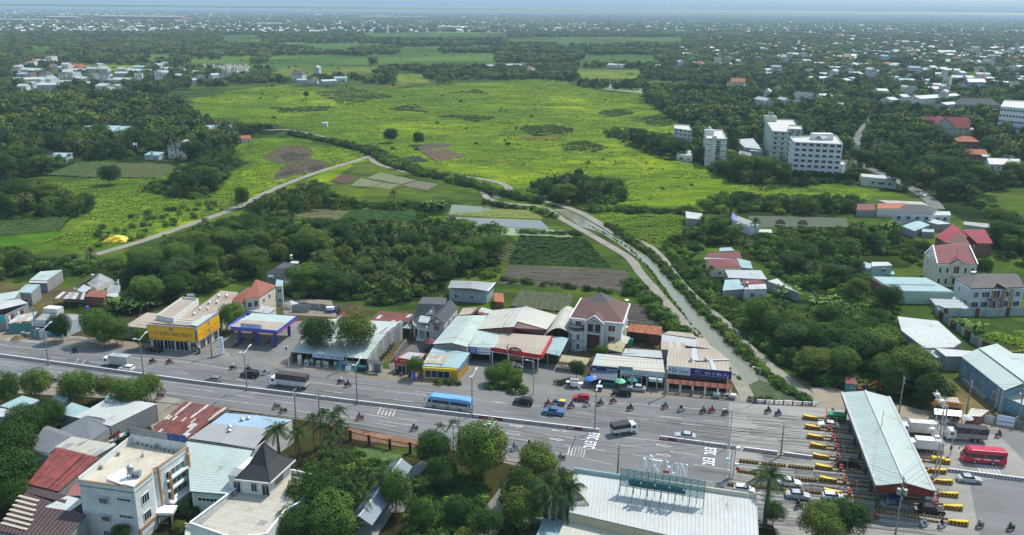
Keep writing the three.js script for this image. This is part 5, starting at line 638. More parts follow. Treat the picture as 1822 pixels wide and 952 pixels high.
const t=tank('ribbed steel water tank on the stair roof of the white block',233,846,H + 0.8);const t2=tank('fallen solar tank frame beside the stair roof of the white block',243,849,H + 0.3,{lying:1});
}
{
const g=bld('terrace_house','white terrace-roofed house with slate pyramid-roofed stair room','house',480,935),H=7.2,wt=wallM('terrace white',0.86,0.88,0.88);const P=[[338,930],[410,876],[428,862],[520,836],[562,846],[536,892],[506,908],[474,950],[412,956],[378,944]].map(([x,y])=>g.L(x,y,H));
walls(g,P.map((p)=>p.clone().setY(H)),wt,{drop:0});const dk=P.map((p)=>p.clone().setY(H - 0.85));new MB().slab(dk,0.25).build('terrace_floor',C.grey,g);
{const b=new MB();for(let i=0;i<P.length;i++)b.bar(P[i].clone().setY(H + 0.05),P[(i + 1)% P.length].clone().setY(H + 0.05),0.34,0.1);b.build('coping',C.paint,g);const z=P.map((p)=>[p.x,p.z]);const xs=z.map((q)=>q[0]),zs=z.map((q)=>q[1]),cx=(Math.min(...xs)+ Math.max(...xs))/ 2,cz=(Math.min(...zs)+ Math.max(...zs))/ 2,r=rng(5);const tg=new MB().box(-0.72,0,-0.72,0.72,0.035,0.72).geo(),tm=[0,1,2].map((i)=>M('cream paver ' + i,0.86 - i*0.07,0.82 - i*0.07,0.72 - i*0.07,{map:T.conc}));const ca=Math.cos(0.3),sa=Math.sin(0.3);let nT2=0;for(let i=-12;i<12;i++)for(let j=-12;j<12;j++){const x=cx + 1.48*(i*ca - j*sa),y=cz + 1.48*(i*sa + j*ca);if(![[0.9,0],[-0.9,0],[0,0.9],[0,-0.9]].every(([u,v])=>inPoly(x + u,y + v,z)))continue;if(r()<0.03)continue;const m=mesh('paver',tg,tm[Math.floor(r()*r()*3)],g);m.position.set(x,H - 0.85 + 0.004*r(),y);m.rotation.y=-0.3;nT2++;}}
const b=3.1,room=[[409,874],[481,882],[518,847],[447,838]].map(([x,y])=>{const p=g.L(x,y,H - 0.8);return p;});new MB().hex(room.map((p)=>p.clone().setY(H - 0.84)),room.map((p)=>p.clone().setY(H - 0.8 + b))).build('stair_room',wt,g);const y0=H - 0.7 + b;const ctr=room.reduce((a,p)=>a.add(p),V()).multiplyScalar(0.25),ex=(p,k)=>ctr.clone().addScaledVector(p.clone().sub(ctr),k),rr=[room[0].clone().lerp(room[1],0.3),room[1],room[2],room[3].clone().lerp(room[2],0.3)],c2=rr.reduce((a,p)=>a.add(p),V()).multiplyScalar(0.25),e2=(p,k,y)=>c2.clone().addScaledVector(p.clone().sub(c2),k).setY(y);const m=new MB();for(let i=0;i<4;i++){const a=e2(rr[i],1.22,y0),d=e2(rr[(i + 1)% 4],1.22,y0),a2=e2(rr[i],0.62,y0 + 2.0),d2=e2(rr[(i + 1)% 4],0.62,y0 + 2.0),t=c2.clone().setY(y0 + 5.4);m.slab([a,d,d2,a2],0.15).slab([a2,d2,t],0.12);m.bar(a2.clone(),t.clone(),0.16);m.bar(a,a2,0.16);}m.build('roof',tileM('charcoal',0.055,0.057,0.065),g);const em=new MB();for(let i=0;i<4;i++)em.bar(e2(rr[i],1.2,y0 - 0.12),e2(rr[(i + 1)% 4],1.2,y0 - 0.12),0.4,0.24);em.build('eave_trim',C.paint,g);new MB().slab(loc(g,[[405,846,y0],[433,850,y0],[445,838,y0],[418,832,y0]]),0.2).build('flat_roof',C.grey,g);
const a=room[0].clone(),c=room[1].clone(),d=room[2].clone();for(const[p,q,l]of[[a,c,[[0.2,H - 0.75,1.2,2.1,2],[0.62,H - 0.2,1,1.6,2],[0.9,H - 0.75,1.3,2.1,2]]],[c,d,[[0.42,H + 0.1,2.6,1.2,5]]]])wins(g,p,q,l,{frame:C.cream,off:0.04});
const low=bld('balcony_wing','pale mint lower balcony at the front of the terrace house','balcony',345,952);const lp=[[330,940],[376,950],[372,985],[325,985]].map(([x,y])=>low.L(x,y,4));new MB().slab(lp,0.4).build('slab',C.mint,low);const lb=new MB();for(let i=0;i<3;i++)lb.bar(lp[i].clone().setY(5),lp[i + 1].clone().setY(5),0.15).bar(lp[i].clone().setY(4.3),lp[i + 1].clone().setY(4.3),0.12,0.6);lb.build('parapet',C.white,low);walls(low,lp.map((p)=>p.clone().setY(3.7)),C.mint);
}
{const g=bld('warehouse','large pale green monopitch warehouse between white block and terrace house','warehouse',400,890);roofQ(g,[[338,874,7],[412,880,7],[452,800,7.6],[332,783,7.6]],C.gtin,{rib:0.8,along:'x'});walls(g,[[341,876,6.8],[411,882,6.8],[451,802,7.4],[334,785,7.4]],C.mint);wins(g,[341,876,6.8],[411,882,6.8],[[0.45,5.2,4.6,0.7,6]]);wins(g,[411,882,6.8],[451,802,7.4],[[0.3,5.4,3,0.6,4]]);{const b=new MB();const a=g.L(412,880,7.1),c=g.L(452,800,7.7),d=g.L(332,783,7.7);b.bar(a,c,0.25,0.15).bar(c,d,0.3,0.18);b.build('edge_flashing',C.dark,g);}
const k=bld('warehouse','grey and sky blue gabled warehouse along the near kerb','warehouse',480,790);roofQ(k,[[336,780,5.4],[393,788,6.2],[428,758,6.2],[376,753,5.4]],C.gray,{along:'d'});roofQ(k,[[393,788,6.2],[452,798,5.4],[479,764,5.4],[428,758,6.2]],C.gray);roofQ(k,[[376,753,5.4],[428,758,6.22],[457,739,6.22],[401,735,5.4]],C.btin);roofQ(k,[[428,758,6.22],[479,764,5.4],[521,747,5.4],[457,739,6.22]],C.btin);walls(k,[[338,782,5.3],[451,799,5.3],[520,748,5.3],[402,736,5.3]],C.white);ventilators(k,[[409,762],[408,769],[431,749],[442,747]],6);roofQ(k,[[453,747.5,6.05],[486,752,5.6],[492,746,5.6],[458,742,6.05]],C.ltin,{name:'white_patch',rib:0});
const p=bld('shed','long rusty patchwork sheet roof beside the grey and blue warehouse','shed',320,790);sheets(p,[[266,770,4.6],[333,781,4.6],[376,749,5.2],[300,739,5.2]],18,4,(r,i,j)=>(r<0.66?C.rust:r<0.76?C.ctin:r<0.95?C.rbrown:C.ltin),61);sheets(p,[[300,739,5.2],[376,749,5.2],[407,727,5.2],[328,715,5.2]],18,3,(r,i)=>(i % 7===2?C.ctin:r<0.6?C.rbrown:C.rust),62);walls(p,[[268,771,4.5],[333,783,4.5],[406,728,5.1],[329,716,5.1]],C.grey);
panelFence('tall grey sheet fence along the near verge, by the warehouses',[[322,737],[410,750],[470,757],[521,764]],2.6,24,(q)=>(q % 4?C.gray:C.ltin));panelFence('weathered pale wall with rusty sheets beside the small lane',[[196,796],[228,772],[270,741],[282,737]],2.4,13,(q)=>(q<5?C.rust:C.white),'lane_wall');panelFence('low pale sheet fence edging the rusty patchwork roof',[[275,770],[300,752],[325,735]],1.6,8,()=>C.ltin);
}
{
const B=(label,px,py,q,m,wm=C.grey,o={})=>{const g=bld(o.name??'shed',label,'shed',px,py);roofQ(g,q,m,o);walls(g,q.map(([x,y,h])=>[x,y + 1.5,h - 0.15]),wm);return g;};
B('pale blue tin roof on a grey shed by the near verge trees',40,760,[[0,722,3.8],[33,731,3.8],[71,712,4.2],[40,704,4.2]],C.teali);B('lower white tin roof beside the pale blue tin roof',10,770,[[-30,738,3.2],[24,744,3.2],[33,732,3.5],[-20,722,3.5]],C.wtin);B('small teal tin roof half under the verge tree',100,745,[[80,720,3.6],[106,724,3.6],[126,704,4],[102,699,4]],C.teali);B('teal monopitch roof before the broad white tin roof',120,760,[[104,735,3.8],[134,743,3.8],[162,727,4.3],[128,716,4.3]],C.teali);const w=B('broad white tin roof running back to the near verge',200,775,[[133,742,4],[197,758,4],[279,718,4.6],[196,706,4.6]],C.wtin);roofQ(w,[[186,713,4.8],[200,716,4.8],[203,706,4.9],[190,703,4.9]],C.teali,{name:'corner_sheet'});
const a=bld('house','low houses with weathered grey tile-patterned sheet gables','house',130,800);faces(a,[[[98,768,3.6],[160,786,3.6],[196,761,3.6],[154,739,5]],[[154,739,5],[196,761,3.6],[198,752,3.6],[181,744,4.6]]],C.bluetile);walls(a,[[102,770,3.5],[159,787,3.5],[195,763,3.5],[160,745,3.5]],C.grey);const b=bld('house','slate blue tiled roof below the grey tile-patterned gables','house',80,830);faces(b,[[[52,798,3.6],[86,807,3.6],[129,779,4.6],[76,762,5]],[[76,762,5],[129,779,4.6],[133,773,3.6],[84,757,3.6]]],C.bluetile);walls(b,[[54,800,3.5],[85,809,3.5],[128,782,3.5],[80,766,3.5]],C.grey);
const s7=bld('shed','weathered beige sheet roof above the red rusty roof','shed',150,830);sheets(s7,[[97,796,5],[168,814,5],[206,792,5.6],[128,778,5.6]],8,2,(r)=>(r<0.8?C.ctin:C.gray),71);walls(s7,[[97,797,4.9],[168,815,4.9],[205,793,5.4],[128,779,5.4]],C.grey);const s8=bld('shed','big red corrugated roof streaked with pale rust','shed',80,890);sheets(s8,[[48,861,5],[105,875,5],[174,817,5.6],[99,799,5.6]],15,1,(r)=>(r<0.75?M('red sheet',0.36,0.12,0.1,{map:T.rust,roughness:0.6}):C.rust),72);walls(s8,[[50,863,4.8],[104,877,4.8],[173,819,5.4],[100,801,5.4]],C.grey);
const s9=bld('shed','dark brown sheet roof with rows of clear skylight strips','shed',60,960);roofQ(s9,[[-6,944,4.6],[108,966,4.6],[154,917,5.2],[46,876,5.6]],C.dbrown,{rib:0.8});roofQ(s9,[[46,876,5.6],[116,894,5.6],[122,882,5.4],[52,866,5.2]],C.dbrown,{name:'rear_roof'});walls(s9,[[-4,946,4.4],[107,967,4.4],[152,919,5],[48,879,5.3]],C.grey);for(let j=0;j<7;j++)for(let i=0;i<9 - j*0.4;i++){const p=s9.L(6 + j*5.2 + i*5 - 1,931 - j*8 + i*1.3,4.85 + j*0.1);const m=new MB().cbox(0,0,0,0.75,0.1,0.5).build('skylight_strip',M('skylight sheet',0.55,0.48,0.36),s9);m.position.copy(p).setY(p.y - 0.03);m.rotation.y=-0.2;}roofQ(s9,[[80,902,5.35],[124,909,5.3],[152,890,5.5],[120,882,5.6]],C.wtin,{name:'white_sheet',rib:0.9});const s10=bld('shed','narrow pink sheet roof squeezed against the white block','shed',135,900);roofQ(s10,[[119,882,5.2],[147,882,5.2],[143,858,5.6],[130,864,5.6]],M('pink sheet',0.42,0.16,0.14,{map:T.sheet}));walls(s10,[[119,883,5.1],[147,883,5.1],[143,859,5.5]],C.grey);
const rub=rng(9);for(let i=0;i<9;i++){const t=thing('junk_sheet','scrap sheet in the junk heap beside the lane wall','scrap',G(193 + i*4.4,793 - i*3.2,1.2),rub()*90,'scrap sheets by the lane wall');const m=new MB().slab([V(-0.9,0.2,0.7),V(0.9,0.5*rub(),0.7),V(0.9,0.9*rub(),-0.7),V(-0.9,0.6,-0.7)],0.07);m.build('sheet',[C.rbrown,C.white,C.teal,C.dark][i % 4],t);new MB().cbox(0,-1.2,0,0.5,1.3,0.5).build('prop',C.wood,t);}
}
{
const g=bld('shelter','long open shelter with blue-grey ribbed gable roof on teal posts','shelter',680,890),bm=tinM('blue grey',0.17,0.23,0.3,{roughness:0.4});roofQ(g,[[620,926,3.5],[639,919,4.8],[715,816,4.8],[696,823,3.5]],bm,{along:'x',rib:0.6});roofQ(g,[[639,919,4.8],[662,935,3.5],[734,830,3.5],[715,816,4.8]],tinM('blue grey sunlit tint',0.27,0.34,0.41,{roughness:0.4}),{along:'x',rib:0.6,name:'roof'});const L=[[622,925],[660,933]],Rr=[[697,823],[732,829]];for(let k=0;k<=4;k++)for(let s=0;s<2;s++){const p=g.L(...L[s],3.4).lerp(g.L(...Rr[s],3.4),k / 4);new MB().cbox(p.x,0,p.z,0.22,3.4,0.22).build('post',C.teal,g);}for(let k=0;k<=4;k++){const a=g.L(622,925,3.4).lerp(g.L(697,823,3.4),k / 4),b=g.L(660,933,3.4).lerp(g.L(732,829,3.4),k / 4),m=a.clone().lerp(b,0.5).setY(4.5);new MB().bar(a,b,0.14).bar(a.clone().lerp(b,0.5),m,0.12).bar(a.clone().lerp(b,0.25),m,0.1).bar(a.clone().lerp(b,0.75),m,0.1).build('truss',C.mint,g);}new MB().bar(g.L(639,919,4.9),g.L(715,816,4.9),0.5,0.08).build('ridge_cap',C.ltin,g);new MB().slab(loc(g,[[624,957,0.2],[662,967,0.2],[733,857,0.2],[698,850,0.2]]),0.15).build('floor_slab',C.concrete,g);  // sun-facing roof slope tinted paler than its twin, sunlight put into the colour
}
{
const t=bld('park_fence','dark iron park fence with brown brick posts by the bare red soil','fence',694,800);const P=[[590,776],[624,784],[657,793],[694,800],[730,806],[760,812]].map(([x,y])=>t.L(x,y));for(let i=0;i<P.length;i++){new MB().cbox(P[i].x,0,P[i].z,0.6,2.6,0.6).build('post',wallM('dark brick',0.12,0.05,0.045),t);new MB().cbox(P[i].x,2.6,P[i].z,0.75,0.15,0.75).build('post_cap',C.rtile,t);if(i){const a=P[i - 1],b=P[i];new MB().bar(a.clone().setY(2.2),b.clone().setY(2.2),0.18).bar(a.clone().setY(0.5),b.clone().setY(0.5),0.14).build('rail',M('rust iron',0.16,0.07,0.045),t);for(let k=1;k<14;k++){const p=a.clone().lerp(b,k / 14);new MB().cbox(p.x,0.3,p.z,0.05,2,0.05).build('picket',C.dark,t);}}}
}
{
const g=bld('restaurant_hall','large white ribbed-roof hall by the toll plaza with roof-top billboard frame','hall',1150,960),H=7.6;roofQ(g,[[1012,911,7],[1352,990,7],[1346,883,H],[1021,836,H]],C.wtin,{rib:0.7,name:'roof'});walls(g,[[1012,912,6.9],[1352,991,6.9],[1345,884,7.4],[1022,837,7.4]],wallM('hall cream',0.55,0.5,0.36));const pa=g.L(1021,833,H + 0.8),pb=g.L(1346,880,H + 0.8),pn=outN(pa,pb);for(let i=0;i<10;i++){const a=pa.clone().lerp(pb,i / 10),b=pa.clone().lerp(pb,(i + 1)/ 10);new MB().hex([a,b,b.clone().addScaledVector(pn,-0.25),a.clone().addScaledVector(pn,-0.25)].map((p)=>p.clone().setY(H - 0.7)),[a,b,b.clone().addScaledVector(pn,-0.25),a.clone().addScaledVector(pn,-0.25)]).build('parapet',i<3?C.teali:C.cream,g);}
roofQ(g,[[1005,926,5],[1352,1010,5],[1352,1060,4.4],[985,975,4.4]].slice().reverse().map((q)=>q),C.ctin,{name:'lower_roof',rib:0.9});walls(g,[[985,976,4.3],[1005,927,4.9]],C.teali,{open:true,name:'side_wall'});
const lw=bld('annex','small pale teal annex with tin roof beneath the royal palms','annex',965,975);roofQ(lw,[[940,985,3.6],[990,985,3.6],[1008,925,3.9],[968,922,3.9]],C.teali);walls(lw,[[942,986,3.5],[989,986,3.5],[1006,927,3.8],[969,924,3.8]],C.teali);walls(lw,[[945,918,2.4],[970,925,2.4]],C.teali,{open:true,name:'yard_wall'});const back=bld('yard_wall','pale teal yard wall behind the royal palms','wall',985,925);walls(back,[[984,880,3],[1012,884,3]],C.teali,{open:true});walls(back,[[984,880,3],[975,915,3]],C.teali,{open:true,name:'side_wall'});
const f=bld('billboard_frame','teal slatted billboard frame on the hall roof, seen from behind','billboard',1175,930),y0=8.0,a=f.L(1103,872,y0).setY(y0),b=f.L(1252,896,y0).setY(y0),top=4.6,gm=M('frame teal',0.05,0.17,0.18,{roughness:0.5}),n=outN(a,b);const up=(t,y)=>a.clone().lerp(b,t).setY(y0 + y);
for(let i=0;i<=12;i++)new MB().bar(up(i / 12,-0.4),up(i / 12,top),0.1).build('upright',gm,f);for(let k=0;k<15;k++)new MB().bar(up(0,0.9 + k*0.25).addScaledVector(n,-0.1),up(1,0.9 + k*0.25).addScaledVector(n,-0.1),0.06,0.13).build('slat',k % 2?gm:C.teal,f);new MB().hex([up(0.1,1.1),up(0.78,1.1),up(0.78,1.1).addScaledVector(n,-0.06),up(0.1,1.1).addScaledVector(n,-0.06)].map((p)=>p.addScaledVector(n,-0.25)),[up(0.1,2.6),up(0.78,2.4),up(0.78,2.4).addScaledVector(n,-0.06),up(0.1,2.6).addScaledVector(n,-0.06)].map((p)=>p.addScaledVector(n,-0.25))).build('back_panel',M('panel dark teal',0.015,0.06,0.075),f);for(let i=0;i<=6;i++){const p=up(i / 6,top*0.7),q=up(i / 6,-0.5).addScaledVector(n,2.4);new MB().bar(p,q,0.08).bar(up(i / 6,1),q,0.07).bar(q,q.clone().setY(q.y - 0.6),0.1).build('brace',gm,f);}
for(const[i,s,c]of[[0,'M',0],[1,'Â',0],[2,'R',0],[3,'T',0],[5,'H',0],[6,'U',0],[7,'Y',0],[8,'N',0]]){const t=lerp(0.27,0.74,i / 8.6)+ 0.02,q=new MB(),ge=new TextGeometry(s,{font,size:1.55,depth:0.3,curveSegments:5});ge.scale(0.95,1.6,1);ge.translate(-0.6,0,-0.15);const m=mesh('letter',ge,C.paint,f);m.position.copy(up(t,top + 0.15));m.rotation.y=Math.atan2(n.x,n.z);}new MB().bar(up(0.5,top + 0.6),up(0.57,top + 0.6),0.35,0.5).build('red_dash',C.red,f);
const lamp=new MB();for(let i=0;i<6;i++){const p=up(0.08 + i*0.17,top*0.45).addScaledVector(n,0.15);lamp.cbox(p.x,p.y,p.z,0.25,0.25,0.2);}lamp.build('floodlight',C.paint,f);
}
// east bank, villas, clinic
const S4=(label,px,py,q,m,wm=C.grey,o={})=>{const g=bld(o.name??'shed',label,o.cat??'shed',px,py);roofQ(g,q,m,o);walls(g,q.map(([x,y,h])=>[x,y +(o.in??0.7),h - 0.12]),wm);return g;};
free([1215,372],[1255,370],[1260,400],[1215,400]);free([1250,435],[1320,435],[1345,480],[1430,520],[1360,535],[1280,535],[1245,475]);free([1330,380],[1510,382],[1515,410],[1340,410]);free([1290,375],[1380,375],[1385,425],[1320,425]);
S4('small teal roof behind the maroon farmstead roofs',1292,452,[[1280,447,3.2],[1306,446,3.2],[1301,440,3.4],[1281,441,3.4]],C.teali);
{const g=S4('maroon ridge roof with white gutter strip in the tin farmstead',1290,470,[[1256,457,3.4],[1320,459,3.4],[1315,448,4.2],[1260,450,4.2]],C.mtile,C.white);roofQ(g,[[1252,461,3],[1318,462,3],[1320,459,3.2],[1256,457.5,3.2]],C.wtin,{name:'gutter_roof',rib:0});}
{const g=bld('house','maroon hipped roof in the middle of the tin farmstead','house',1290,490);const e=[[1264,477,3.4],[1320,476,3.4],[1309,460,3.4],[1257,460,3.4]];faces(g,[[e[0],e[1],[1292,463,5]],[e[1],e[2],[1292,463,5]],[e[2],e[3],[1292,463,5]],[e[3],e[0],[1292,463,5]]],C.mtile);walls(g,e.map(([x,y,h])=>[x,y + 1,h - 0.1]),C.cream);wins(g,[1264,478,3.3],[1320,477,3.3],[[0.3,1,1.2,1.2],[0.7,1,1.2,1.2]]);}
S4('teal sheet lean-to beside the maroon hipped roof',1330,485,[[1319,476,3],[1339,478,3],[1335,465,3.4],[1311,459,3.4]],C.teali);S4('wide pale cream sheet roof in the tin farmstead',1335,505,[[1296,494,3.2],[1365,497,3.2],[1354,481,3.8],[1290,480,3.6]],C.ltin);S4('pale teal sheet roof with a grey patch by the path bank',1303,525,[[1286,517,3],[1325,514,3],[1315,497,3.4],[1290,498,3.4]],C.teali);S4('small maroon roof enclosed by the pale farm sheets',1342,512,[[1318,506,3.4],[1363,505,3.4],[1352,497,4.2],[1322,498,4]],C.mtile);{const g=S4('white rendered block with flat tin roof at the farmstead edge',1345,530,[[1324,515,3.6],[1364,514,3.6],[1362,505,3.7],[1326,507,3.7]],C.wtin,C.pale);wins(g,[1324,516,3.5],[1364,515,3.5],[[0.4,1,1.3,1.3],[0.75,0.9,0.9,1]]);tank('steel tank on the white rendered farm block',1328,512,4.2);}S4('bright white sheet roof reaching east from the farmstead',1390,525,[[1366,500,3.4],[1422,521,3],[1396,505,3.4],[1383,496,3.6]],C.wtin);
S4('long white tin roof by the meadow hedge',1232,395,[[1221,388,3.4],[1245,390,3.4],[1250,380,3.8],[1220,376,3.8]],C.wtin);{const g=bld('house','grey house with bright blue gable sheet beside the dark pond','house',1325,415);roofQ(g,[[1303,390,4],[1335,403,4],[1340,394,4.4],[1312,384,4.4]],C.gray);roofQ(g,[[1309,397,3.6],[1338,402,3.6],[1352,400,3.4],[1322,394,3.8]],C.teali,{name:'lower_roof'});walls(g,[[1303,391,3.9],[1335,404,3.9],[1351,401,3.3],[1312,386,4.2]],C.pale);faces(g,[[[1301,390,4.1],[1314,388,4.1],[1303,377,6.4]]],C.blue,'gable_sheet',0.06);const w=S4('white tin roof of a shed behind the grey pond house',1360,414,[[1350,413,2.6],[1374,414,2.6],[1372,408,2.9],[1352,408,2.9]],C.wtin);}
for(const[x,y,s]of[[1388,402,'nearer the blue-gabled house'],[1428,403,'farther along the dark pond']]){const g=bld('thatch_hut','small dark thatched pond hut, the one ' + s,'hut',x,y);const q=[V(-2,1.4,1.6),V(2,1.4,1.6),V(2,1.4,-1.6),V(-2,1.4,-1.6)],a=V(-1,3,0),b=V(1,3,0);new MB().slab([q[0],q[1],b,a],0.15).slab([q[1],q[2],b],0.15).slab([q[2],q[3],a,b],0.15).slab([q[3],q[0],a],0.15).build('roof',soil('thatch',0.1,0.085,0.06),g);for(const p of q)new MB().cbox(p.x*0.8,0,p.z*0.8,0.16,1.6,0.16).build('post',C.wood,g);}
panelFence('weathered grey wall along the garden lane east of the wood',[[1446,528],[1458,540],[1480,558],[1500,572]],2.2,10,(k)=>(k % 2?C.concrete:C.grey),'garden_wall');
free([1530,455],[1600,455],[1650,480],[1700,500],[1830,480],[1830,555],[1690,560],[1550,520]);free([1570,365],[1700,360],[1770,395],[1775,450],[1720,440],[1690,470],[1640,460],[1650,440],[1600,425]);free([1590,560],[1680,560],[1830,660],[1830,760],[1660,760],[1690,700],[1640,640]);
{const g=bld('villa','white villa with slate hip roof beside the teal garage sheds','house',1625,400);const e=[[1590,379,6.5],[1659,381,6.5],[1668,372,6.5],[1603,368,6.5]];faces(g,[[e[0],e[1],[1644,364,9.2],[1611,363,9.2]],[e[1],e[2],[1644,364,9.2]],[e[3],e[0],[1611,363,9.2]],[e[2],e[3],[1611,363,9.2],[1644,364,9.2]]],C.gtile);walls(g,e.map(([x,y,h])=>[x,y + 0.6,h - 0.1]),C.pale);wins(g,[1590,380,6.4],[1659,382,6.4],[0.15,0.4,0.63,0.86].flatMap((t)=>[[t,3.9,1.6,1.6,2],[t,0.8,1.6,1.6,2]]));const w=S4('white annex with pale tin roof next to the slate hip roof',1675,395,[[1659,383,5.2],[1692,383,5.2],[1690,376,5.4],[1660,376,5.4]],C.wtin,C.white,{name:'house',cat:'house'});wins(w,[1659,384,5.1],[1692,384,5.1],[[0.3,2.8,1.4,1.6],[0.7,2.8,1.4,1.6]]);}
S4('long red tile-sheet roof behind the slate hip roof',1580,380,[[1561,371,4],[1600,371,4],[1612,361,4.6],[1562,362,4.6]],C.otile,C.white);S4('brown weathered roof at the meadow edge behind the villas',1540,378,[[1524,374,3.2],[1558,374,3.2],[1556,363,3.8],[1526,363,3.8]],C.mtile);S4('cream sheet roof behind the red tile-sheet roof',1620,366,[[1580,362,4.2],[1652,366,4.2],[1640,359,4.8],[1562,356,4.8]],C.ctin);
S4('pale teal sheet garage before the slate hip villa',1630,420,[[1604,402,3.2],[1627,411,3.2],[1655,400,3.6],[1634,392,3.6]],C.teali);S4('second pale teal roof running to the white annex',1665,408,[[1641,392,3.4],[1668,399,3.4],[1692,398,3.6],[1660,389,3.6]],C.gtin);S4('little teal porch roof below the garage roofs',1652,420,[[1640,412,2.6],[1662,413,2.6],[1662,408,2.9],[1642,407,2.9]],C.teali);
{const g=S4('mint green cube house behind the crimson roofs',1740,425,[[1713,399,6.4],[1763,406,6.4],[1760,398,6.4],[1716,394,6.4]],C.gray,M('mint wall',0.36,0.6,0.33,{map:T.grime}),{name:'house',cat:'house',rib:0});wins(g,[1713,400,6.3],[1763,407,6.3],[[0.5,3.6,1.3,1.3],[0.8,3.6,1.3,1.3]]);}
{const g=bld('house','unfinished brick house with steep crimson roofs','house',1710,460),br=wallM('raw brick',0.24,0.13,0.09);faces(g,[[[1664,421,6],[1682,431,5.2],[1711,410,8.6],[1696,398,8.6]],[[1711,408,8.6],[1739,433,5.4],[1767,433,5.4],[1752,408,8.6]],[[1711,410,8.6],[1682,431,5.2],[1704,433,5.2],[1722,421,7]]],C.crimson);walls(g,[[1665,423,5.4],[1683,433,5.1],[1739,435,5.2],[1765,434,5.2],[1752,420,5.2],[1690,412,5.2]],br);faces(g,[[[1682,432,5.1],[1728,436,5.1],[1710,412,8.3]]],br,'gable',0.08);for(const[x,y]of[[1708,437],[1720,438],[1733,438]]){const p=g.L(x,y,5);new MB().cbox(p.x,0,p.z,0.4,5.2,0.4).build('porch_column',C.concrete,g);}wins(g,[1683,433,5.1],[1739,435,5.2],[[0.45,1,2,2.6],[0.8,1.2,1.4,1.6]],{glass:OPEN,frame:C.concrete});}
{const g=bld('villa','tall cream villa with maroon gable roof and arched dormer','house',1690,505);faces(g,[[[1668,469,8.4],[1740,470,8.4],[1725,437,11.6],[1660,436,11.6]],[[1660,436,11.6],[1725,437,11.6],[1722,430,10],[1646,452,8.4]].reverse(),[[1690,469,8.6],[1704,460,10.3],[1707,449,10.6],[1694,455,9.6]],[[1704,460,10.3],[1717,470,8.6],[1717,456,9.6],[1707,449,10.6]]],C.mtile);walls(g,[[1669,470,8.3],[1739,471,8.3],[1726,450,8.3],[1646,451,8.3]],C.cream);faces(g,[[[1646,451,8.2],[1669,470,8.2],[1660,438,11.3]]],C.cream,'gable',0.1);faces(g,[[[1691,470.5,8.3],[1717,471,8.3],[1704,462,10]]],C.cream,'dormer',0.1);{const a=g.L(1668,469,8.6),b=g.L(1660,436,11.8),c=g.L(1645,452,8.6),d=g.L(1725,437,11.8),e=g.L(1740,470,8.6);new MB().bar(a,b,0.35).bar(b,c,0.35).bar(d,e,0.35).build('verge_trim',C.paint,g);}wins(g,[1669,470,8.3],[1739,471,8.3],[0.08,0.26,0.72,0.9].flatMap((t)=>[[t,5.2,0.8,1.9,1],[t,1.2,0.8,1.9,1]]));wins(g,[1669,470,8.3],[1739,471,8.3],[[0.49,5,1.9,2.6],[0.49,1,1.9,2.4]],{glass:C.wood});wins(g,[1646,451,8.3],[1669,470,8.3],[[0.3,5.6,1,1.3],[0.55,8.4,0.6,1.2],[0.75,8.4,0.6,1.2]]);const p0=g.L(1669,470,8.3).lerp(g.L(1739,471,8.3),0.49);new MB().cbox(p0.x,4.3,p0.z + 0.9,3.4,0.3,1.6).build('balcony',C.cream,g);new MB().cbox(p0.x,4.6,p0.z + 1.6,3.4,0.7,0.12).build('balcony_rail',C.white,g);}
{const g=bld('villa','broad white villa with grey hipped roof and central porch','house',1760,550);const e=[[1698,495,6.8],[1727,513,6.8],[1823,511,6.8],[1812,489,6.8]],r=[[1741,487,9.4],[1805,487,9.4]],gm=tileM('warm grey',0.16,0.145,0.15);faces(g,[[e[0],e[1],r[0]],[e[1],e[2],r[1],r[0]],[e[2],e[3],r[1]],[e[3],e[0],r[0],r[1]],[[1767,514,6.9],[1775,504,8.2],[1780,500,8.2],[1772,505,7.2]],[[1775,504,8.2],[1793,514,6.9],[1790,506,7.2],[1780,500,8.2]]],gm);walls(g,[[1700,497,6.7],[1727,515,6.7],[1822,513,6.7],[1811,492,6.7]],C.pale);wins(g,[1727,515,6.7],[1822,513,6.7],[0.12,0.3,0.7,0.9].flatMap((t,i)=>[[t,3.9,i % 3?2.4:1.5,1.8,3],[t,0.6,2.2,1.8,3]]));wins(g,[1727,515,6.7],[1822,513,6.7],[[0.5,3.7,2.2,2.4,2],[0.46,0.1,2,2.4,2]],{glass:C.wood});wins(g,[1700,497,6.7],[1727,515,6.7],[[0.35,3.9,1,1.6],[0.6,0.7,1.3,1.6],[0.8,0.7,1.5,1.6]]);const a=g.L(1727,515,6.7),b=g.L(1822,513,6.7);for(const t of[0.4,0.6]){const p=a.clone().lerp(b,t);new MB().cbox(p.x,0,p.z + 1,0.45,6.6,0.45).build('porch_column',wallM('tan stone',0.45,0.3,0.18),g);}for(const t of[0.78,0.64]){const p=a.clone().lerp(b,t);new MB().cbox(p.x,0.2,p.z + 0.06,1.3,6.4,0.14).build('tan_pilaster',wallM('tan stone'),g);}const p=a.clone().lerp(b,0.5);new MB().cbox(p.x,3.2,p.z + 0.9,5.4,0.3,2.2).build('porch_roof',gm,g);tank('white solar tank on the grey hipped villa roof',1731,490,8,{lying:1});}
{const g=bld('warehouse','wide flat teal sheet hall beside the cream villa','warehouse',1640,530);roofQ(g,[[1589,517,4.4],[1697,519,4.4],[1648,494,5],[1553,492,5]],C.teali,{rib:1});walls(g,[[1589,518,4.3],[1697,520,4.3],[1648,495,4.9],[1553,493,4.9]],C.mint);new MB().bar(g.L(1570,505,4.75),g.L(1665,507,4.85),0.25,0.1).build('joint_strip',C.gray,g);walls(g,[[1549,494,4.6],[1588,519,4.2]],C.brick,{open:true,name:'brick_wall'});}
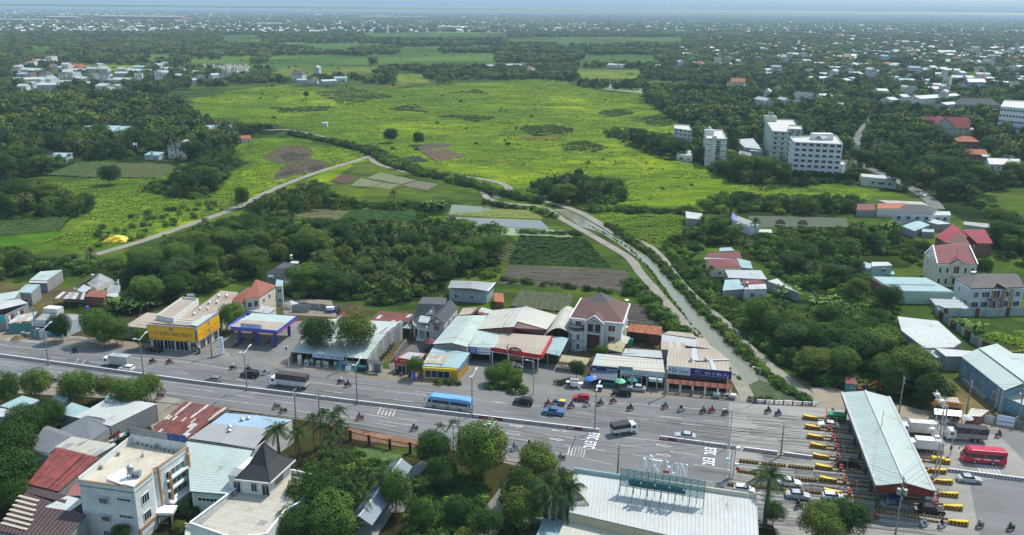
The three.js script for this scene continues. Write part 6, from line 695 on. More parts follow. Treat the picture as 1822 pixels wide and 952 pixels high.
{const g=S4('small teal and white two-box house on the grassy lot',1565,488,[[1551,474,5.4],[1588,472,5.4],[1580,466,5.6],[1551,466,5.6]],C.wtin,M('teal wall',0.4,0.56,0.54,{map:T.grime}),{name:'house',cat:'house'});roofQ(g,[[1533,474,3.4],[1552,479,3.4],[1554,470,3.8],[1538,466,3.8]],C.teali,{name:'lower_roof'});walls(g,[[1534,475,3.3],[1551,480,3.3],[1553,471,3.7]],C.mint,{open:true,name:'lower_wall'});wins(g,[1551,475,5.3],[1588,473,5.3],[[0.6,3.2,1.2,1.1]]);roofQ(g,[[1566,487,2.4],[1592,488,2.4],[1590,483,2.7],[1566,482,2.7]],C.teali,{name:'porch_roof'});}
{const t=bld('net_house','low rows of pale netting frames before the white villa','net house',1690,545);for(let k=0;k<5;k++){const a=t.L(1655 + k*4,531 + k*5,2),b=t.L(1712 + k*4,533 + k*5,2);const m=new MB();m.bar(a,b,0.12).bar(a.clone().setY(0),a,0.1).bar(b.clone().setY(0),b,0.1).bar(a.clone().lerp(b,0.5).setY(0),a.clone().lerp(b,0.5),0.1);m.build('frame',C.paint,t);new MB().slab([a.clone().add(V(0,0.05,0)),b.clone().add(V(0,0.05,0)),b.clone().add(V(-0.2,0.4,-1.5)),a.clone().add(V(-0.2,0.4,-1.5))],0.04).build('net_sheet',M('net',0.4,0.43,0.42),t);}}
panelFence('tall teal sheet fence closing the rough field below the white villa',[[1660,556],[1678,563],[1750,564],[1826,562]],2.9,22,(k)=>(k % 7===3?C.rust:k % 3?C.gtin:C.teali));panelFence('crooked sheet fence with rusty panels between white halls and rough field',[[1664,562],[1700,588],[1730,612],[1762,628]],2.6,18,(k)=>[C.gtin,C.teali,C.rust,C.gray,C.dbrown][(k*7)% 5]);
{const g=bld('warehouse','white tin halls stepped behind the dense roadside wood','warehouse',1650,605);roofQ(g,[[1645,619,4],[1697,618,4],[1711,609,4.2],[1604,588,4.6]].map((q)=>q),C.wtin);roofQ(g,[[1604,588,4.6],[1711,609,4.2],[1669,571,4.8],[1597,563,4.8]],C.wtin,{name:'roof'});walls(g,[[1645,620,3.9],[1697,619,3.9],[1711,610,4.1],[1669,572,4.7],[1597,564,4.7],[1604,589,4.5]],C.grey);const h=S4('low white tin link roof against the blue factory',1705,645,[[1683,634,4.2],[1711,634,4.2],[1757,627,4.6],[1664,619,4.4]],C.wtin);S4('pale green lean-to roof beside the low white link roof',1665,645,[[1640,634,3],[1680,637,3],[1664,620,3.5],[1640,620,3.5]],C.gtin);}
{const g=bld('factory','bright blue walled factory with pale green ridge roof','factory',1760,720),bw=M('blue cladding',0.2,0.41,0.56,{map:T.grime,roughness:0.6});roofQ(g,[[1710,634,5.6],[1787,695,5.6],[1826,680,7.2],[1743,619,7.2]],C.gtin,{rib:1,along:'d'});roofQ(g,[[1743,619,7.2],[1826,680,7.2],[1870,670,5.6],[1774,611,5.6]],C.gtin,{name:'roof'});walls(g,[[1711,636,5.4],[1787,697,5.4],[1868,672,5.4],[1774,613,5.4]],bw);faces(g,[[[1787,697,5.4],[1868,674,5.4],[1826,683,7]]],bw,'gable',0.08);{const a=g.L(1711,636,5.4).setY(0),b=g.L(1787,697,5.4).setY(0),n=outN(a,b);for(let k=0;k<26;k++)new MB().bar(a.clone().lerp(b,(k + 0.5)/ 26).addScaledVector(n,0.03).setY(0.1),a.clone().lerp(b,(k + 0.5)/ 26).addScaledVector(n,0.03).setY(5.2),0.12).build('cladding_rib',bw,g);for(const t of[0.9,0.98])new MB().bar(a.clone().lerp(b,t).addScaledVector(n,0.07).setY(0.1),a.clone().lerp(b,t).addScaledVector(n,0.07).setY(5.2),0.3).build('yellow_stripe',C.cream,g);new MB().hex([a.clone().lerp(b,0.15),a.clone().lerp(b,0.72),a.clone().lerp(b,0.72).addScaledVector(n,1),a.clone().lerp(b,0.15).addScaledVector(n,1)].reverse(),[a.clone().lerp(b,0.15),a.clone().lerp(b,0.72),a.clone().lerp(b,0.72).addScaledVector(n,1),a.clone().lerp(b,0.15).addScaledVector(n,1)].map((p)=>p.clone().setY(1.1)).reverse()).build('side_ledge',C.gray,g);}wins(g,[1711,636,5.4],[1787,697,5.4],[0.12,0.33,0.57,0.82].map((t)=>[t,1.6,0.9,2,1]),{off:0.08,glass:C.brick});new MB().bar(g.L(1743,619,7.35),g.L(1826,680,7.35),0.6,0.1).build('ridge_cap',C.wtin,g);S4('low blue-walled lean-to with pale roof at the factory front',1815,735,[[1787,706,3.6],[1830,724,3.4],[1850,708,3.8],[1800,694,4]],C.gtin,bw);S4('pale green hall roof partly seen behind the factory',1800,640,[[1790,628,5],[1850,660,5],[1870,632,5],[1776,627,5]],C.gtin);}
{const g=bld('roadside_stall','roadside hut with yellow name board and silver awning','stall',1690,750);roofQ(g,[[1663,718,3.4],[1712,724,3.4],[1703,707,3.8],[1666,706,3.8]],C.tan);walls(g,[[1664,719,3.3],[1711,725,3.3],[1703,708,3.7],[1667,707,3.7]],C.grey,{skip:[0]});signB(g,[1662,717,3.4],[1714,723.5,3.4],3,1.3,txt(512,110,'#e6940f',[['VOGI MANH',256,62,58,'#6a2408']],(x)=>small(x,60,14,380,'#6a2408')),{off:0.2});roofQ(g,[[1663,737,2.3],[1711,741,2.3],[1712,731,2.8],[1662,727,2.8]],C.steel,{name:'awning'});posts(g,[[1666,752],[1690,755],[1710,756]],2.3,0.14,C.steel);walls(g,[[1667,714,3],[1706,716,3]],OPEN,{open:true,name:'rear_partition'});const s2=S4('dusty tarpaulin shed beside the yellow-signed hut',1735,745,[[1721,740,2.2],[1746,741,2.2],[1760,730,2.6],[1728,726,2.6]],C.ctin,C.brick);
panelFence('pale compound wall along the roadside by the factory gate',[[1742,750],[1770,756]],2.1,4,()=>C.white,'compound_wall');const gt=bld('gate','white sheet gate lettered in blue at the factory yard','gate',1788,758);signB(gt,[1770,756],[1805,762],0.15,2.5,txt(384,220,'#dfe7ec',[['LINH NGA',192,130,66,'#2c4f86']],(x)=>small(x,50,40,280,'#3a5a8c')),{name:'gate_leaf',off:0});for(const[x,y]of[[1769.5,755.8],[1805.5,762.2]]){const p=gt.L(x,y);new MB().cbox(p.x,0,p.z,0.4,3,0.4).build('gate_post',C.concrete,gt);}panelFence('grey compound wall at the frame edge beyond the lettered gate',[[1806,763],[1828,767]],2.2,3,()=>C.concrete,'compound_wall');}
{const g=S4('tiny teal hut with rusty pale roof behind the toll canopy',1515,692,[[1505,682,2.7],[1527,685,2.7],[1521,672,3.2],[1504,671,3.2]],C.rust,C.teal);wins(g,[1505,683,2.6],[1527,686,2.6],[[0.6,0.9,0.9,0.9]]);}
free([1248,270],[1300,270],[1302,297],[1250,297]);free([1305,258],[1360,262],[1362,286],[1325,286]);free([1350,258],[1432,260],[1434,286],[1368,286]);free([1400,286],[1514,284],[1516,308],[1402,308]);free([1525,305],[1605,308],[1600,336],[1525,335]);free([1636,215],[1700,222],[1745,250],[1755,290],[1815,295],[1812,322],[1750,322],[1700,285],[1660,250]);
function blockB(label,q,h,fl,wm,band,o={}){const g=bld(o.name??'school_block',label,'building',q[0][0],q[0][1]+ 20),P=q.map(([x,y])=>g.L(x,y,h));walls(g,P,wm,{drop:0});new MB().slab(P.map((p)=>p.clone().setY(h - 0.8)),0.3).build('roof_deck',M('deck pale',0.52,0.5,0.47),g);for(let i=0;i<2;i++){const a=i?P[3]:P[0],b=i?P[0]:P[1],n=outN(a,b);for(let f=1;f<=fl;f++)new MB().bar(a.clone().addScaledVector(n,0.08).setY(f*h / fl - 0.4),b.clone().addScaledVector(n,0.08).setY(f*h / fl - 0.4),0.3,0.4).build('band',band,g);const m=o.cols?.[i]??3;for(let f=0;f<fl;f++)wins(g,a.clone().setY(0),b.clone().setY(0),Array.from({length:m},(_,k)=>[(k + 0.5)/ m,f*h / fl + 1,o.ww??1.6,1.5,2]));}return g;}
const gb=M('band green',0.16,0.32,0.26);
{const g=blockB('white six-storey block with a tall window strip at the meadow edge',[[1258,246],[1294,247],[1285,230],[1253,230]],17.5,5,C.white,gb,{cols:[1,3],ww:1.2});const a=g.L(1275,246.5,17.5),b=g.L(1283,246.7,17.5);const n=outN(a,b);for(let k=0;k<10;k++)new MB().hex([a,b,b.clone().addScaledVector(n,0.12),a.clone().addScaledVector(n,0.12)].map((p)=>p.clone().setY(1.4 + k*1.5)).reverse(),[a,b,b.clone().addScaledVector(n,0.12),a.clone().addScaledVector(n,0.12)].map((p)=>p.clone().setY(2.3 + k*1.5)).reverse()).build('strip_window',C.glass,g);const c=g.L(1271,246.3,17.5).addScaledVector(n,0.4);new MB().cbox(c.x,0,c.z,2.6,19,1).build('stair_shaft',C.white,g);const d=g.L(1262,238,17.5);new MB().cbox(d.x,16.6,d.z,5,3.6,4).build('stair_head',C.white,g);new MB().cyl(d.x,20.2,d.z,0.9,1.6,10).build('roof_tank',C.paint,g);}
{const g=blockB('long pale green six-storey school block behind the hospital',[[1375,233],[1426,236],[1412,212],[1361,211]],19,6,C.mint,gb,{cols:[4,5]});const d=g.L(1370,214,19);new MB().cbox(d.x,18.2,d.z,8,4,5).build('stair_head',C.mint,g);new MB().cyl(d.x - 1,22.2,d.z,0.8,2.2,10).cyl(d.x + 1.2,22.2,d.z,0.8,2.2,10).build('roof_tank',C.steel,g);blockB('lower green and white wing joined to the pale green school block',[[1405,229],[1428,230],[1426,223],[1404,222]],21,6,C.mint,gb,{cols:[2,1]});}
{const g=blockB('white hospital with a red cross on its flank',[[1414,252],[1500,256],[1488,240],[1406,243]],19,6,M('hospital white',0.84,0.86,0.9,{map:T.grime}),C.paint,{name:'hospital',cols:[7,3],ww:2.2});const a=g.L(1498,258,0).setY(0),b=g.L(1500,256,19),cr=g.L(1494,255.7,15.6).add(V(0,0,0.4));new MB().cbox(cr.x,14,cr.z,0.9,3,0.3).cbox(cr.x,15,cr.z,3,0.95,0.31).build('red_cross',C.red,g);const d=g.L(1462,246,19);new MB().cbox(d.x,18,d.z,12,4,6).build('penthouse',C.white,g);faces(g,[[[1450,246,22.2],[1464,248,22.2],[1457,241,24]],[[1464,248,22.2],[1476,243,22.2],[1457,241,24]]],C.gray,'penthouse_roof');const w=blockB('low white front wing of the hospital',[[1412,290],[1500,293],[1512,286],[1420,283]],5.5,2,C.white,C.gray,{name:'hospital_wing',cols:[6,2]});}
S4('white and rust gabled hall between the two school blocks',1335,275,[[1325,262,5],[1356,266,5],[1340,246,6.4],[1308,248,5.6]],C.ltin);S4('teal-topped canteen beside the green school block',1345,277,[[1335,268,4],[1358,270,4],[1354,262,4.4],[1338,262,4.4]],C.teali);S4('pale roofed hall partly behind hospital trees',1325,285,[[1314,273,4],[1340,285,4],[1336,272,4.6],[1316,268,4.6]],C.gray);
{const g=S4('long mint single-storey house with white roof on the meadow edge',1565,332,[[1533,314,5],[1595,320,5],[1594,314,5.4],[1532,309,5.4]],C.wtin,C.mint,{name:'house',cat:'house'});wins(g,[1533,315,4.9],[1595,321,4.9],[[0.35,1.8,1.6,1.4],[0.6,1.8,3.4,1.4,4],[0.83,1.8,1.6,1.6]]);}
{const g=S4('white-roofed house with teal porch in the meadow corner',1215,283,[[1204,275,3.6],[1232,278,3.6],[1230,268,4],[1205,267,4]],C.ltin,C.white,{name:'house',cat:'house'});wins(g,[1204,276,3.5],[1232,279,3.5],[[0.3,0.8,2.4,1.8,3],[0.75,1,1.4,1.2]]);const k=blockB('white three-storey house with flat roof among the meadow trees',[[1200,228],[1231,232],[1226,222],[1200,221]],9,3,C.white,C.gray,{name:'house',cols:[4,2],ww:1.3});}
blockB('white hotel block with rows of small windows',[[1781,189],[1850,195],[1850,180],[1788,178]],22,5,M('hotel white',0.76,0.8,0.8),C.paint,{name:'hotel',cols:[12,2],ww:1.6});blockB('long low glassy podium beside the white hotel',[[1753,206],[1850,222],[1850,212],[1757,198]],7,2,C.pale,C.white,{name:'hotel_podium',cols:[10,2],ww:3});
house({at:[1757,316],yaw:8,w:17,d:9,h:8,type:'gx',rh:3,nf:5,ns:2,wall:C.white,roof:C.gray,label:'white two-storey villa with grey roof on the east meadow',name:'villa',floors:2});house({at:[1788,318],yaw:-10,w:8,d:11,h:8,type:'hip',nf:2,ns:2,wall:C.white,roof:C.gray,rh:2.6,label:'white bay wing of the two-storey villa on the east meadow',name:'villa'});
house({at:[1640,240],yaw:4,w:36,d:14,h:6,type:'gx',rh:8,roof:tileM('temple red',0.34,0.07,0.07),wall:C.cream,nf:8,label:'large temple hall with steep red roofs in the east wood',name:'temple',cat:'temple'});house({at:[1657,243],yaw:4,w:16,d:12,h:8,type:'gz',rh:7,roof:tileM('temple red'),wall:C.ltin,nf:4,label:'tall gabled porch of the red temple hall',name:'temple',cat:'temple'});house({at:[1702,264],yaw:6,w:15,d:10,h:5,type:'hip',rh:3.4,roof:C.otile,wall:C.brick,nf:4,label:'orange hipped tile roof with open brick sides in the east wood',floors:1});house({at:[1715,285],yaw:6,w:14,d:9,h:4,type:'gx',rh:2.8,roof:C.otile,wall:C.brick,nf:4,label:'lower orange tile roof stepping down toward the white villa'});house({at:[1706,240],yaw:6,w:12,d:9,h:4.6,type:'hip',rh:2,roof:C.ltin,wall:C.cream,nf:3,label:'pale domed shed beside the red temple hall'});house({at:[1768,250],yaw:10,w:13,d:9,h:4,type:'hip',rh:3,roof:C.mtile,wall:C.cream,nf:3,label:'brown hipped roof alone in the wood below the hotel'});house({at:[1749,288],yaw:10,w:18,d:7,h:3.5,type:'mono',rh:0.8,roof:C.wtin,wall:C.grey,nf:4,label:'white monopitch roof behind the grey-roofed villa'});house({at:[1722,157],yaw:0,w:22,d:12,h:8,type:'gx',rh:4,roof:C.gray,wall:M('sky wall',0.2,0.42,0.62),nf:4,label:'sky blue gabled house near the hotel'});house({at:[1700,193],yaw:4,w:44,d:14,h:4,type:'hip',rh:6,roof:C.gtile,wall:C.grey,nf:7,label:'broad slate roofs before the hotel'});
// toll plaza
{
const g=bld('toll_canopy','long pale toll canopy with shallow ridge and red-brown gable end','toll canopy',1580,790),HL=6.2,HR=7.5;const a=[1498,698,HL],b=[1540,695,HR],c=[1582,706,HL],d=[1560,864,HL],e=[1611,859,HR],f=[1663,874,HL];
roofQ(g,[d,e,b,a],C.gtin,{along:'x',rib:0.8,th:0.2});roofQ(g,[e,f,c,b],C.gtin,{along:'x',rib:0.8,th:0.2,name:'roof'});const[A,B,Cc,D,E2,F]=loc(g,[a,b,c,d,e,f]);new MB().bar(B.clone().add(V(0,0.1,0)),E2.clone().add(V(0,0.1,0)),0.5,0.08).build('ridge_cap',C.wtin,g);new MB().bar(A,D,0.5,0.35).bar(Cc,F,0.5,0.35).build('gutter',C.ltin,g);
for(const[p,q,r]of[[D,E2,F],[Cc,B,A]]){const n=outN(p,r),m=new MB();m.poly([p.clone().setY(5),r.clone().setY(5),r.clone(),q.clone(),p.clone()].map((v)=>v.addScaledVector(n,0.12)));m.poly([p.clone().setY(5),r.clone().setY(5),r.clone(),q.clone(),p.clone()].reverse());m.build('gable_fascia',M('red brown fascia',0.27,0.075,0.05,{map:T.rust}),g);}
new MB().slab([D,F,Cc,A].map((p)=>p.clone().setY(5.05)),0.12).build('soffit',C.grey,g);
for(let i=0;i<7;i++)for(const[u,w]of[[A,D],[Cc,F]]){const p=u.clone().lerp(w,0.05 + i*0.15);const q=p.clone().lerp((u===A?Cc.clone().lerp(F,0.05 + i*0.15):A.clone().lerp(D,0.05 + i*0.15)),0.1);new MB().cbox(q.x,0.1,q.z,0.42,5,0.42).build('column',M('dark green steel',0.03,0.075,0.07),g);}
const an=B.clone().lerp(E2,0.45);new MB().cyl(an.x,HR,an.z,0.05,4,6).build('antenna',C.dark,g);for(const q of[A.clone().lerp(D,0.9),Cc.clone().lerp(F,0.35)])new MB().bar(an.clone().setY(HR + 3),q.clone().setY(HL + 0.3),0.03).build('guy_wire',C.dark,g);
}
const hazT=canvasTex(256,32,(x)=>{x.fillStyle='#b98a1c';x.fillRect(0,0,256,32);x.fillStyle='#17150f';for(let i=-1;i<9;i++){x.beginPath();x.moveTo(i*32,32);x.lineTo(i*32 + 16,32);x.lineTo(i*32 + 32,0);x.lineTo(i*32 + 16,0);x.fill();}});hazT.wrapS=THREE.RepeatWrapping;
const hazM=new THREE.MeshStandardMaterial({map:hazT,roughness:0.6});
function hazBox(w,h,d,parent,name='striped_kerb'){const gg=new THREE.BoxGeometry(w,h,d),uv=gg.attributes.uv;for(let i=0;i<uv.count;i++){const face=Math.floor(i / 4);uv.setX(i,uv.getX(i)*(face<2?d:w)/ 5);if(face===2||face===3)uv.setY(i,0.5);}gg.translate(0,h / 2,0);return mesh(name,gg,hazM,parent);}
const islands=[[[1429,745],[1652,771]],[[1433,762],[1666,789]],[[1437,779],[1677,808]],[[1442,795],[1689,826]],[[1446,814],[1682,843]],[[1451,833],[1693,862]],[[1458,855],[1703,885]],[[1466,877],[1711,908]],[[1545,908],[1721,936]]];
const ord=['northernmost','second','third','fourth','fifth','sixth','seventh','eighth','southernmost'];
islands.forEach(([p,q],i)=>{
const a=G(...p),b=G(...q),L=a.distanceTo(b),yaw=Math.atan2(b.z - a.z,b.x - a.x)*180 / Math.PI,t=thing('toll_island','striped toll island with yellow crash noses under the canopy, the ' + ord[i]+ ' lane divider','toll island',a.clone().lerp(b,0.5),yaw);
new MB().box(-L / 2 + 3,0.1,-0.6,L / 2 - 3,0.3,0.6).build('pavement',C.concrete,t);const k1=hazBox(L - 2,0.36,0.14,t);k1.position.set(0,0.12,0.66);const k2=hazBox(L - 2,0.5,0.14,t);k2.position.set(0,0.12,-0.66);
for(const s of i===8?[1]:[-1,1]){const X=s*L / 2,m=new MB();m.hex([V(X,0.15,0.55),V(X - s*3.3,0.15,0.55),V(X - s*3.3,0.15,-0.55),V(X,0.15,-0.55)],[V(X,1.1,0.32),V(X - s*3.3,0.6,0.4),V(X - s*3.3,0.6,-0.4),V(X,1.1,-0.32)]);m.build('crash_nose',C.yellow,t);const kk=hazBox(3.3,0.86,0.06,t,'striped_nose');kk.position.set(X - s*1.65,0.14,0.6);const kf=hazBox(0.06,0.95,1.0,t,'striped_nose');kf.position.set(X + s*0.05,0.14,0);if(s>0&&i<4)new MB().box(X - 3.6,1,-0.4,X - 1,1.35,0.4).build('yellow_frame',C.yellow,t);}
if(i<8){const bo=thing('toll_booth','narrow glazed toll booth on the ' + ord[i]+ ' toll island','toll booth',a.clone().lerp(b,0.52),yaw);new MB().box(-1.3,0.3,-0.55,1.3,1.3,0.55).build('base',i===7?C.blue:C.ltin,bo);new MB().box(-1.25,1.3,-0.5,1.25,2.35,0.5).build('glazing',C.glass,bo);new MB().box(-1.45,2.35,-0.68,1.45,2.6,0.68).build('roof',C.paint,bo);
for(const[s,w]of[[-1,'entry'],[1,'exit']]){if(s>0&&i<4)continue;const c=thing('barrier_gate','red and white lane barrier cabinet at the ' + w + ' end of the ' + ord[i]+ ' toll island','lane barrier',a.clone().lerp(b,s<0?0.19:0.815),yaw);new MB().box(-0.3,0.3,-0.3,0.3,1.5,0.3).build('cabinet',M('signal red',0.5,0.06,0.03),c);new MB().bar(V(0,1.35,0.3),V(0.4*s,3.6,0.4),0.14).build('arm',C.red,c);new MB().box(-0.32,0.9,0.31,0.32,1.15,0.34).build('white_band',C.paint,c);const l=thing('lane_camera','pole-mounted lane camera at the ' + w + ' end of the ' + ord[i]+ ' toll island','camera',a.clone().lerp(b,s<0?0.235:0.77),yaw);new MB().cyl(0,0.3,0,0.07,2.9,6).build('pole',C.steel,l);new MB().cbox(0.15*s,3.1,0,0.6,0.35,0.3).build('housing',C.dark,l);}}
});
for(const[l,s]of[[[[1313,822],[1352,827],[1400,832],[1449,837]],'northern'],[[[1310,840],[1350,846],[1400,853],[1456,858]],'middle'],[[[1292,864],[1330,868],[1400,874],[1464,880]],'southern']])for(let i=0;i<3;i++){const a=G(...l[i]),b=G(...l[i + 1]),t=thing('kerb_barrier','low black and yellow kerb block of the ' + s + ' toll approach line, ' +['first','second','last'][i]+ ' from the west','barrier',a.clone().lerp(b,0.5).setY(0.14),Math.atan2(b.z - a.z,b.x - a.x)*180 / Math.PI);const L=a.distanceTo(b)- 0.5;hazBox(L,0.5,0.5,t,'striped_block');new MB().box(-L / 2,0.62,-0.08,L / 2,0.66,0.08).build('cap',C.dark,t);}
// poles, lamps, wires
function lamp(px,py,h,where){const t=thing('street_lamp','grey street lamp with two raised white arms, ' + where,'street lamp',G(px,py),14);new MB().tube(V(0,0,0),V(0,h,0),0.17,0.1,8).build('post',M('lamp grey',0.2,0.21,0.22),t);new MB().cbox(0,0.1,0,0.55,0.9,0.55).build('base',C.concrete,t);for(const s of[-1,1]){new MB().tube(V(0,h,0),V(0.35,h + 1.1,s*2),0.09,0.07,6).build('arm',C.paint,t);new MB().bar(V(0.35,h + 1.08,s*1.8),V(0.42,h + 1.3,s*2.8),0.32,0.14).build('lamp_head',C.paint,t);}}
[[87,650,'on the median at the far west'],[256,670,'on the median by the white hatchback'],[440,696,'on the median below the petrol station'],[636,720,'on the median below the second-hand yard'],[840,742,'on the median behind the blue bus'],[1058,768,'at the median end before the U-turn gap']].forEach(([x,y,w])=>lamp(x,y,10.2,w));
for(const[x,y,w]of[[949,703,'on the verge before the red market front'],[1297,797,'at the median by the camera gantry'],[1347,716,'at the canal mouth']]){const t=thing('light_pole','slim grey light pole ' + w,'light pole',G(x,y),14);new MB().tube(V(0,0,0),V(0,9,0),0.13,0.08,8).build('post',C.steel,t);new MB().bar(V(0,9,0),V(-1.4,9.4,0.4),0.12).build('arm',C.steel,t);new MB().bar(V(-1.3,9.4,0.4),V(-2,9.5,0.6),0.25,0.12).build('lamp_head',C.paint,t);}
const WIRES=[];
function pole(px,py,h,where,o={}){const t=thing('utility_pole','concrete utility pole ' + where,'utility pole',G(px,py),o.yaw??14);new MB().tube(V(0,0,0),V(0,h,0),0.2,0.12,8).build('post',C.concrete,t);(o.arms??[h - 0.4,h - 1.4]).forEach((y)=>{new MB().cbox(0,y,0.16,0.14,0.14,2.2).build('crossarm',C.steel,t);for(const z of[-0.9,0,0.9])new MB().cyl(0,y + 0.14,z + 0.16,0.07,0.28,6).build('insulator',C.dark,t);});if(o.tr)new MB().cyl(0.5,h - 3.4,0,0.4,1.1,10).cyl(-0.5,h - 3.4,0,0.4,1.1,10).build('transformer',C.steel,t);return G(px,py).setY(h);}
const pl=[pole(66,602,9.5,'beside the grey repair shop'),pole(377,636,8.5,'at the corner of the yellow store'),pole(617,660,9,'before the second-hand yard'),pole(903,654,6.5,'before the red market front'),pole(1182,706,9.5,'between the pale shop row and the steel shop')],p2=[pole(273,742,6,'among the near verge trees'),pole(527,752,8.5,'on the near kerb by the warehouses'),pole(569,746,7,'on the near kerb before the slim palms'),pole(817,800,7.5,'behind the pair of thin palms'),pole(1099,843,6.5,'at the corner of the white hall'),pole(1389,812,7.5,'at the median in the toll approach'),pole(1592,958,12.5,'with transformer at the toll canopy end',{tr:1,arms:[12,10.6,8.8]})],p3=[pole(1599,738,10,'behind the toll canopy by the wood'),pole(1719,738,9,'by the yellow-signed roadside hut'),pole(1811,750,9.5,'at the blue factory corner',{tr:1})];
{const b=new MB();const run=(A,B,n=6)=>{let p=A;for(let i=1;i<=n;i++){const t=i / n,q=A.clone().lerp(B,t);q.y -=1.4*4*t*(1 - t)*0.6;b.bar(p,q,0.035);p=q;}};for(const l of[pl,p2.slice(1),p3,[p2[6],p3[2]]])for(let i=0;i + 1<l.length;i++)for(const[dy,dz]of[[-0.1,-0.9],[-0.1,0.9],[-2,0.2]])run(l[i].clone().add(V(0,dy,dz)),l[i + 1].clone().add(V(0,dy,dz)));const m=b.build('overhead_wires',C.dark,scene);tag(m,'sagging overhead wires strung from pole to pole along the highway','wire');m.name='overhead_wire';}
{const t=thing('camera_gantry','steel lattice camera mast with boxes between the toll lanes','camera mast',G(1301,852),10);const m=new MB();for(const[x,z]of[[-0.35,-0.35],[0.35,-0.35],[-0.35,0.35],[0.35,0.35]])m.cbox(x,0,z,0.1,8.2,0.1);for(let k=0;k<10;k++)m.bar(V(-0.35,k*0.8,0.35),V(0.35,k*0.8 + 0.8,0.35),0.06).bar(V(0.35,k*0.8,-0.35),V(-0.35,k*0.8 + 0.8,-0.35),0.06).bar(V(-0.35,k*0.8,-0.35),V(-0.35,k*0.8 + 0.8,0.35),0.06);m.build('lattice_mast',C.steel,t);for(const[x,y,z]of[[-0.9,4.2,0.3],[0.8,3.2,0.3],[0.7,6.8,0.2],[-0.6,1.6,0.4]])new MB().cbox(x,y,z,0.8,0.6,0.5).build('camera_box',C.paint,t);new MB().tube(V(1,2.6,0.3),V(1,2.6,0.4),0.4,0.4,14).build('round_sign',C.red,t);new MB().cbox(0,0,0,2.2,0.3,1.4).build('base',C.concrete,t);}
for(const[x,y,w]of[[1663,845,'nearer the canopy'],[1672,775,'over the northern exit lanes']]){const t=thing('sign_gantry','steel truss gantry arm over the exit lanes, the one ' + w,'gantry',G(x,y),10);const m=new MB();m.cbox(0,0,0,0.25,7.5,0.25).cbox(0.7,0,0,0.25,7.5,0.25);for(let k=0;k<8;k++)m.bar(V(0,k*0.9,0),V(0.7,k*0.9 + 0.9,0),0.08);m.build('mast',C.steel,t);const q=new MB();for(let k=0;k<8;k++){q.bar(V(0,6.6,-k*1.1),V(0.7,7.3,-k*1.1 - 1.1),0.07).bar(V(0.7,7.3,-k*1.1),V(0,6.6,-k*1.1 - 1.1),0.07);}q.bar(V(0,6.6,0),V(0,6.6,-8.8),0.12).bar(V(0.7,7.3,0),V(0.7,7.3,-8.8),0.12).bar(V(0.7,6.6,0),V(0.7,6.6,-8.8),0.1);q.build('truss_arm',C.ltin,t);for(const z of[-3,-6.5])new MB().cbox(0.3,6.9,z,0.9,0.6,0.7).build('signal_box',C.paint,t);}
for(const[x,y,w]of[[1655,773,'first'],[1672,794,'second'],[1684,812,'third']]){const t=thing('overhead_bar','slim pole beside the yellow exit islands, ' + w + ' from the north','pole',G(x + 6,y),10);new MB().tube(V(0,0.3,0),V(0,6.4,0),0.12,0.09,7).build('post',C.steel,t);new MB().cbox(0,1.6,0,0.4,0.9,0.4).build('control_box',C.dark,t);}
{const t=bld('bridge_railing','white railing with dark feet across the canal mouth','railing',1400,718);const a=t.L(1344,718),b=t.L(1452,723),n=13;new MB().bar(a.clone().setY(1.0),b.clone().setY(1.0),0.2).bar(a.clone().setY(0.6),b.clone().setY(0.6),0.14).build('rail',C.paint,t);for(let i=0;i<=n;i++){const p=a.clone().lerp(b,i / n);new MB().cbox(p.x,0,p.z,0.28,1.15,0.28).build('baluster',i % 2?C.paint:C.rbrown,t);}}
function parasol(label,px,py,m){const t=thing('parasol',label,'parasol',G(px,py));new MB().cyl(0,0,0,0.05,2.4,6).build('pole',C.steel,t);const b=new MB(),n=10;for(let i=0;i<n;i++){const a=-i / n*6.283,c=-(i + 1)/ n*6.283,p=(q,r,y)=>V(Math.cos(q)*r,y,Math.sin(q)*r);b.quad(p(a,1.45,1.95),p(c,1.45,1.95),p(c,0.8,2.45),p(a,0.8,2.45)).tri(p(a,0.8,2.45),p(c,0.8,2.45),V(0,2.65,0));}b.build('canopy',m,t);}
parasol('bright blue parasol over a street stall by the navy shop sign',1048,687,M('parasol blue',0.04,0.2,0.55));parasol('mint green parasol before the pale shop row',1103,691,M('parasol mint',0.2,0.62,0.34));parasol('dark teal parasol in the shade behind the silver sedan',1125,688,M('parasol teal',0.05,0.25,0.2));parasol('pale lilac parasol beside the bright blue one',1058,684,M('parasol lilac',0.42,0.38,0.45));parasol('greyish white parasol at the roadside hut',1718,757,C.white);
{const t=thing('food_cart','white street-food cart with raised side flaps before the straw awning','food cart',G(1022,690),14);new MB().cbox(0,0.5,0,1.9,0.9,1).build('body',C.paint,t);new MB().cbox(-1.5,1.5,0,1.3,0.06,1.1).cbox(1.5,1.5,0,1.3,0.06,1.1).build('side_flap',C.paint,t);new MB().cbox(0,2.3,0,2.2,0.12,1.4).build('roof',C.steel,t);for(const[x,z]of[[-0.9,-0.45],[0.9,-0.45],[-0.9,0.45],[0.9,0.45]])new MB().cbox(x,1.4,z,0.06,0.95,0.06).build('post',C.steel,t);new MB().tube(V(-0.6,0.35,0.45),V(-0.6,0.35,0.6),0.35,0.35,12).tube(V(0.6,0.35,0.45),V(0.6,0.35,0.6),0.35,0.35,12).build('wheel',C.black,t);}
{const t=thing('market_counter','long green counter of the stall before the navy sign','counter',G(1085,689),14);new MB().cbox(0,0.1,0,3.6,1,1).build('counter',M('green counter',0.02,0.1,0.06),t);new MB().cbox(0,1.1,0,3.8,0.08,1.1).build('top',C.teal,t);}
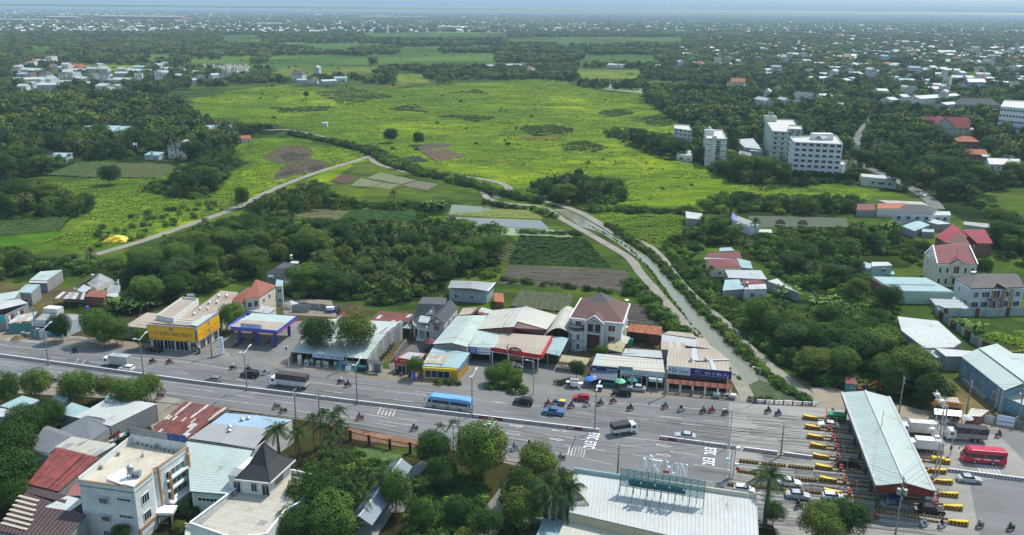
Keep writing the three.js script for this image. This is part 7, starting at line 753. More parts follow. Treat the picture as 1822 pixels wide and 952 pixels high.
{const t=thing('dumpster','green refuse container on the northernmost toll island','skip',G(1487,750),10);new MB().hex([V(-1.6,0.5,0.8),V(1.6,0.5,0.8),V(1.6,0.5,-0.8),V(-1.6,0.5,-0.8)],[V(-1.8,1.9,0.95),V(1.8,1.9,0.95),V(1.8,1.9,-0.95),V(-1.8,1.9,-0.95)]).build('body',M('refuse green',0.02,0.2,0.06),t);new MB().cbox(0,1.9,0,3.7,0.15,2).build('lid',M('refuse lid',0.03,0.28,0.1),t);for(const[x,z]of[[-1.3,0.6],[1.3,0.6],[-1.3,-0.6],[1.3,-0.6]])new MB().cyl(x,0.15,z,0.2,0.36,8).build('wheel',C.black,t);}
{const t=thing('excavator','rusty orange excavator with bent arm behind the toll canopy','excavator',G(1535,702),0),o=M('rust orange',0.3,0.13,0.04,{map:T.rust});new MB().cbox(0,0,-1,3.4,0.8,0.6).cbox(0,0,1,3.4,0.8,0.6).build('track',C.black,t);new MB().cbox(-0.3,0.9,0,2.8,1.2,2).build('body',o,t);new MB().cbox(0.3,1.4,0.6,1.2,1.4,0.9).build('cab',C.glass,t);new MB().bar(V(0.8,1.8,0),V(3.4,3.8,0),0.5).bar(V(3.4,3.8,0),V(4.2,2.2,0),0.4).build('arm',o,t);new MB().cbox(4.2,1.2,0,0.8,0.9,1).build('bucket',o,t);}
{const t=thing('tarpaulin_heap','bright yellow tarpaulin over a heap beside the farm track','tarpaulin',G(208,428)),r=rng(4),b=new MB(),N=8,P=[];for(let i=0;i<=N;i++){P.push([]);for(let j=0;j<=N;j++){const u=i / N*2 - 1,v=j / N*2 - 1;P[i].push(V(u*4.6 +(r()- 0.5)*0.5,Math.max(0.08,(1 - Math.max(Math.abs(u),Math.abs(v))**1.6)*2.4 +(r()- 0.5)*0.5),v*2.8 +(r()- 0.5)*0.5));}}for(let i=0;i<N;i++)for(let j=0;j<N;j++)b.quad(P[i][j + 1],P[i + 1][j + 1],P[i + 1][j],P[i][j]);b.build('sheet',C.yellow,t);}
{const t=thing('field_hut','tiny white field hut on the meadow beside the upper canal path','hut',G(579,226));new MB().cbox(0,0,0,3.6,3.2,3).build('wall',C.white,t);new MB().slab([V(-2.2,3.3,1.9),V(2.2,3.3,1.9),V(2.2,3.8,-1.9),V(-2.2,3.8,-1.9)],0.12).build('roof',C.wtin,t);windowAt(t,V(0.3,0.1,1.52),V(0,0,1),1.2,2.2,{...doorO,glass:OPEN});}
{const t=thing('lattice_pylon','white lattice pole near the grey-roofed villa in the east wood','mast',G(1460,192));new MB().tube(V(0,0,0),V(0,30,0),0.5,0.2,6).build('mast',C.ltin,t);new MB().cbox(0,26,0,2.4,0.4,0.4).build('crossarm',C.ltin,t);}
// vehicles and riders
function extr(pts,w,bev=0.07){const s=new THREE.Shape(pts.map(([x,y])=>new THREE.Vector2(x,y))),g=new THREE.ExtrudeGeometry(s,{depth:w - 2*bev,bevelEnabled:true,bevelSize:bev,bevelThickness:bev,bevelSegments:2,curveSegments:4});g.translate(0,0,-w / 2 + bev);return g;}
const wheelG={};function wheel(t,x,z,r,w=0.24){const k=r + '|' + w,c=wheelG[k]??(wheelG[k]=[new MB().tube(V(0,0,-w / 2),V(0,0,w / 2),r,r,18).geo(),new MB().tube(V(0,0,-w / 2 - 0.015),V(0,0,w / 2 + 0.015),r*0.58,r*0.58,12).geo()]);const m=mesh('wheel',c[0],C.black,t);m.position.set(x,r + 0.0,z);mesh('rim',c[1],C.steel,m);}
const FH=0.16,carG={};
const paintM=(k,r,g,b)=>M('car ' + k,r,g,b,{roughness:0.28,metalness:0.1});
const PAINT={black:paintM('black',0.015,0.016,0.018),white:paintM('white',0.75,0.76,0.77),silver:paintM('silver',0.45,0.46,0.48),red:paintM('red',0.42,0.015,0.025),blue:paintM('blue',0.07,0.15,0.32),grey:paintM('grey',0.2,0.21,0.22)},lightM=M('headlight',0.7,0.72,0.72,{roughness:0.15}),tailM=M('tail light',0.35,0.01,0.01,{roughness:0.25});
function car(label,px,py,yaw,type,col,y=FH){
const t=thing(type==='pickup'?'pickup':type==='suv'?'suv':'car',label,type==='pickup'?'pickup':'car',G(px,py).setY(y),yaw),W=type==='suv'||type==='pickup'?1.9:1.76;
const P={sedan:[[[-2.25,0.32],[-2.3,0.8],[-2.0,0.98],[-1.2,1.0],[0.95,0.96],[2.0,0.8],[2.25,0.58],[2.22,0.3]],[[-1.75,0.96],[-1.1,1.42],[0.2,1.46],[1.05,0.96]]],hatch:[[[-1.9,0.32],[-1.95,0.9],[-1.85,1.02],[0.85,0.98],[1.75,0.82],[1.95,0.58],[1.92,0.3]],[[-1.85,1.0],[-1.55,1.48],[0.15,1.5],[1.0,0.98]]],suv:[[[-2.25,0.38],[-2.3,1.0],[-2.2,1.12],[0.9,1.08],[2.1,0.98],[2.3,0.7],[2.26,0.36]],[[-2.15,1.1],[-1.9,1.7],[0.2,1.74],[1.1,1.08]]],pickup:[[[-2.6,0.42],[-2.6,1.02],[-0.95,1.04],[-0.9,1.1],[1.1,1.08],[2.3,0.98],[2.5,0.7],[2.46,0.38]],[[-0.95,1.08],[-0.8,1.68],[0.45,1.72],[1.25,1.08]]]}[type],g=P[1];
const cg=carG[type]??(carG[type]={b:extr(P[0],W,0.09),c:extr(g,W - 0.22,0.05),r:extr([[g[1][0]- 0.1,g[1][1]- 0.02],[g[1][0]+ 0.02,g[1][1]+ 0.05],[g[2][0]- 0.05,g[2][1]+ 0.05],[g[2][0]+ 0.1,g[2][1]- 0.02]],W - 0.26,0.03),f:new MB()});
mesh('body',cg.b,PAINT[col],t);mesh('windows',cg.c,C.glass,t).name='window_glass';mesh('roof',cg.r,PAINT[col],t);for(const s of[-1,1]){new MB().bar(V(-0.35,g[0][1],s*(W / 2 - 0.1)),V(-0.4,g[1][1],s*(W / 2 - 0.13)),0.1,0.06).build('door_pillar',PAINT[col],t);}
const F=P[0][P[0].length - 2],B=P[0][1],wr=type==='suv'||type==='pickup'?0.38:0.32;for(const s of[-1,1]){wheel(t,F[0]- 0.85,s*(W / 2 - 0.1),wr);wheel(t,B[0]+ 0.8,s*(W / 2 - 0.1),wr);new MB().cbox(F[0]- 0.12,F[1],s*(W / 2 - 0.32),0.3,0.16,0.4).build('headlight',lightM,t);new MB().cbox(B[0]+ 0.0,B[1]- 0.12,s*(W / 2 - 0.25),0.12,0.2,0.34).build('tail_light',tailM,t);new MB().cbox(g[g.length - 1][0]- 0.15,1.0,s*(W / 2 + 0.06),0.2,0.14,0.16).build('wing_mirror',PAINT[col],t);}
if(type==='pickup')new MB().box(-2.5,0.9,-0.8,-1.05,1.055,0.8).build('load_bed',M('bed grey',0.2,0.22,0.23),t);
}
const L_=194,R_=14;
car('black sedan parked before the yellow store',275,626,L_,'sedan','black',0.12);car('white hatchback passing the box truck',226,660,L_,'hatch','white');car('grey hatchback in the inner lane under the median tree',380,680,L_,'hatch','grey');car('black sport utility car leaving the petrol station',445,671,L_ - 2,'suv','black');car('black sport utility car pulling off by the planted island',931,720,L_,'suv','black');car('blue pickup truck with empty bed in the westbound lane',984,738,L_ - 4,'pickup','blue');car('red hatchback on the apron before the navy shop',1034,713,L_ - 8,'hatch','red');car('black sport utility car parked beneath the green parasol',1106,704,L_ - 6,'suv','black',0.12);car('silver sedan parked under the pale shop row awning',1132,695,L_,'sedan','silver',0.12);car('silver sedan beside the maroon median head',1218,781,L_ - 2,'sedan','silver');car('white hatchback beside the roof corner of the white hall',1324,877,R_ - 2,'hatch','white');car('silver sedan in the southern toll lane before the trees',1420,887,R_ - 4,'sedan','silver');car('white hatchback at the southern toll island nose',1482,890,R_ - 4,'hatch','white');car('white car half hidden by the royal palm in the toll approach',1404,864,R_ - 4,'sedan','white');car('white sedan in the northern toll lane beside the green container',1473,761,L_ - 4,'sedan','white');car('black sport utility car entering the shade of the toll canopy',1508,832,R_ - 4,'suv','black');car('black sport utility car leaving the southern toll lane',1656,914,R_ - 4,'suv','black');car('white sedan beyond the toll exit beside the striped median',1724,858,R_ - 4,'sedan','silver');car('grey car waiting under the canopy end by the transformer pole',1590,906,R_ - 4,'sedan','grey');car('small white car on the village road by the mint house',1640,350,60,'hatch','white',0.25);
function truck(label,px,py,yaw,o){
const t=thing('truck',label,'truck',G(px,py).setY(FH),yaw),L=o.L,w=2.2,cb=o.cab??C.paint;mesh('cab',extr([[L / 2 - 1.8,0.6],[L / 2 - 1.8,2.35],[L / 2 - 0.55,2.4],[L / 2 - 0.1,1.5],[L / 2,0.6]],w - 0.1,0.08),cb,t);new MB().hex([V(L / 2 - 0.06,1.42,0.9),V(L / 2 - 0.06,1.42,-0.9),V(L / 2 - 0.14,1.42,-0.9),V(L / 2 - 0.14,1.42,0.9)],[V(L / 2 - 0.42,2.2,0.85),V(L / 2 - 0.42,2.2,-0.85),V(L / 2 - 0.55,2.2,-0.85),V(L / 2 - 0.55,2.2,0.85)]).build('windscreen',C.glass,t);for(const s of[-1,1]){new MB().cbox(L / 2 - 1,1.45,s*(w / 2 - 0.05),0.85,0.65,0.04).build('side_window',C.glass,t);new MB().cbox(L / 2 - 0.03,0.75,s*0.8,0.1,0.2,0.35).build('headlight',lightM,t);wheel(t,L / 2 - 1.1,s*(w / 2 - 0.2),0.45,0.3);wheel(t,-L / 2 + 1.4,s*(w / 2 - 0.25),0.45,0.42);if(L>8)wheel(t,-L / 2 + 2.5,s*(w / 2 - 0.25),0.45,0.42);new MB().cbox(L / 2 + 0.1,1.6,s*(w / 2 + 0.15),0.1,0.45,0.22).build('wing_mirror',C.dark,t);}
new MB().box(-L / 2,0.6,-0.5,L / 2 - 1.6,0.85,0.5).build('chassis',o.under??C.dark,t);const x0=-L / 2,x1=L / 2 - 1.95,h=o.h??3;
if(o.tarp){new MB().box(x0,0.95,-w / 2,x1,0.95 +(h - 0.95)*0.5,w / 2).build('drop_side',o.side,t);const n=Math.round((x1 - x0)/ 1.1);for(let i=0;i<n;i++)for(const s of[-1,1])new MB().cbox(lerp(x0,x1,(i + 0.5)/ n),1.0,s*(w / 2 + 0.02),(x1 - x0)/ n - 0.1,(h - 0.95)*0.45,0.05).build('side_panel',o.side,t);mesh('tarpaulin',extr([[x0 - 0.03,0.95 +(h - 0.95)*0.5],[x0 - 0.03,h],[x1 + 0.03,h + 0.08],[x1 + 0.03,0.95 +(h - 0.95)*0.5]],w + 0.1,0.1),o.tarp,t);}
else{new MB().box(x0,0.95,-w / 2,x1,h,w / 2).build('cargo_box',o.side,t);const e=new MB();for(const s of[-1,1])e.bar(V(x0,h,s*w / 2),V(x1,h,s*w / 2),0.12).bar(V(x0,0.98,s*w / 2),V(x1,0.98,s*w / 2),0.14);e.bar(V(x0,h,-w / 2),V(x0,h,w / 2),0.12).bar(V(x0 - 0.02,0.95,0),V(x0 - 0.02,h,0),0.06);e.build('box_frame',C.steel,t);const n=Math.round((x1 - x0)/ 0.9);for(let i=1;i<n;i++)for(const s of[-1,1])new MB().cbox(lerp(x0,x1,i / n),1.05,s*(w / 2 + 0.01),0.05,h - 1.15,0.05).build('box_rib',o.side,t);}
for(const s of[-1,1])new MB().cbox(x0 - 0.05,0.75,s*0.8,0.08,0.2,0.3).build('tail_light',tailM,t);return t;
}
const tp=M('tarpaulin charcoal',0.045,0.042,0.047);truck('white box truck with ribbed grey body in the westbound lane',210,652,L_,{L:7.8,h:3.2,side:C.ltin});truck('white truck with brown-black tarpaulin and pale drop sides',515,689,L_,{L:10,h:3.6,tarp:M('tarpaulin brown',0.07,0.055,0.055),side:C.pale,under:M('maroon chassis',0.15,0.02,0.03)});truck('small white truck with dark canvas turning at the median gap',1110,772,-18,{L:6,h:2.6,tarp:tp,side:C.white});truck('white-cabbed truck with black tarpaulin before the exit islands',1717,784,L_ - 5,{L:8.4,h:3.3,tarp:tp,side:C.grey});truck('dark flatbed truck nosing out from the canopy end',1622,888,R_ - 4,{L:8,h:1.6,side:C.dark});truck('pale box truck behind the toll canopy, the farther one',1632,774,L_ - 5,{L:8,h:3.3,side:C.white});truck('white box truck tucked against the canopy edge in the second exit lane',1640,803,L_ - 5,{L:7,h:3,side:C.paint});
function bus(label,px,py,yaw,L,up,low,o={}){
const t=thing('bus',label,'bus',G(px,py).setY(FH),yaw),w=2.5,h=3.1;mesh('lower_body',extr([[-L / 2,0.4],[-L / 2,1.5],[L / 2 - 0.1,1.5],[L / 2,1.2],[L / 2,0.4]],w,0.12),low,t);mesh('window_band',extr([[-L / 2 + 0.08,1.45],[-L / 2 + 0.1,2.5],[L / 2 - 0.75,2.5],[L / 2 - 0.18,1.45]],w - 0.06,0.08),C.glass,t);mesh('roof',extr([[-L / 2,2.42],[-L / 2 + 0.12,2.95],[-L / 2 + 0.5,h],[L / 2 - 1.3,h],[L / 2 - 0.85,2.85],[L / 2 - 0.6,2.42]],w,0.14),up,t);new MB().box(-L / 2 - 0.01,1.3,-1.1,-L / 2 + 0.2,2.6,1.1).build('rear_panel',up,t);
const n=o.n??6;for(let i=0;i<=n;i++)for(const s of[-1,1])new MB().cbox(lerp(-L / 2 + 0.5,L / 2 - 1.5,i / n),1.5,s*(w / 2 - 0.02),i % 3===0?0.3:0.07,0.95,0.05).build('window_pillar',i % 3===0?up:C.dark,t);new MB().box(-L / 2 + 2,h,-0.9,-L / 2 + 4.6,h + 0.22,0.9).build('air_conditioner',up,t);new MB().box(0.2,h,-0.55,1.6,h + 0.12,0.55).build('roof_hatch',o.hatch??C.paint,t);for(const s of[-1,1]){wheel(t,L / 2 - 2.1,s*(w / 2 - 0.12),0.5,0.32);wheel(t,-L / 2 + 2.6,s*(w / 2 - 0.12),0.5,0.32);new MB().bar(V(L / 2 - 0.4,2.7,s*1.1),V(L / 2 + 0.4,2.4,s*1.3),0.08).bar(V(L / 2 + 0.4,2.4,s*1.3),V(L / 2 + 0.35,1.9,s*1.3),0.16).build('mirror',C.dark,t);new MB().cbox(L / 2 + 0.06,0.7,s*0.9,0.12,0.2,0.4).build('headlight',lightM,t);new MB().cbox(-L / 2 - 0.1,0.8,s*0.95,0.1,0.5,0.25).build('tail_light',tailM,t);const b=new MB();for(let i=0;i<3;i++)b.cbox(-L / 2 + 2 + i*L*0.22,1.1,s*(w / 2 + 0.005),1.2 + 0.3*(i % 2),0.2,0.03);b.build('lettering_strip',C.paint,t);}
}
bus('long blue coach with pale grey flanks in the westbound lane',800,728,L_ + 1,11.2,M('coach blue',0.15,0.38,0.68,{roughness:0.3}),C.ltin,{hatch:M('coach light blue',0.3,0.55,0.8)});bus('bright red coach leaving the toll plaza',1748,823,L_ - 5,8.4,M('coach red',0.5,0.015,0.06,{roughness:0.3}),M('coach red'),{n:5,hatch:C.red});
// motorbikes and riders
function bikeParts(t,bm){const tyre=new THREE.TorusGeometry(0.25,0.06,6,14);for(const x of[-0.62,0.62]){const m=mesh('wheel',tyre,C.black,t);m.position.set(x,0.31,0);mesh('hub',new MB().tube(V(0,0,-0.06),V(0,0,0.06),0.1,0.1,8).geo(),C.steel,m);}mesh('fairing',extr([[-0.75,0.55],[-0.8,0.78],[-0.2,0.74],[0.0,0.42],[0.25,0.4],[0.42,0.9],[0.55,0.88],[0.5,0.5],[0.2,0.28],[-0.4,0.32]],0.3,0.05),bm,t);mesh('seat',extr([[-0.78,0.76],[-0.75,0.86],[-0.1,0.82],[0.0,0.74]],0.28,0.04),C.black,t);new MB().bar(V(0.45,0.9,-0.34),V(0.45,0.9,0.34),0.05).bar(V(0.45,0.95,0),V(0.62,0.31,0),0.07).build('handlebar',C.dark,t);new MB().cbox(0.58,0.72,0,0.1,0.16,0.2).build('headlight',lightM,t);}
function field3(bones,cell,k,infl=0){
const all=bones.flat(),lo=V(1e9,1e9,1e9),hi=V(-1e9,-1e9,-1e9);for(const[x,y,z,r]of all){lo.min(V(x - r - 0.06,y - r - 0.06,z - r - 0.06));hi.max(V(x + r + 0.06,y + r + 0.06,z + r + 0.06));}const s=hi.clone().sub(lo),span=Math.max(s.x,s.y,s.z),n=Math.ceil(span / cell),mc=new MarchingCubes(n,new THREE.MeshStandardMaterial(),false,false,60000),c=lo.clone().add(hi).multiplyScalar(0.5),q=V(),a=V(),d=V();
for(let z=0;z<n;z++)for(let y=0;y<n;y++)for(let x=0;x<n;x++){q.set((x - n / 2)/(n / 2),(y - n / 2)/(n / 2),(z - n / 2)/(n / 2)).multiplyScalar(span / 2*1.0).add(c);let m=1e3;for(const[A,B]of bones){a.set(A[0],A[1],A[2]);d.set(B[0],B[1],B[2]).sub(a);const t=clamp(q.clone().sub(a).dot(d)/ Math.max(1e-6,d.lengthSq())),e=q.distanceTo(a.addScaledVector(d,t))- lerp(A[3],B[3],t)- infl;const h=clamp(0.5 +(e - m)/(2*k));m=lerp(e,m,h)- k*h*(1 - h);}mc.field[x + y*n + z*n*n]=-m;}
mc.isolation=0;mc.update();const g=new THREE.BufferGeometry(),p=new Float32Array(mc.positionArray.subarray(0,mc.count*3));for(let i=0;i<p.length;i +=3){p[i]=p[i]*span / 2 + c.x;p[i + 1]=p[i + 1]*span / 2 + c.y;p[i + 2]=p[i + 2]*span / 2 + c.z;}g.setAttribute('position',new THREE.BufferAttribute(p,3));g.setAttribute('normal',new THREE.BufferAttribute(new Float32Array(mc.normalArray.subarray(0,mc.count*3)),3));return g;
}
function figure(P){const arms=[],legs=[],hands=[];for(const s of[-1,1]){const f=(q,r)=>[q[0],q[1],q[2]*s,r];arms.push([f(P.sh,0.065),f(P.el,0.05)],[f(P.el,0.048),f(P.ha,0.036)]);legs.push([f(P.hip,0.1),f(P.kn,0.068)],[f(P.kn,0.062),f(P.an,0.042)]);hands.push([f(P.an,0.042),[P.an[0]+ 0.16,P.an[1]- 0.05,P.an[2]*s,0.04]]);const h=P.ha;for(let i=0;i<5;i++)hands.push([[h[0],h[1],h[2]*s,0.03],[h[0]+(i?0.09:0.05),h[1]- 0.03 -(i===4?-0.02:0),(h[2]+(i - 2)*0.022)*s,0.011]]);}const tor=[[[...P.pel,0.14],[...P.ch,0.15]],[[...P.ch,0.15],[...P.ne,0.07]]],head=[[[...P.ne,0.055],[...P.he,0.085]],[[...P.he,0.1],[P.he[0]+ 0.03,P.he[1]- 0.06,0,0.07]],[[P.he[0]+ 0.1,P.he[1]- 0.02,0,0.018],[P.he[0]+ 0.115,P.he[1]- 0.04,0,0.014]]];const he=P.he;return{body:field3([...tor,...arms,...legs,...head,...hands],0.024,0.03),shirt:field3([...tor,arms[0],arms[2]],0.03,0.03,0.022),trousers:field3([[[...P.pel,0.13],[P.pel[0],P.pel[1]+ 0.06,0,0.13]],...legs],0.03,0.03,0.02),helmet:new THREE.SphereGeometry(0.15,12,8,0,6.283,0,1.75).translate(he[0]- 0.015,he[1]+ 0.02,0)};}
const RID=figure({pel:[-0.25,0.9,0],ch:[-0.12,1.28,0],ne:[-0.08,1.47,0],he:[-0.02,1.6,0],sh:[-0.1,1.38,0.19],el:[0.14,1.12,0.26],ha:[0.4,0.96,0.29],hip:[-0.22,0.86,0.1],kn:[0.2,0.82,0.16],an:[0.08,0.42,0.17]}),STD=figure({pel:[0,0.95,0],ch:[0.02,1.3,0],ne:[0.02,1.5,0],he:[0.04,1.63,0],sh:[0.01,1.42,0.19],el:[0.02,1.14,0.24],ha:[0.12,0.9,0.23],hip:[0,0.9,0.09],kn:[0.04,0.5,0.1],an:[0,0.08,0.1]});
const cloth=(k,r,g,b)=>M('cloth ' + k,r,g,b,{roughness:0.95}),SH={red:cloth('red',0.35,0.02,0.03),white:cloth('white',0.6,0.6,0.6),black:cloth('black',0.02,0.02,0.025),blue:cloth('blue',0.05,0.1,0.3),grey:cloth('grey',0.2,0.2,0.21),green:cloth('green',0.06,0.16,0.06),yellow:cloth('yellow',0.55,0.4,0.04),tan:cloth('tan',0.35,0.25,0.16)},skin=M('skin',0.36,0.2,0.13,{roughness:0.6}),navy=cloth('navy',0.03,0.035,0.06);
function person(F,label,pos,yaw,sh,hat,tr=navy){const t=thing('person',label,'person',pos,yaw);mesh('body',F.body,skin,t);mesh('shirt',F.shirt,SH[sh],t);mesh('trousers',F.trousers,tr,t);if(hat)mesh('helmet',F.helmet,SH[hat],t);else mesh('hair',F.helmet,SH.black,t).scale.set(1,0.985,1);return t;}
let proto=null;
function bike(px,py,yaw,col,sh,hat,where,y=FH){
const lab=col + ' motorbike ' + where;let t;const bm=M('bike ' + col,...({black:[0.02,0.02,0.022],red:[0.35,0.02,0.03],white:[0.6,0.6,0.6],blue:[0.04,0.1,0.35],grey:[0.16,0.17,0.18]}[col]),{roughness:0.35});
if(!proto){t=proto=thing('motorbike',lab,'motorbike',G(px,py),yaw);bikeParts(t,bm);}else{t=dup(proto,lab);t.children.find((c)=>c.name==='fairing').material=bm;}t.position.copy(G(px,py).setY(y));t.rotation.y=-yaw*Math.PI / 180;t.scale.setScalar(1.12);
if(sh)person(RID,'rider in ' + sh + ' on the ' + lab,t.position.clone(),yaw,sh,hat).scale.setScalar(1.12);
}
for(const a of[[133,628,L_,'black','black','grey','near the pale slab of the repair shop'],[272,647,L_,'black','red','grey','leading below the yellow store'],[302,648,L_,'red','red','white','following below the yellow store'],[415,658,L_,'black','white','white','at the petrol forecourt exit'],[442,661,L_,'black','grey','black','behind the black car at the petrol station'],[472,668,L_,'white','grey','white','trailing the petrol station exit'],[607,683,L_,'black','white','white','ahead of its partner below the second-hand yard'],[619,689,L_,'black','black','black','behind its partner below the second-hand yard'],[96,681,R_,'black','green','black','on the near shoulder by the first verge tree'],[288,700,R_,'white','black','white','beside the bushy verge tree'],[285,709,R_,'red','grey','black','nearest the verge tree on the shoulder'],[492,728,R_,'grey','grey','white','on the near shoulder beside the kerb pole'],[504,735,R_,'black','yellow','white','with a yellow load at the kerb pole'],[640,748,R_,'red','black','black','beside the bare red soil'],[737,767,R_,'black','black','white','passing the park fence end'],[915,803,R_,'white','blue','black','close to the great round tree'],[942,796,R_,'white','black','white','above the leafy tree crown'],[998,820,R_,'black','tan','tan','before the corner of the white hall'],[975,723,L_,'red','red','red','just beside the blue pickup'],[1016,727,L_,'red','black','grey','behind the blue pickup'],[1044,724,L_,'white','grey','black','below the red hatchback'],[1068,722,L_,'black','green','black','below the parked black car'],[1091,718,L_,'red','grey','white','near the parked black car'],[1121,731,L_,'black','black','black','alone in the middle lane'],[1183,728,L_,'red','blue','blue','passing the concrete pole of the steel shop'],[1211,733,L_,'white','black','white','before the white board of the steel shop'],[1251,736,L_,'black','grey','black','first of the three by the navy board'],[1266,735,L_,'red','red','red','second of the three by the navy board'],[1290,739,L_,'black','green','grey','last of the three by the navy board'],[1366,736,L_,'black','black','grey','leading past the canal mouth'],[1384,740,L_,'blue','blue','white','following past the canal mouth'],[1420,906,R_,'black','black','grey','by the southern kerb before the verge trees'],[1556,928,R_,'red','red','red','in the canopy shade with a red helmet'],[1643,938,R_,'white','white','grey','first along the southern striped wall'],[1675,940,R_,'white','black','black','second along the southern striped wall'],[1742,941,R_,'grey','tan','white','at the tip of the southern striped wall'],[1797,945,R_,'black','green','yellow','farthest along beyond the striped wall'],[1776,779,L_,'red','black','black','coming up behind the tarpaulin truck'],[420,618,40,'black','grey','white','waiting under the petrol canopy edge',0.12],[450,610,70,'black',null,null,'at the second fuel pump',0.12],[477,613,60,'red',null,null,'at the third fuel pump',0.12],[429,607,30,'black',null,null,'beside the blue canopy column',0.12],[705,667,70,'black',null,null,'parked first at the red eatery',0.12],[716,669,70,'red',null,null,'parked second at the red eatery',0.12],[729,671,70,'black',null,null,'parked last at the red eatery',0.12],[911,661,120,'white','white',null,'by the posters of the red market front',0.12],[927,662,100,'black','white','black','by the white post of the red market front',0.12],[917,703,150,'grey',null,null,'beside the planted island sign',0.12],[1231,704,80,'black',null,null,'parked in the steel shop front',0.12]])bike(...a);
function cargo(px,py,where,cm,y=FH){const t=thing('cargo_tricycle',where,'cargo tricycle',G(px,py).setY(y),L_);bikeParts(t,M('bike black',0.02,0.02,0.022));new MB().box(-2.6,0.55,-0.7,-0.85,1.05,0.7).build('cargo_bed',cm,t);for(const s of[-1,1])wheel(t,-1.7,s*0.72,0.32,0.16);new MB().box(-2.5,1.05,-0.6,-1.0,1.25,0.6).build('load',cm===C.blue?C.yellow:C.white,t);}
cargo(988,720,'blue cargo tricycle carrying a yellow load by the blue pickup',C.blue);person(RID,'driver in grey shirt on the blue cargo tricycle',G(988,720).setY(FH),L_,'grey','white');cargo(1262,707,'cargo tricycle with white box parked at the steel shop',C.steel,0.12);cargo(1290,709,'cargo tricycle with pale bed at the end of the steel shop',C.ltin,0.12);cargo(1054,694,'blue cargo tricycle beneath the bright blue parasol',M('tricycle navy',0.03,0.05,0.2),0.12);
person(STD,'toll attendant in white shirt standing at the exit of the seventh toll island',G(1668,886).setY(0.3),180,'white',null);person(STD,'person in white shirt standing under the silver awning of the roadside hut',G(1685,757),90,'white',null);person(STD,'person in grey shirt tending the stall beneath the lilac parasol',G(1062,693),120,'grey',null);person(STD,'person in tan shirt by the planted island sign',G(913,703),40,'tan','white');
{const t=bld('planter_island','bushy planted island with pink edging before the red market front','planter',903,690);new MB().slab(loc(t,[[866,690,0.35],[936,697,0.35],[940,688,0.35],[870,680,0.35]]),0.3).build('kerb_bed',soil('dark',0.075,0.07,0.04),t);}
// where the far towns lie
const townL=zone([[-60,112],[70,106],[140,110],[300,114],[450,117],[440,142],[300,146],[215,166],[70,168],[-60,160]]),townR=zone([[1190,66],[1420,58],[1860,60],[1860,215],[1700,200],[1620,180],[1400,166],[1215,128]]);
function townish(x,z){
if(inZone(x,z,townL))return 0.95;const[px,py]=toPix(x,0,z);
if(inZone(x,z,townR))return clamp(0.35 +(px - 1190)/ 700,0,1);
if(py<60)return 0.3 + 0.6*fbm(x / 500 + 4,z / 500,2);return 0;
}
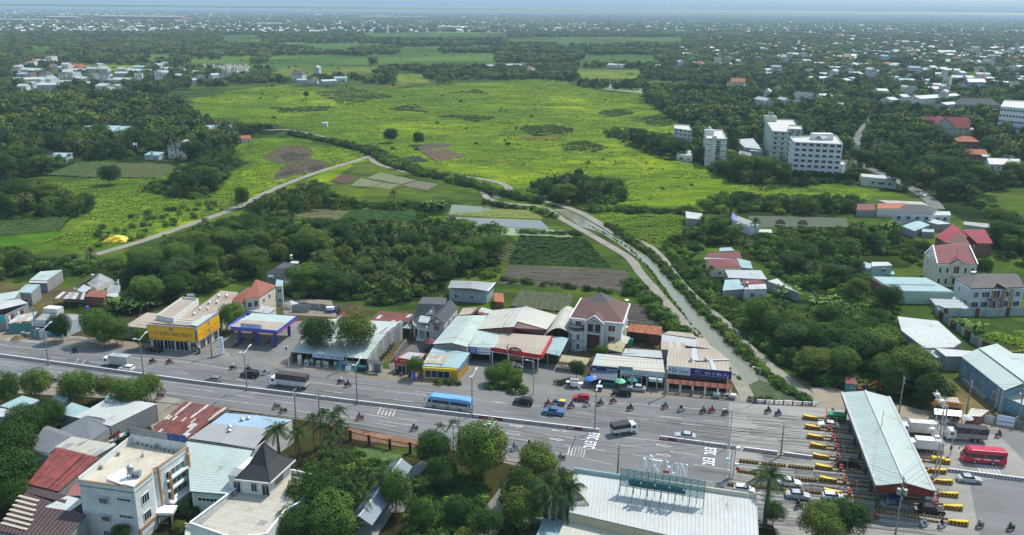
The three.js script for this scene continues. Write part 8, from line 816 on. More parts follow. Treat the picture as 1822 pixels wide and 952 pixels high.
// far towns: individual houses, then the mass of roofs
{
const r=rng(900),looks=[
['white house with grey sheet roof',{w:10,d:12,h:4.5,type:'gx',rh:2,roof:C.ltin,wall:C.white,nf:2,ns:0}],['white flat-roofed house',{w:7,d:14,h:8,type:'flat',wall:C.white,nf:2,ns:0}],['white house with slate roof',{w:11,d:11,h:6.5,type:'hip',rh:3,roof:C.gtile,wall:C.white,nf:2,ns:0}],['white sheet-roofed shed',{w:18,d:10,h:4,type:'gx',rh:1.5,roof:C.wtin,wall:C.ltin,nf:2,ns:0}],['red-roofed house',{w:10,d:10,h:5.5,type:'hip',rh:3,roof:C.rtile,wall:C.white,nf:2,ns:0}],['teal-roofed shed',{w:14,d:9,h:4,type:'mono',rh:1.2,roof:C.teali,wall:C.pale,nf:2,ns:0}],['cream house with brown roof',{w:10,d:9,h:4.2,type:'gz',rh:2.6,roof:C.btile,wall:C.cream,nf:2,ns:0}],['pale blue tall narrow house',{w:6,d:15,h:10.5,type:'gz',rh:2,roof:C.ltin,wall:C.pale,nf:2,ns:0}],['orange-roofed house',{w:11,d:8,h:4.5,type:'gx',rh:3,roof:C.otile,wall:C.cream,nf:2,ns:0}],['long white workshop',{w:30,d:12,h:5,type:'gx',rh:2,roof:C.wtin,wall:C.white,nf:2,ns:0}]];
const protos=looks.map(()=>null),spots=[];
const put=(x,z,k,where,s=1)=>{const lab=looks[k][0]+ ' ' + where;let t;if(!protos[k]){t=protos[k]=house({...looks[k][1],pos:V(x,0,z),label:lab,name:'far_house'});}else t=dup(protos[k],lab);t.userData.group=lab + ' group';t.position.set(x,0,z);t.rotation.y=(r()- 0.5)*1.4;t.scale.set(s,s*(0.9 + 0.25*r()),s);cleared.push([x + 5,z - 5,9*s]);};
const fill=(z,n,where,w,gap)=>{let c=0;for(let i=0;i<n*12&&c<n;i++){const X=lerp(z.box[0],z.box[1],r()),Y=lerp(z.box[2],z.box[3],r());if(!inZone(X,Y,z)||spots.some(([a,b])=>Math.hypot(a - X,b - Y)<gap))continue;spots.push([X,Y]);c++;const q=r();let k=0,a=w[0];while(q>a&&k<9)a +=w[++k];put(X,Y,k,where,0.85 + 0.5*r());}};
const W1=[0.3,0.16,0.1,0.12,0.06,0.08,0.06,0.06,0.03,0.03];
fill(zone([[10,128],[60,112],[130,118],[150,150],[60,165],[5,160]]),46,'in the dense village beyond the palm wood',W1,17);fill(zone([[150,122],[320,118],[330,140],[210,165],[150,165]]),26,'in the looser village beside the graveyard',W1,20);fill(zone([[300,128],[420,138],[430,150],[340,152]]),5,'between the graveyard and the meadow',W1,22);
fill(zone([[1190,112],[1400,100],[1420,140],[1220,140]]),22,'in the wooded suburb above the fish ponds',W1,34);fill(zone([[1400,96],[1640,92],[1640,150],[1420,152]]),70,'in the palm suburb north of the hospital',W1,26);fill(zone([[1640,92],[1840,90],[1840,165],[1640,165]]),92,'in the crowded suburb above the hotel',W1,19);fill(zone([[1560,165],[1690,165],[1690,195],[1570,190]]),12,'between the temple and the crowded suburb',W1,20);fill(zone([[1290,180],[1500,175],[1510,215],[1330,205]]),9,'in the wood behind the hospital',W1,24);fill(zone([[500,138],[600,140],[600,152],[520,153]]),6,'in the tree belt north of the meadow',W1,24);fill(zone([[840,112],[980,118],[980,134],[860,132]]),6,'in the woods north-east of the meadow',[0.1,0.1,0.1,0.1,0.5,0,0.1],30);
for(const[x,y,k,s]of[[140,250,5,1.7],[176,248,5,1.4],[300,282,2,1],[318,280,7,0.8],[82,290,5,0.9],[212,266,3,0.6],[258,284,5,0.7],[372,243,5,1.2],[430,255,8,0.6],[34,205,3,0.9],[52,210,2,1],[8,192,9,0.7],[200,224,3,0.5],[1080,120,9,1],[1140,122,9,1.1],[1300,155,8,1.5]]){const g=G(x,y);put(g.x,g.z,k,'standing alone in the trees west and north of the meadow',s);}
{const g=G(1232,122);put(g.x,g.z,4,'glowing pink-red above the fish ponds',1.6);}
const gz=zone([[338,118],[440,118],[444,130],[345,134]]),tb=[];for(let i=0;i<420;i++){const X=lerp(gz.box[0],gz.box[1],r()),Y=lerp(gz.box[2],gz.box[3],r());if(inZone(X,Y,gz))tb.push([X,0,Y,1 + r(),1 + r()]);}cleared.push([...G(392,125).toArray().filter((_,i)=>i!==1),62]);
const tg=new MB().box(-1.3,0,-0.8,1.3,0.8,0.8).box(-1.1,0.8,-0.8,1.1,2.2,-0.5).box(-0.8,2.2,-0.75,0.8,2.6,-0.55).geo();FARSTUFF.push(['graveyard',tg,C.white,tb,'crowded white tombs of the graveyard beyond the palm wood']);
const lists=[[],[],[],[]];for(let i=0;i<34000;i++){const y=19.5 + 86*r()**1.9,x=lerp(-40,1860,r()),g=G(x,y),t=townish(g.x,g.z),q=r();if(q>t*(y<60?0.3:0.3)||(y>62&&spots.some(([a,b])=>Math.hypot(a - g.x,b - g.z)<22)))continue;const s=0.55 + 0.65*r()+(r()<0.05?2:0);const big=y<30?1.5:1;lists[q*97 % 1<0.5?0:q*97 % 1<0.8?1:q*97 % 1<0.92?2:3].push([g.x,0,g.z,s*big,(y<60?1.5:0.9)*(0.8 + 0.6*r())*big]);}
const far=(rc)=>{const b=new LBc(),add=(pts,c)=>{for(const i of[0,1,2,0,2,3]){b.p.push(pts[i].x,pts[i].y,pts[i].z);b.c.push(...c);}},w=5.5,d=6,h=5;const c=[0.62,0.62,0.6],o=[0.05,0.06,0.065];const q=(x0,z0,x1,z1,y0,y1,col)=>add([V(x0,y0,z0),V(x1,y0,z1),V(x1,y1,z1),V(x0,y1,z0)],col);q(-w,d,w,d,0,h,c);q(w,d,w,-d,0,h,c);q(w,-d,-w,-d,0,h,c);q(-w,-d,-w,d,0,h,c);for(const x of[-3.4,0,3.4])q(x - 0.8,d + 0.06,x + 0.8,d + 0.06,1.6,3.6,o);add([V(-w - 0.5,h,d + 0.6),V(w + 0.5,h,d + 0.6),V(w + 0.5,h + 2.2,0),V(-w - 0.5,h + 2.2,0)],rc);add([V(w + 0.5,h,-d - 0.6),V(-w - 0.5,h,-d - 0.6),V(-w - 0.5,h + 2.2,0),V(w + 0.5,h + 2.2,0)],rc);const g=new THREE.BufferGeometry();g.setAttribute('position',new THREE.BufferAttribute(new Float32Array(b.p),3));g.setAttribute('color',new THREE.BufferAttribute(new Float32Array(b.c),3));return g;};
const hm=new THREE.MeshStandardMaterial({vertexColors:true,roughness:0.7,side:THREE.DoubleSide});[[0.7,0.71,0.7],[0.42,0.44,0.45],[0.4,0.56,0.56],[0.36,0.13,0.09]].forEach((c,i)=>FARSTUFF.push(['distant_town',far(c),hm,lists[i],'mass of small distant houses toward the horizon']));
for(const[x,y,w,d,h,m,s]of[[176,36,560,120,26,wallM('salmon works',0.42,0.2,0.17),'long salmon factory block on the horizon, its eastern hall'],[80,36.5,200,100,22,wallM('salmon works'),'salmon factory block on the horizon, its western hall'],[0,38,280,60,12,C.white,'low white works before the salmon factories'],[640,31,700,160,12,C.white,'very long white works roof on the northern horizon'],[780,52,140,60,12,C.white,'white works row north of the meadow fields'],[1156,25.5,520,160,14,C.white,'white works strip on the north-eastern horizon'],[455,45,130,60,11,C.white,'white sheds beside the northern tree belt'],[1450,117,175,16,5,C.white,'long white row of sheds in the palm suburb']])house({at:[x,y],yaw:2,w,d,h,type:'gx',rh:h*0.25,roof:C.tan===m?C.tan:h>20?C.tan:C.wtin,wall:m,nf:14,ww:w / 24,wh:h / 5,floors:h>20?3:1,door:false,ov:1,name:'works',cat:'factory',label:s});
for(const[x,y,h,s]of[[1433.5,28,70,'first'],[1476,29,80,'second'],[1574,34,65,'third'],[1582,33,75,'fourth'],[1734,42,75,'fifth'],[1804,44,60,'sixth']]){const t=thing('pylon','thin power pylon on the hazy eastern horizon, ' + s + ' from the west','pylon',G(x,y)),b=new MB();for(const s2 of[-1,1])b.bar(V(s2*4,0,0),V(s2*0.6,h,0),0.9);for(let k=0;k<6;k++)b.bar(V(-3.6 + k*0.5,k*h / 7,0),V(3.1 - k*0.5,(k + 1)*h / 7,0),0.6);b.build('lattice',C.gray,t);for(const k of[0.75,0.87,0.97])new MB().cbox(0,h*k,0,14,0.8,0.8).build('crossarm',C.gray,t);}
}
// vegetation
class LB{
constructor(){this.p=[];this.c=[];}
leaf(o,n,s,w,col,r){
const a=V(r()- 0.5,r()- 0.5,r()- 0.5).cross(n).normalize(),b=a.clone().cross(n).normalize(),P=this.p,q=(v)=>P.push(v.x,v.y,v.z);
const A=o.clone().addScaledVector(a,-s),B=o.clone().addScaledVector(b,-w).addScaledVector(n,s*0.25),D=o.clone().addScaledVector(a,s),E2=o.clone().addScaledVector(b,w).addScaledVector(n,s*0.2);
q(A);q(B);q(D);q(A);q(D);q(E2);for(let i=0;i<6;i++)this.c.push(...col);
}
tri(a,b,c,col){for(const v of[a,b,c]){this.p.push(v.x,v.y,v.z);this.c.push(...col);}}
geo(){const g=new THREE.BufferGeometry();g.setAttribute('position',new THREE.BufferAttribute(new Float32Array(this.p),3));g.setAttribute('color',new THREE.BufferAttribute(new Float32Array(this.c),3));return g;}
}
const leafM=new THREE.MeshPhysicalMaterial({vertexColors:true,roughness:0.8,specularIntensity:0.25,side:THREE.DoubleSide});leafM.name='leaves';
const leafI=new THREE.MeshPhysicalMaterial({vertexColors:true,roughness:0.8,specularIntensity:0.25,side:THREE.DoubleSide});leafI.name='leaves varied';
const barkM=M('bark',0.16,0.125,0.09,{map:T.soil}),palmBark=M('palm bark',0.28,0.25,0.21,{map:T.soil}),royalBark=M('grey palm bark',0.36,0.36,0.33,{map:T.soil});
const hue=(c,r,v=0.35)=>{const k=1 +(r()- 0.5)*2*v,y=(r()- 0.5)*0.34;return[c[0]*k*(1 + y),c[1]*k*(1 + y*0.25),c[2]*k];};
function crown(seed,o){
const r=rng(seed),b=new LB(),lobes=[];
for(let i=0;i<o.lobes;i++){const a=i*2.4 + r(),y=-0.5 + 1.25*(i + 0.5)/ o.lobes +(r()- 0.5)*0.25,rad=Math.sqrt(Math.max(0.05,1 - y*y*0.9))*(0.35 + 0.4*r());lobes.push([V(Math.cos(a)*rad,y*o.h,Math.sin(a)*rad),(o.lr??0.42)*(0.7 + 0.6*r())]);}
for(const[c,R]of lobes){
const col=hue(o.col,r,0.3),n=Math.round(o.n / o.lobes*(R / 0.42)**2);
for(let i=0;i<n;i++){
const d=V(r()*2 - 1,r()*2 - 1,r()*2 - 1);if(d.lengthSq()>1||d.lengthSq()<0.02){i--;continue;}
d.normalize();if(d.y<-0.35&&r()<0.6)continue;
const bump=0.78 + 0.4*vn(d.x*2.3 + seed,d.y*2.3 + d.z*3.1),nn=d.clone().add(V(r()- 0.5,r()*0.9 - 0.2,r()- 0.5).multiplyScalar(1.3)).normalize();
b.leaf(c.clone().addScaledVector(d,R*bump*(0.72 + 0.3*r())),nn,o.leaf*(0.7 + 0.6*r()),o.leaf*(o.wide??0.6),hue(col,r,0.28),r);
}
}
return b.geo();
}
function trunkGeo(seed,h,r0,limbs=3,up=0.35){
const r=rng(seed),b=new MB();let p=V(0,0,0);const q=V((r()- 0.5)*0.15*h,h*0.6,(r()- 0.5)*0.15*h);b.tube(p,q,r0,r0*0.7,7);
for(let i=0;i<limbs;i++){const a=i*6.28 / limbs + r(),e=q.clone().add(V(Math.cos(a)*h*up,h*(0.35 + 0.2*r()),Math.sin(a)*h*up));b.tube(q,e,r0*0.6,r0*0.22,6);}
return b.geo();
}
const GREENS=[[0.054,0.11,0.018],[0.085,0.152,0.024],[0.034,0.08,0.015],[0.108,0.172,0.026],[0.05,0.092,0.024],[0.105,0.142,0.024]];
const NEAR=GREENS.map((c,i)=>({crown:crown(100 + i,{lobes:19 + i % 3*3,n:11000,leaf:0.042,lr:0.48,h:0.8 + 0.12*(i % 3),col:c}),trunk:trunkGeo(i + 3,1.5,0.075)}));
const MID=GREENS.map((c,i)=>({crown:crown(200 + i,{lobes:10 + i % 3*2,n:1500,leaf:0.078,h:0.75 + 0.15*(i % 3),col:c}),trunk:trunkGeo(i + 23,1.3,0.07)}));
const FARG=GREENS.map((c,i)=>crown(300 + i,{lobes:7,n:330,leaf:0.155,wide:0.8,lr:0.5,h:0.7 + 0.1*(i % 3),col:c}));
function palmGeo(seed,o){
const r=rng(seed),out=[];
for(let i=0;i<o.n;i++){
const a=i*2.39996,lift=lerp(1.25,-0.35,i / o.n)+(r()- 0.5)*0.25,L=o.len*(0.85 + 0.3*r()),b=new LB(),col=i>o.n*0.86&&o.dry?[0.2,0.15,0.05]:hue(o.col,r,0.25);
const at=(t)=>{const x=L*(Math.cos(lift)*t - 0.12*t*t),y=L*(Math.sin(lift)*t - o.droop*t*t);return V(Math.cos(a)*x,y,Math.sin(a)*x);};
const side=V(-Math.sin(a),0,Math.cos(a)),K=o.k;
for(let k=1;k<=K;k++){
const t=k / K,p=at(t),q=at(Math.max(0,t - 0.9 / K)),f=p.clone().sub(q).normalize(),len=o.leaflet*L*Math.sin(Math.PI*(0.14 + 0.8*t))*(0.85 + 0.3*r());
for(const s of[-1,1]){const tip=q.clone().addScaledVector(side,s*len*0.85).addScaledVector(f,len*0.5).add(V(0,-len*(o.hang + 0.25*r()),0));b.tri(q,p,tip,hue(col,r,0.2));}
const w=0.02*L*(1.1 - t);b.tri(q.clone().addScaledVector(side,w),q.clone().addScaledVector(side,-w),p,[col[0]*1.4,col[1]*1.3,col[2]]);
}
out.push(b);
}
return out;
}
const joinL=(l)=>{const b=new LB();for(const q of l){for(const v of q.p)b.p.push(v);for(const v of q.c)b.c.push(v);}return b.geo();};
const COCO=[0,1,2].map((i)=>({crown:joinL(palmGeo(400 + i,{n:22,len:3.6,k:13,droop:0.5,leaflet:0.26,hang:0.4,col:[[0.085,0.115,0.035],[0.065,0.1,0.03],[0.11,0.13,0.04]][i],dry:i===2})),trunk:(()=>{const b=new MB();let p=V(0,-1,0);for(let k=1;k<=6;k++){const q=V(Math.sin(k / 6*1.2)*0.5 - 0.47,-1 + k / 6,0);b.tube(p,q,0.17 - k*0.008,0.165 - k*0.008,7,k===6);p=q;}return b;})()}));
const bananaG=joinL((()=>{const r=rng(5),out=[];for(let i=0;i<9;i++){const b=new LB(),a=i*2.4,lift=0.5 + r()*0.75,L=1.9 + r(),side=V(-Math.sin(a),0,Math.cos(a)),c=hue([0.12,0.2,0.045],r);const at=(t)=>V(Math.cos(a)*L*Math.cos(lift)*t,L*(Math.sin(lift)*t - 0.45*t*t)+ 1.2,Math.sin(a)*L*Math.cos(lift)*t);for(let k=0;k<5;k++){const t0=k / 5,t1=(k + 1)/ 5,w=(t)=>0.34*Math.sin(Math.PI*(0.12 + 0.83*t));const A=at(t0).addScaledVector(side,w(t0)),B=at(t0).addScaledVector(side,-w(t0)),D=at(t1).addScaledVector(side,w(t1)),E=at(t1).addScaledVector(side,-w(t1));b.tri(A,B,D,c);b.tri(B,E,D,c);}out.push(b);}return out;})());
const shrubG=GREENS.map((c,i)=>crown(500 + i,{lobes:6,n:330,leaf:0.13,lr:0.5,h:0.5,col:c.map((v)=>v*1.15)}));
const FULL={tree:0,palm:0,shrub:0,banana:0};
const protoCache={};
function tree(x,z,h,w,o={}){
const k=o.kind??Math.floor(R0()*6),set=o.near?NEAR:MID,p=set[k];
const t=thing(o.name??'broadleaf_tree',o.label,o.category??'tree',V(x,0,z),R0()*360,o.group);
const ch=o.ch??h*0.62,rr=w / 2 / 0.98,sy=ch / 2 /(0.86 + 0.1*(k % 3));
const tr=mesh('trunk',p.trunk,barkM,t);const th=Math.max(0.5,h - ch*0.75);tr.scale.set(th*0.7,th,th*0.7).multiplyScalar(1 /(o.near?1.35:1.2));
const c=mesh('crown',p.crown,leafM,t);c.position.y=h - ch / 2;c.scale.set(rr,sy,rr);
return t;
}
function palm(x,z,h,s,o={}){
const k=o.kind??Math.floor(R0()*3),t=thing(o.name??'coconut_palm',o.label,'palm',V(x,0,z),R0()*360,o.group);
COCO[k].tg=COCO[k].tg??COCO[k].trunk.geo();
const tr=mesh('trunk',COCO[k].tg,palmBark,t);tr.position.y=h;tr.scale.set(s*1.1,h,s*1.1);
const c=mesh('crown',COCO[k].crown,leafM,t);c.position.y=h - 0.1;c.scale.setScalar(s);return t;
}
function shrub(x,z,h,w,o={}){const k=o.kind??Math.floor(R0()*6),t=mesh(o.name??'shrub',shrubG[k],leafM,scene);t.position.set(x,h*0.48,z);t.scale.set(w / 2,h / 1.15,w / 2);t.rotation.y=R0()*6.28;return tag(t,o.label,'shrub',o.group);}
const bananaStem=new MB().tube(V(0,0,0),V(0,1.3,0),0.14,0.1,7).geo();
function banana(x,z,s,o){const t=thing('banana_plant',o.label,'banana plant',V(x,0,z),R0()*360,o.group);t.scale.setScalar(s);mesh('stem',bananaStem,M('banana stem',0.2,0.22,0.08),t);mesh('leaves',bananaG,leafM,t);return t;}
// scatter: zone, spacing, share of palms, heights; the largest stay individuals and the rest become woods
const clearPx=(px,py,r)=>{const g=G(px,py);cleared.push([g.x,g.z,r]);};
const keepOff=typeof FREE==='undefined'?[]:FREE.map((l)=>zone(l));
const woods=FARG.map(()=>[]),midWoods=MID.map(()=>[]),palmWoods=COCO.map(()=>[]),scrub=shrubG.map(()=>[]);
const pend=[];
function blocked(x,z,m){
for(const[a,b,r]of cleared)if(Math.hypot(x - a,z - b)<r + m)return true;
for(const k of keepOff)if(inZone(x,z,k))return true;
for(const p of PATHS)if(distLine(x,z,p.l)<p.w / 2 + m*0.7)return true;
return inZone(x,z,canalZ);
}
function scatter(z,o){
const r=rng(o.seed),[x0,x1,z0,z1]=z.box,s=o.gap;
for(let x=x0;x<x1;x +=s)for(let zz=z0;zz<z1;zz +=s*0.95){
const X=x +(r()- 0.5)*s*1.15,Y=zz +(r()- 0.5)*s*1.15,rr=r(),hh=r(),q=r();
if(!inZone(X,Y,z)||r()>(o.dens??1)||(o.patch&&fbm(X / 26 + o.seed,Y / 26,2)<o.patch))continue;
const isPalm=rr<(typeof o.palms==='function'?o.palms(X,Y):o.palms??0),h=lerp(o.h[0]*0.72,o.h[1]*1.08,hh*hh*0.6 + hh*0.4),w=h*lerp(0.75,1.25,q)*(o.w??1);
const up=EYE /(EYE - h*0.8);if(!inZone(X*up,Y*up,z)||blocked(X,Y,isPalm?1.5:w*0.36))continue;
pend.push({x:X,z:Y,h,w,palm:isPalm,k:Math.floor(r()*6),near:Math.hypot(X,Y,EYE),o});
}
}
scatter(Z.grove,{seed:1,gap:6.3,h:[5,9.5],palms:(x,z)=>clamp((toPix(x,0,z)[0]- 520)/ 160,0.03,0.62),where:'in the dark grove behind the roadside shops'});
scatter(Z.strip,{seed:2,gap:6,h:[3.5,7.5],palms:0.1,where:'in the narrow belt of trees before the pale plots'});
scatter(Z.leftA,{seed:3,gap:7,h:[7,12],palms:0.12,where:'in the dark clump beside the leafy crop field'});
scatter(Z.leftB,{seed:4,gap:7.5,h:[5,10],palms:0,where:'in the thicket between the orchard and the farm track'});
scatter(Z.leftC,{seed:5,gap:8,h:[7,13],palms:0.3,where:'in the palm wood round the green-roofed hall'});
scatter(Z.leftD,{seed:6,gap:7,h:[6,10],palms:0.1,where:'behind the tin-roofed yards near the farm track'});
scatter(Z.clump,{seed:7,gap:7.5,h:[6,11],palms:0.35,where:'in the lone clump on the meadow above the canal'});
scatter(Z.hospA,{seed:8,gap:8,h:[8,12],palms:0,where:'in the tongue of trees reaching from the clinic into the meadow'});
scatter(Z.hospB,{seed:9,gap:7.5,h:[8,13],palms:0,where:'at the meadow edge in front of the white hospital'});
scatter(Z.rightA,{seed:10,gap:8.5,h:[7,13],palms:0.08,where:'in the wood round the hospital and the temple'});
scatter(Z.rightE,{seed:11,gap:8,h:[6,11],palms:0.05,where:'beside the crimson-roofed house'});
scatter(Z.pondRow,{seed:12,gap:7,h:[6,11],palms:0.15,where:'in the row behind the dark fish pond'});
scatter(Z.garden,{seed:13,gap:8,h:[4,8.5],palms:0.22,dens:0.72,where:'in the gardens round the tin-roofed farmstead'});
scatter(Z.rightF,{seed:14,gap:6.8,h:[6,10.5],palms:0,where:'in the thick wood behind the toll canopy'});
scatter(Z.bank,{seed:15,gap:6.5,h:[3,6.5],palms:0.05,dens:0.75,where:'on the bank beside the canal path'});
scatter(zone([[1200,186],[1350,190],[1440,205],[1515,215],[1515,290],[1400,290],[1350,270],[1300,272],[1245,266],[1232,240],[1212,222]]),{seed:16,gap:8,h:[7,12],palms:0.05,where:'between the meadow house and the green school block'});
scatter(zone([[1508,230],[1560,230],[1600,300],[1700,330],[1720,350],[1600,312],[1520,306]]),{seed:17,gap:8.5,h:[7,12],palms:0.1,where:'along the village road past the hospital'});
pend.sort((a,b)=>(b.h / b.near)-(a.h / a.near));
let nT=0,nP=0;
for(const t of pend){
if(t.palm){
const s=t.h / 9*(0.85 + 0.3*vn(t.x,t.z));
if(nP++<230)palm(t.x,t.z,t.h*0.92,s,{kind:t.k % 3,label:'coconut palm ' + t.o.where,group:'coconut palms ' + t.o.where});
else palmWoods[t.k % 3].push([t.x,t.h*0.92,t.z,s,s,t.k]);
}else if(nT++<245)tree(t.x,t.z,t.h,t.w,{kind:t.k,near:nT<120,label:'broadleaf tree ' + t.o.where,group:'broadleaf trees ' + t.o.where});
else(t.near<620?midWoods:woods)[t.k].push([t.x,t.h*0.56,t.z,t.w / 2,t.h*0.5,t.k]);
}
function hedge(l,w,h,gap,seed){const r=rng(seed),P=l.map(([x,y])=>G(x,y));for(let i=0;i + 1<P.length;i++){const L=P[i].distanceTo(P[i + 1]);for(let t=0;t<L;t +=gap*(0.7 + 0.6*r())){const p=P[i].clone().lerp(P[i + 1],t / L),q=r(),hh=h*(0.6 + 0.7*r());scrub[Math.floor(r()*6)].push([p.x +(r()- 0.5)*w,hh*0.4,p.z +(r()- 0.5)*w,hh*(0.7 + 0.5*q),hh*0.8,0]);}}}
hedge([[1075,404],[1140,446],[1170,470],[1196,504],[1236,548],[1290,600],[1345,658],[1400,702],[1440,722]].map(([x,y])=>[x + 5,y - 2]),1.6,1.7,0.8,31);
hedge([[1050,402],[1080,418],[1120,442],[1158,482],[1185,520],[1222,568],[1262,616],[1318,680]],0.8,0.5,1.6,32);
hedge([[1118,505],[1160,545],[1190,580],[1225,605]],4,2.6,1.0,33);hedge([[860,362],[905,370],[960,375],[985,388]],3,2,1.4,34);
hedge([[520,240],[600,256],[655,272],[690,290],[760,312],[830,328],[880,345],[960,362]],5,3,1.5,35);hedge([[660,268],[690,285],[720,300],[770,315]],7,3.5,1.3,36);
hedge([[900,500],[1010,512],[1140,528]],3,1.6,1.5,37);hedge([[1050,376],[1240,380]],5,3,1.8,38);hedge([[926,414],[1030,418]],2,1.6,1.2,39);
hedge([[740,396],[800,400],[890,412]],8,3,1.3,41);
function scrubZone(z,n,seed,h){const r=rng(seed),[x0,x1,z0,z1]=z.box;for(let i=0;i<n;i++){const X=lerp(x0,x1,r()),Y=lerp(z0,z1,r()),a=r(),k=Math.floor(r()*6);if(!inZone(X,Y,z)||blocked(X,Y,0.8))continue;const hh=h*(0.5 + a);scrub[k].push([X,hh*0.4,Y,hh*0.9,hh*0.75,0]);}}
for(const[k,n,h]of[['grove',2600,1.7],['strip',700,1.7],['leftA',500,2],['leftB',700,2.2],['leftC',2500,2.4],['leftD',500,2],['clump',300,2.2],['hospA',300,2.2],['hospB',400,2.4],['rightA',3500,2.6],['rightE',300,2.4],['pondRow',500,2],['garden',2600,1.7],['rightF',1200,2.0],['bank',900,1.4]])scrubZone(Z[k],n,50 + n,h);
scrubZone(zone([[160,400],[420,350],[440,360],[330,410],[180,450]]),120,81,1.6);scrubZone(zone([[1540,440],[1640,430],[1650,480],[1560,490]]),200,82,1.3);
scrubZone(zone([[1440,540],[1560,520],[1600,560],[1480,600]]),300,83,1.5);
scrubZone(Z.meadow,110,84,1.6);
scrubZone(zone([[560,800],[700,830],[640,900],[620,985],[520,985]]),260,85,1.5);scrubZone(zone([[745,850],[860,850],[850,985],[720,985]]),300,86,1.3);scrubZone(zone([[900,880],[960,890],[960,985],[900,985]]),50,87,1.4);scrubZone(zone([[-20,760],[50,800],[30,900],[-20,920]]),70,88,1.8);scrubZone(zone([[160,575],[225,575],[225,608],[165,600]]),60,89,1.3);
{const r=rng(91);for(const[x,y,n,s,w]of[[250,552,9,1.5,'behind the tin-roofed yard by the yellow store'],[225,548,8,1.5,'behind the tin-roofed yard by the yellow store'],[770,372,14,1.4,'at the corner of the grove beside the ponds'],[1400,528,7,1.4,'in the gardens beside the tin-roofed farmstead'],[1470,548,9,1.4,'in the gardens beside the tin-roofed farmstead'],[1590,412,8,1.5,'before the slate-roofed white house'],[1735,592,6,1.4,'against the teal sheet fence'],[640,522,9,1.5,'at the edge of the palms behind the second-hand yard'],[1330,505,5,1.3,'in the gardens beside the tin-roofed farmstead']])for(let i=0;i<n;i++){const g=G(x,y);banana(g.x +(r()- 0.5)*9,g.z +(r()- 0.5)*6,s*(0.8 + 0.4*r()),{label:'banana plant ' + w,group:'banana plants ' + w});}}
// woods and towns to the horizon
{
const GLADES=[[[640,58],[900,57],[905,66],[660,66]],[[708,84],[780,84],[785,93],[710,93]],[[658,97],[880,98],[880,115],[670,113]],[[470,110],[660,106],[670,130],[500,134]],[[705,134],[760,134],[755,148],[700,148]],[[900,66],[1214,66],[1214,76],[910,75]],[[1022,120],[1140,122],[1140,142],[1030,140]],[[1060,100],[1165,101],[1165,111],[1070,110]],[[50,83],[95,84],[95,92],[52,92]],[[262,100],[302,101],[300,108],[260,107]],[[332,106],[450,108],[455,118],[340,118]],[[390,62],[460,62],[470,75],[395,75]],[[140,115],[250,116],[250,126],[150,126]],[[540,78],[640,76],[640,84],[560,86]]].map(zone),blocked2=(x,z)=>GLADES.some((g)=>inZone(x,z,g))||cleared.some(([a,b,q])=>q<60&&Math.abs(a - x)<q + 3&&z>b - q&&z - b<q*2.2);
const r=rng(404),inMeadow=(x,z)=>inZone(x,z,Z.meadow);
const fieldish=(x,z)=>fbm(x / 230 + 7,z / 90 + 31,3);
for(let ring=0;ring<4;ring++){
const[d0,d1,gap]=[[560,1500,10.5],[1500,3600,17],[3600,11000,42],[11000,36000,190]][ring];
for(let z=-d0;z>-d1;z -=gap){const half=-z*0.66 + 60;for(let x=-half;x<half;x +=gap){
const X=x +(r()- 0.5)*gap,Y=z +(r()- 0.5)*gap,a=r(),b=r(),k=Math.floor(r()*6),pal=r();
const[px,py]=toPix(X,0,Y),up=EYE /(EYE -(ring>1?3:7)),Xu=X*up,Yu=Y*up;if(py>205||inMeadow(X,Y)||inMeadow(Xu,Yu))continue;
if(py>160&&px>300&&px<1160)continue;
let ok=true;for(const n of['leftC','rightA','hospA','hospB'])if(inZone(X,Y,Z[n])){ok=false;break;}if(!ok)continue;
const f=fieldish(X,Y),open=py>62&&px<1230?(px>400?0.46:0.575):0.66;
if(f>open + 0.015*(a - 0.5)){if(ring<2&&b<0.03){scrub[k].push([X,0.8,Y,2.5,2,0]);}continue;}
if((townish(X,Y)>0.45&&a<0.45)||blocked2(X,Y)||GLADES.some((g)=>inZone(Xu,Yu,g)))continue;
const s=ring===0?lerp(3.6,6.8,a):ring===1?lerp(6,11,a):ring===2?lerp(15,28,a):lerp(70,120,a),h=ring===0?lerp(3.2,6.2,b):ring===1?lerp(4,6.5,b):ring===2?lerp(4.5,8,b):lerp(7,13,b);
if(ring===0&&pal<0.12)palmWoods[k % 3].push([X,h*1.7,Y,1.15,1.15,k]);else woods[k].push([X,h*0.8,Y,s,h,k]);
}}
}
}
function stuff(name,geo,mat,list,label,fr=1){
if(!list.length)return;const m=new THREE.InstancedMesh(geo,mat,list.length),q=new THREE.Object3D(),r=rng(list.length),c=new THREE.Color();
list.forEach(([x,y,z,w,h],i)=>{q.position.set(x,y,z);q.rotation.set(0,r()*6.28,0);q.scale.set(w*(0.85 + 0.3*r()),h,w*(0.85 + 0.3*r()));q.updateMatrix();m.setMatrixAt(i,q.matrix);const k=0.72 + 0.62*fbm(x / 40 + 3,z / 40,2)*1 + 0.2*(r()- 0.5),y2=0.9 + 0.3*r();c.setRGB(k*y2,k,k*0.95);m.setColorAt(i,c);});
m.name=numbered(name);m.castShadow=m.receiveShadow=true;m.userData.kind='stuff';m.userData.label=label;scene.add(m);
}
woods.forEach((l,i)=>stuff('far_woods',FARG[i],leafI,l,'distant woods spreading over the plain to the horizon'));
midWoods.forEach((l,i)=>stuff('woodland',MID[i].crown,leafI,l,'closed tree canopy of the groves and gardens'));
palmWoods.forEach((l,i)=>stuff('palm_wood',COCO[i].crown,leafI,l,'massed palm tops among the distant woods'));
scrub.forEach((l,i)=>stuff('undergrowth',shrubG[i],leafI,l,'low bushes and undergrowth along banks and below trees'));
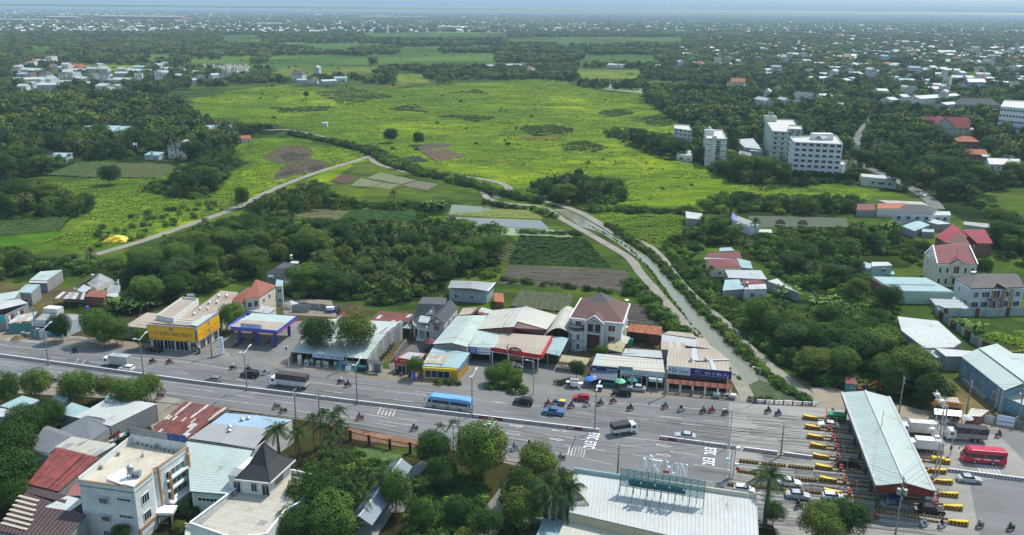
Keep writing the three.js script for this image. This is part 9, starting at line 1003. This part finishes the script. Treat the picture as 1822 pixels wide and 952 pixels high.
{
const r=rng(606),b=new LB();for(let i=0;i<9;i++){const a=r()*6.28,d=0.2 + 0.5*r(),o=V(Math.cos(a)*d*0.5,0,Math.sin(a)*d*0.5),t=V(Math.cos(a)*d*1.3,0.6 + 0.5*r(),Math.sin(a)*d*1.3),s=V(-Math.sin(a),0,Math.cos(a)).multiplyScalar(0.28);b.tri(o.clone().add(s),o.clone().sub(s),t,[1,1,1]);}
const RZ=REED.map(zone),g=b.geo(),lists=[[],[],[]],[x0,x1,z0,z1]=Z.meadow.box;
for(let i=0;i<60000;i++){const X=lerp(x0,x1,r()),Y=lerp(z0,z1,r()),n=fbm(X / 22 + 40,Y / 12,3),q=r(),k=r();if(!inZone(X,Y,Z.meadow)||n<0.42 + 0.1*(q - 0.5)||blocked(X,Y,0.5))continue;const reed=RZ.some((p)=>inZone(X,Y,p))&&fbm(X / 9,Y / 6,2)>0.48;lists[reed?2:k<0.5?0:1].push([X,0,Y,1.0 + q*1.3,(reed?1.3:n>0.6?0.4:0.22)*(0.6 + 0.7*k)]);}
for(const z of RZ)for(let i=0;i<1500;i++){const X=lerp(z.box[0],z.box[1],r()),Y=lerp(z.box[2],z.box[3],r());if(inZone(X,Y,z)&&fbm(X / 14,Y / 8,3)>0.5)lists[2].push([X,0,Y,1.4 + r(),0.8 + 0.8*r()]);}
const extra=zone([[60,330],[330,300],[260,340],[420,345],[410,372],[240,425],[160,445],[60,440],[165,392]]),e2=zone([[440,250],[620,262],[655,278],[520,320],[420,360],[400,340],[430,300]]),e3=zone([[1060,378],[1230,380],[1200,430],[1150,432],[1100,410]]),e4=zone([[1700,600],[1830,590],[1840,630],[1780,625]]),e5=zone([[1560,500],[1650,480],[1660,440],[1600,440]]);
for(const[z,n]of[[extra,16000],[e2,9000],[e3,5000],[e4,2500],[e5,2500]])for(let i=0;i<n;i++){const X=lerp(z.box[0],z.box[1],r()),Y=lerp(z.box[2],z.box[3],r()),q=r();if(!inZone(X,Y,z)||blocked(X,Y,0.5)||vn(X / 5,Y / 5)<0.35||(inZone(X,Y,BURN)&&q<0.85))continue;lists[q<0.5?0:1].push([X,0,Y,0.8 + q,0.2 + 0.22*r()]);}
const cols=[[0.18,0.26,0.03],[0.15,0.235,0.03],[0.16,0.21,0.06]];
lists.forEach((l,i)=>stuff('meadow_grass',g,Object.assign(leafM.clone(),{vertexColors:false,color:new THREE.Color().setRGB(...cols[i]),name:'grass ' + i,specularIntensity:0.1}),l,'grass and reed tufts of the wide green meadow'));
}
// trees and palms that stand apart
FARSTUFF.forEach((a)=>stuff(...a));
for(const[s,k]of POTS){const m=mesh('foliage',shrubG[Math.floor(k*60)% 6],leafM,s);m.position.y=0.6 + k*0.5;m.scale.set(k*0.8,k*0.95,k*0.8);}
function treeC(px,py,rp,label,o={}){
let hc=4,p,r;for(let i=0;i<4;i++){p=G(px,py,hc);r=rp*(-(p.z)*Math.cos(PITCH)+(EYE - hc)*Math.sin(PITCH))/ FOC;hc=(o.clear??1.6)+ r*0.85*(o.tall??1);}
return tree(p.x,p.z,hc + r*0.9*(o.tall??1),r*2,{near:true,ch:r*1.8*(o.tall??1),kind:o.kind,label,group:o.group,name:o.name});
}
for(const[x,y,r,l,k,o]of[[65,682,25,'bright green tree on the near verge, westernmost of the roadside trees',3],[8,692,26,'dark green tree cut by the frame at the near verge',0],[138,690,31,'broad green tree leaning over the teal tin roofs',1],[188,688,20,'olive tree beside the broad verge tree',5],[232,702,30,'green tree over the end of the broad white tin roof',1],[265,686,22,'brownish olive tree touching the median lamp',5],[88,735,26,'deep green tree before the teal monopitch roof',2],[46,752,33,'deep green tree left of the slate blue roof',2],[18,788,40,'large dark tree in the corner grove, the upper one',0],[14,842,42,'large dark tree in the corner grove, the middle one',2],[30,880,26,'low dark tree above the brown skylight roof',0],[105,580,17,'tall narrow tree at the grey repair shop',2,{tall:1.4}],[172,580,28,'spreading tree in the balustraded garden',1],[205,588,22,'leafy tree at the east end of the balustraded garden',3],[184,600,14,'small tree with pale trunk at the balustrade',1],[252,600,15,'small tree at the grey garage hut',3],[413,563,23,'round bright green tree between store and petrol canopy',3],[566,592,28,'dark big-leaved tree rising through the second-hand yard roof, the western one',2,{clear:3.5}],[630,588,35,'dark big-leaved tree rising through the second-hand yard roof, the eastern one',5,{clear:3.5}],[738,650,16,'clipped round tree before the red eatery',3],[882,668,19,'bushy tree on the planted island, west side',1,{clear:0.2}],[915,674,18,'bushy tree on the planted island, east side',3,{clear:0.2}],[897,657,15,'bushy tree on the planted island, at the back',1,{clear:0.4}],[1026,654,13,'small dense tree at the straw gate awning',2],[1070,626,12,'small green tree at the brown-roofed villa wall',1],[858,800,47,'great round bright green tree by the near kerb',3,{clear:3}],[772,797,30,'dark spreading tree beside the great round tree',2],[788,842,28,'dark tree in the park behind the shelter',0],[703,872,29,'fresh green tree in front of the blue-roofed shelter',1,{tall:1.35}],[556,882,44,'large dark green tree by the terrace house',0],[590,925,44,'large green tree in the bottom middle of the park edge',1],[520,935,34,'dense green tree against the terrace parapet',2],[622,862,20,'small dark tree among the slim palms',2],[955,822,36,'dark olive tree behind the royal palms',5],[925,868,30,'dark tree beside the garden path',0],[928,905,36,'large dark tree over the garden path',5],[870,930,24,'low dark tree at the park path bend',2],[1378,912,18,'pale green bush tree below the lone royal palm',4],[1460,928,38,'big dark tree by the southern kerb, the western crown',5],[1510,920,34,'big dark tree by the southern kerb, the eastern crown',2],[750,915,22,'low dark tree in the park lawn',0],[815,905,22,'dark shrub tree on the park lawn by the path',2],[695,240,12,'large lone round tree on the meadow beside the canal path',2],[745,246,10,'smaller lone tree on the meadow beside the canal path',0],[195,310,17,'lone round dark tree before the olive orchard rows',2],[430,350,12,'lone narrow tree beside the farm track',1,{tall:1.5}],[1030,308,8,'small dark round tree above the meadow clump',2],[545,168,5,'lone small round tree on the far meadow',0],[1578,600,24,'tall dark tree at the edge of the white tin halls',0],[1630,660,34,'broad dark tree behind the yellow-signed hut',2],[1660,690,26,'deep green tree just behind the yellow-signed hut',0],[1582,528,22,'dark tree before the wide teal hall',2],[1750,475,15,'dark tree between cream villa and grey hipped villa',0],[215,948,15,'small dark tree against the white block wall',2],[330,905,9,'conical shrub tree before the office canopy',1,{tall:1.8}],[346,915,9,'second conical shrub tree before the office canopy',2,{tall:1.6}],[318,938,12,'bushy small tree at the office entrance',5]])treeC(x,y,r,l,{kind:k,...(o??{})});
for(let i=0;i<22;i++){const x=1412 + i*5.1 +(i>13?6:0);treeC(x,312 + i*0.25,3.4,'narrow dark cypress in the row before the hospital',{kind:2,tall:2.6,clear:0.5,group:'cypresses before the hospital',name:'cypress'});}
const RF=palmGeo(700,{n:19,len:3.9,k:24,droop:0.6,leaflet:0.27,hang:0.7,col:[0.05,0.085,0.026]}).map((b)=>b.geo());
const RT=(()=>{const b=new MB();b.tube(V(0,0,0),V(0,0.45,0),0.3,0.36,10,false).tube(V(0,0.45,0),V(0,1,0),0.36,0.2,10);return b.geo();})(),RS=new MB().cyl(0,-1.5,0,0.24,1.6,10,0.15).geo(),LE=M('crown shaft',0.1,0.16,0.06);
function royal(px,py,h,s,label,o={}){const p=G(px,py,h),t=thing(o.name??'royal_palm',label,'palm',V(p.x,0,p.z),R0()*360,o.group);const k=mesh('trunk',RT,o.bark??royalBark,t);k.scale.set((o.th??1)*s,h - 1.4*s,(o.th??1)*s);const c=mesh('crown_shaft',RS,LE,t);c.position.y=h;c.scale.set((o.th??1)*s,s,(o.th??1)*s);RF.forEach((g,i)=>{if(o.few&&i % 2)return;const f=mesh('frond',g,leafM,t);f.position.y=h;f.scale.setScalar(s*(o.fs??1));});return t;}
royal(493,764,9,1.05,'royal palm before the slate pyramid roof, the fuller one');royal(530,768,8,0.85,'slimmer yellowish palm beside the fuller royal palm');royal(972,862,10,1.25,'royal palm at the white hall corner, nearest the path');royal(998,850,10.5,1.2,'royal palm at the white hall corner, the middle one');royal(1013,868,9.5,1.2,'royal palm at the white hall corner, overhanging the white roof');royal(985,880,9,1.1,'royal palm at the white hall corner, the lowest crown');royal(1370,846,11,1.3,'lone tall royal palm before the toll lanes');
for(const[x,y,h]of[[556,742,8],[575,733,8.5],[592,740,9],[605,752,8],[570,760,7],[598,772,8],[585,792,7.5],[612,808,8],[638,838,7.5],[655,842,7],[628,858,8],[672,850,6],[645,880,7],[602,728,8]])royal(x,y,h,0.55,'slim feather palm in the cluster between near kerb and shelter',{name:'feather_palm',few:0,th:0.6,fs:1.15,group:'slim feather palms in the park'});
royal(783,757,8,0.5,'thin palm above the dark park tree, the western one',{name:'feather_palm',th:0.6,few:1});royal(806,750,9,0.52,'thin palm above the dark park tree, the taller one',{name:'feather_palm',th:0.6,few:1});royal(828,762,7.5,0.5,'thin palm half behind the great round tree',{name:'feather_palm',th:0.6,few:1});
for(const[x,y,h,s,l]of[[700,342,8,1,'lone coconut palm before the pale plots'],[520,382,7,0.9,'lone coconut palm on the dry fallow field'],[160,447,8,1,'lone palm at the foot of the farm track'],[1345,392,8,1,'coconut palm on the bank of the dark pond'],[1250,390,8,1,'coconut palm by the long white tin roof'],[1300,375,8,1.1,'coconut palm beside the blue-gabled house'],[1265,478,7,0.9,'coconut palm at the maroon farmstead'],[1450,470,8,1.1,'bushy coconut palm in the middle of the east gardens'],[1325,425,8,1,'dark coconut palm behind the tin farmstead']]){const p=G(x,y,h);palm(p.x,p.z,h,s,{label:l});}
for(const[x,y,n,l]of[[902,692,9,'dark hedge shrub along the planted island kerb'],[925,700,5,'pink flowering shrub at the planted island'],[800,684,6,'yellow-leaved hedge shrub before the yellow cafe'],[1010,684,5,'reddish shrub by the food cart'],[1355,714,5,'low green shrub at the canal railing']])for(let i=0;i<n;i++){const p=G(x +(i - n / 2)*8,y +(i % 2)*2);shrub(p.x,p.z,1.1 + 0.4*h2(i,x),1.7,{label:l,group:l + ' group'});}
renderer.render(scene,camera);
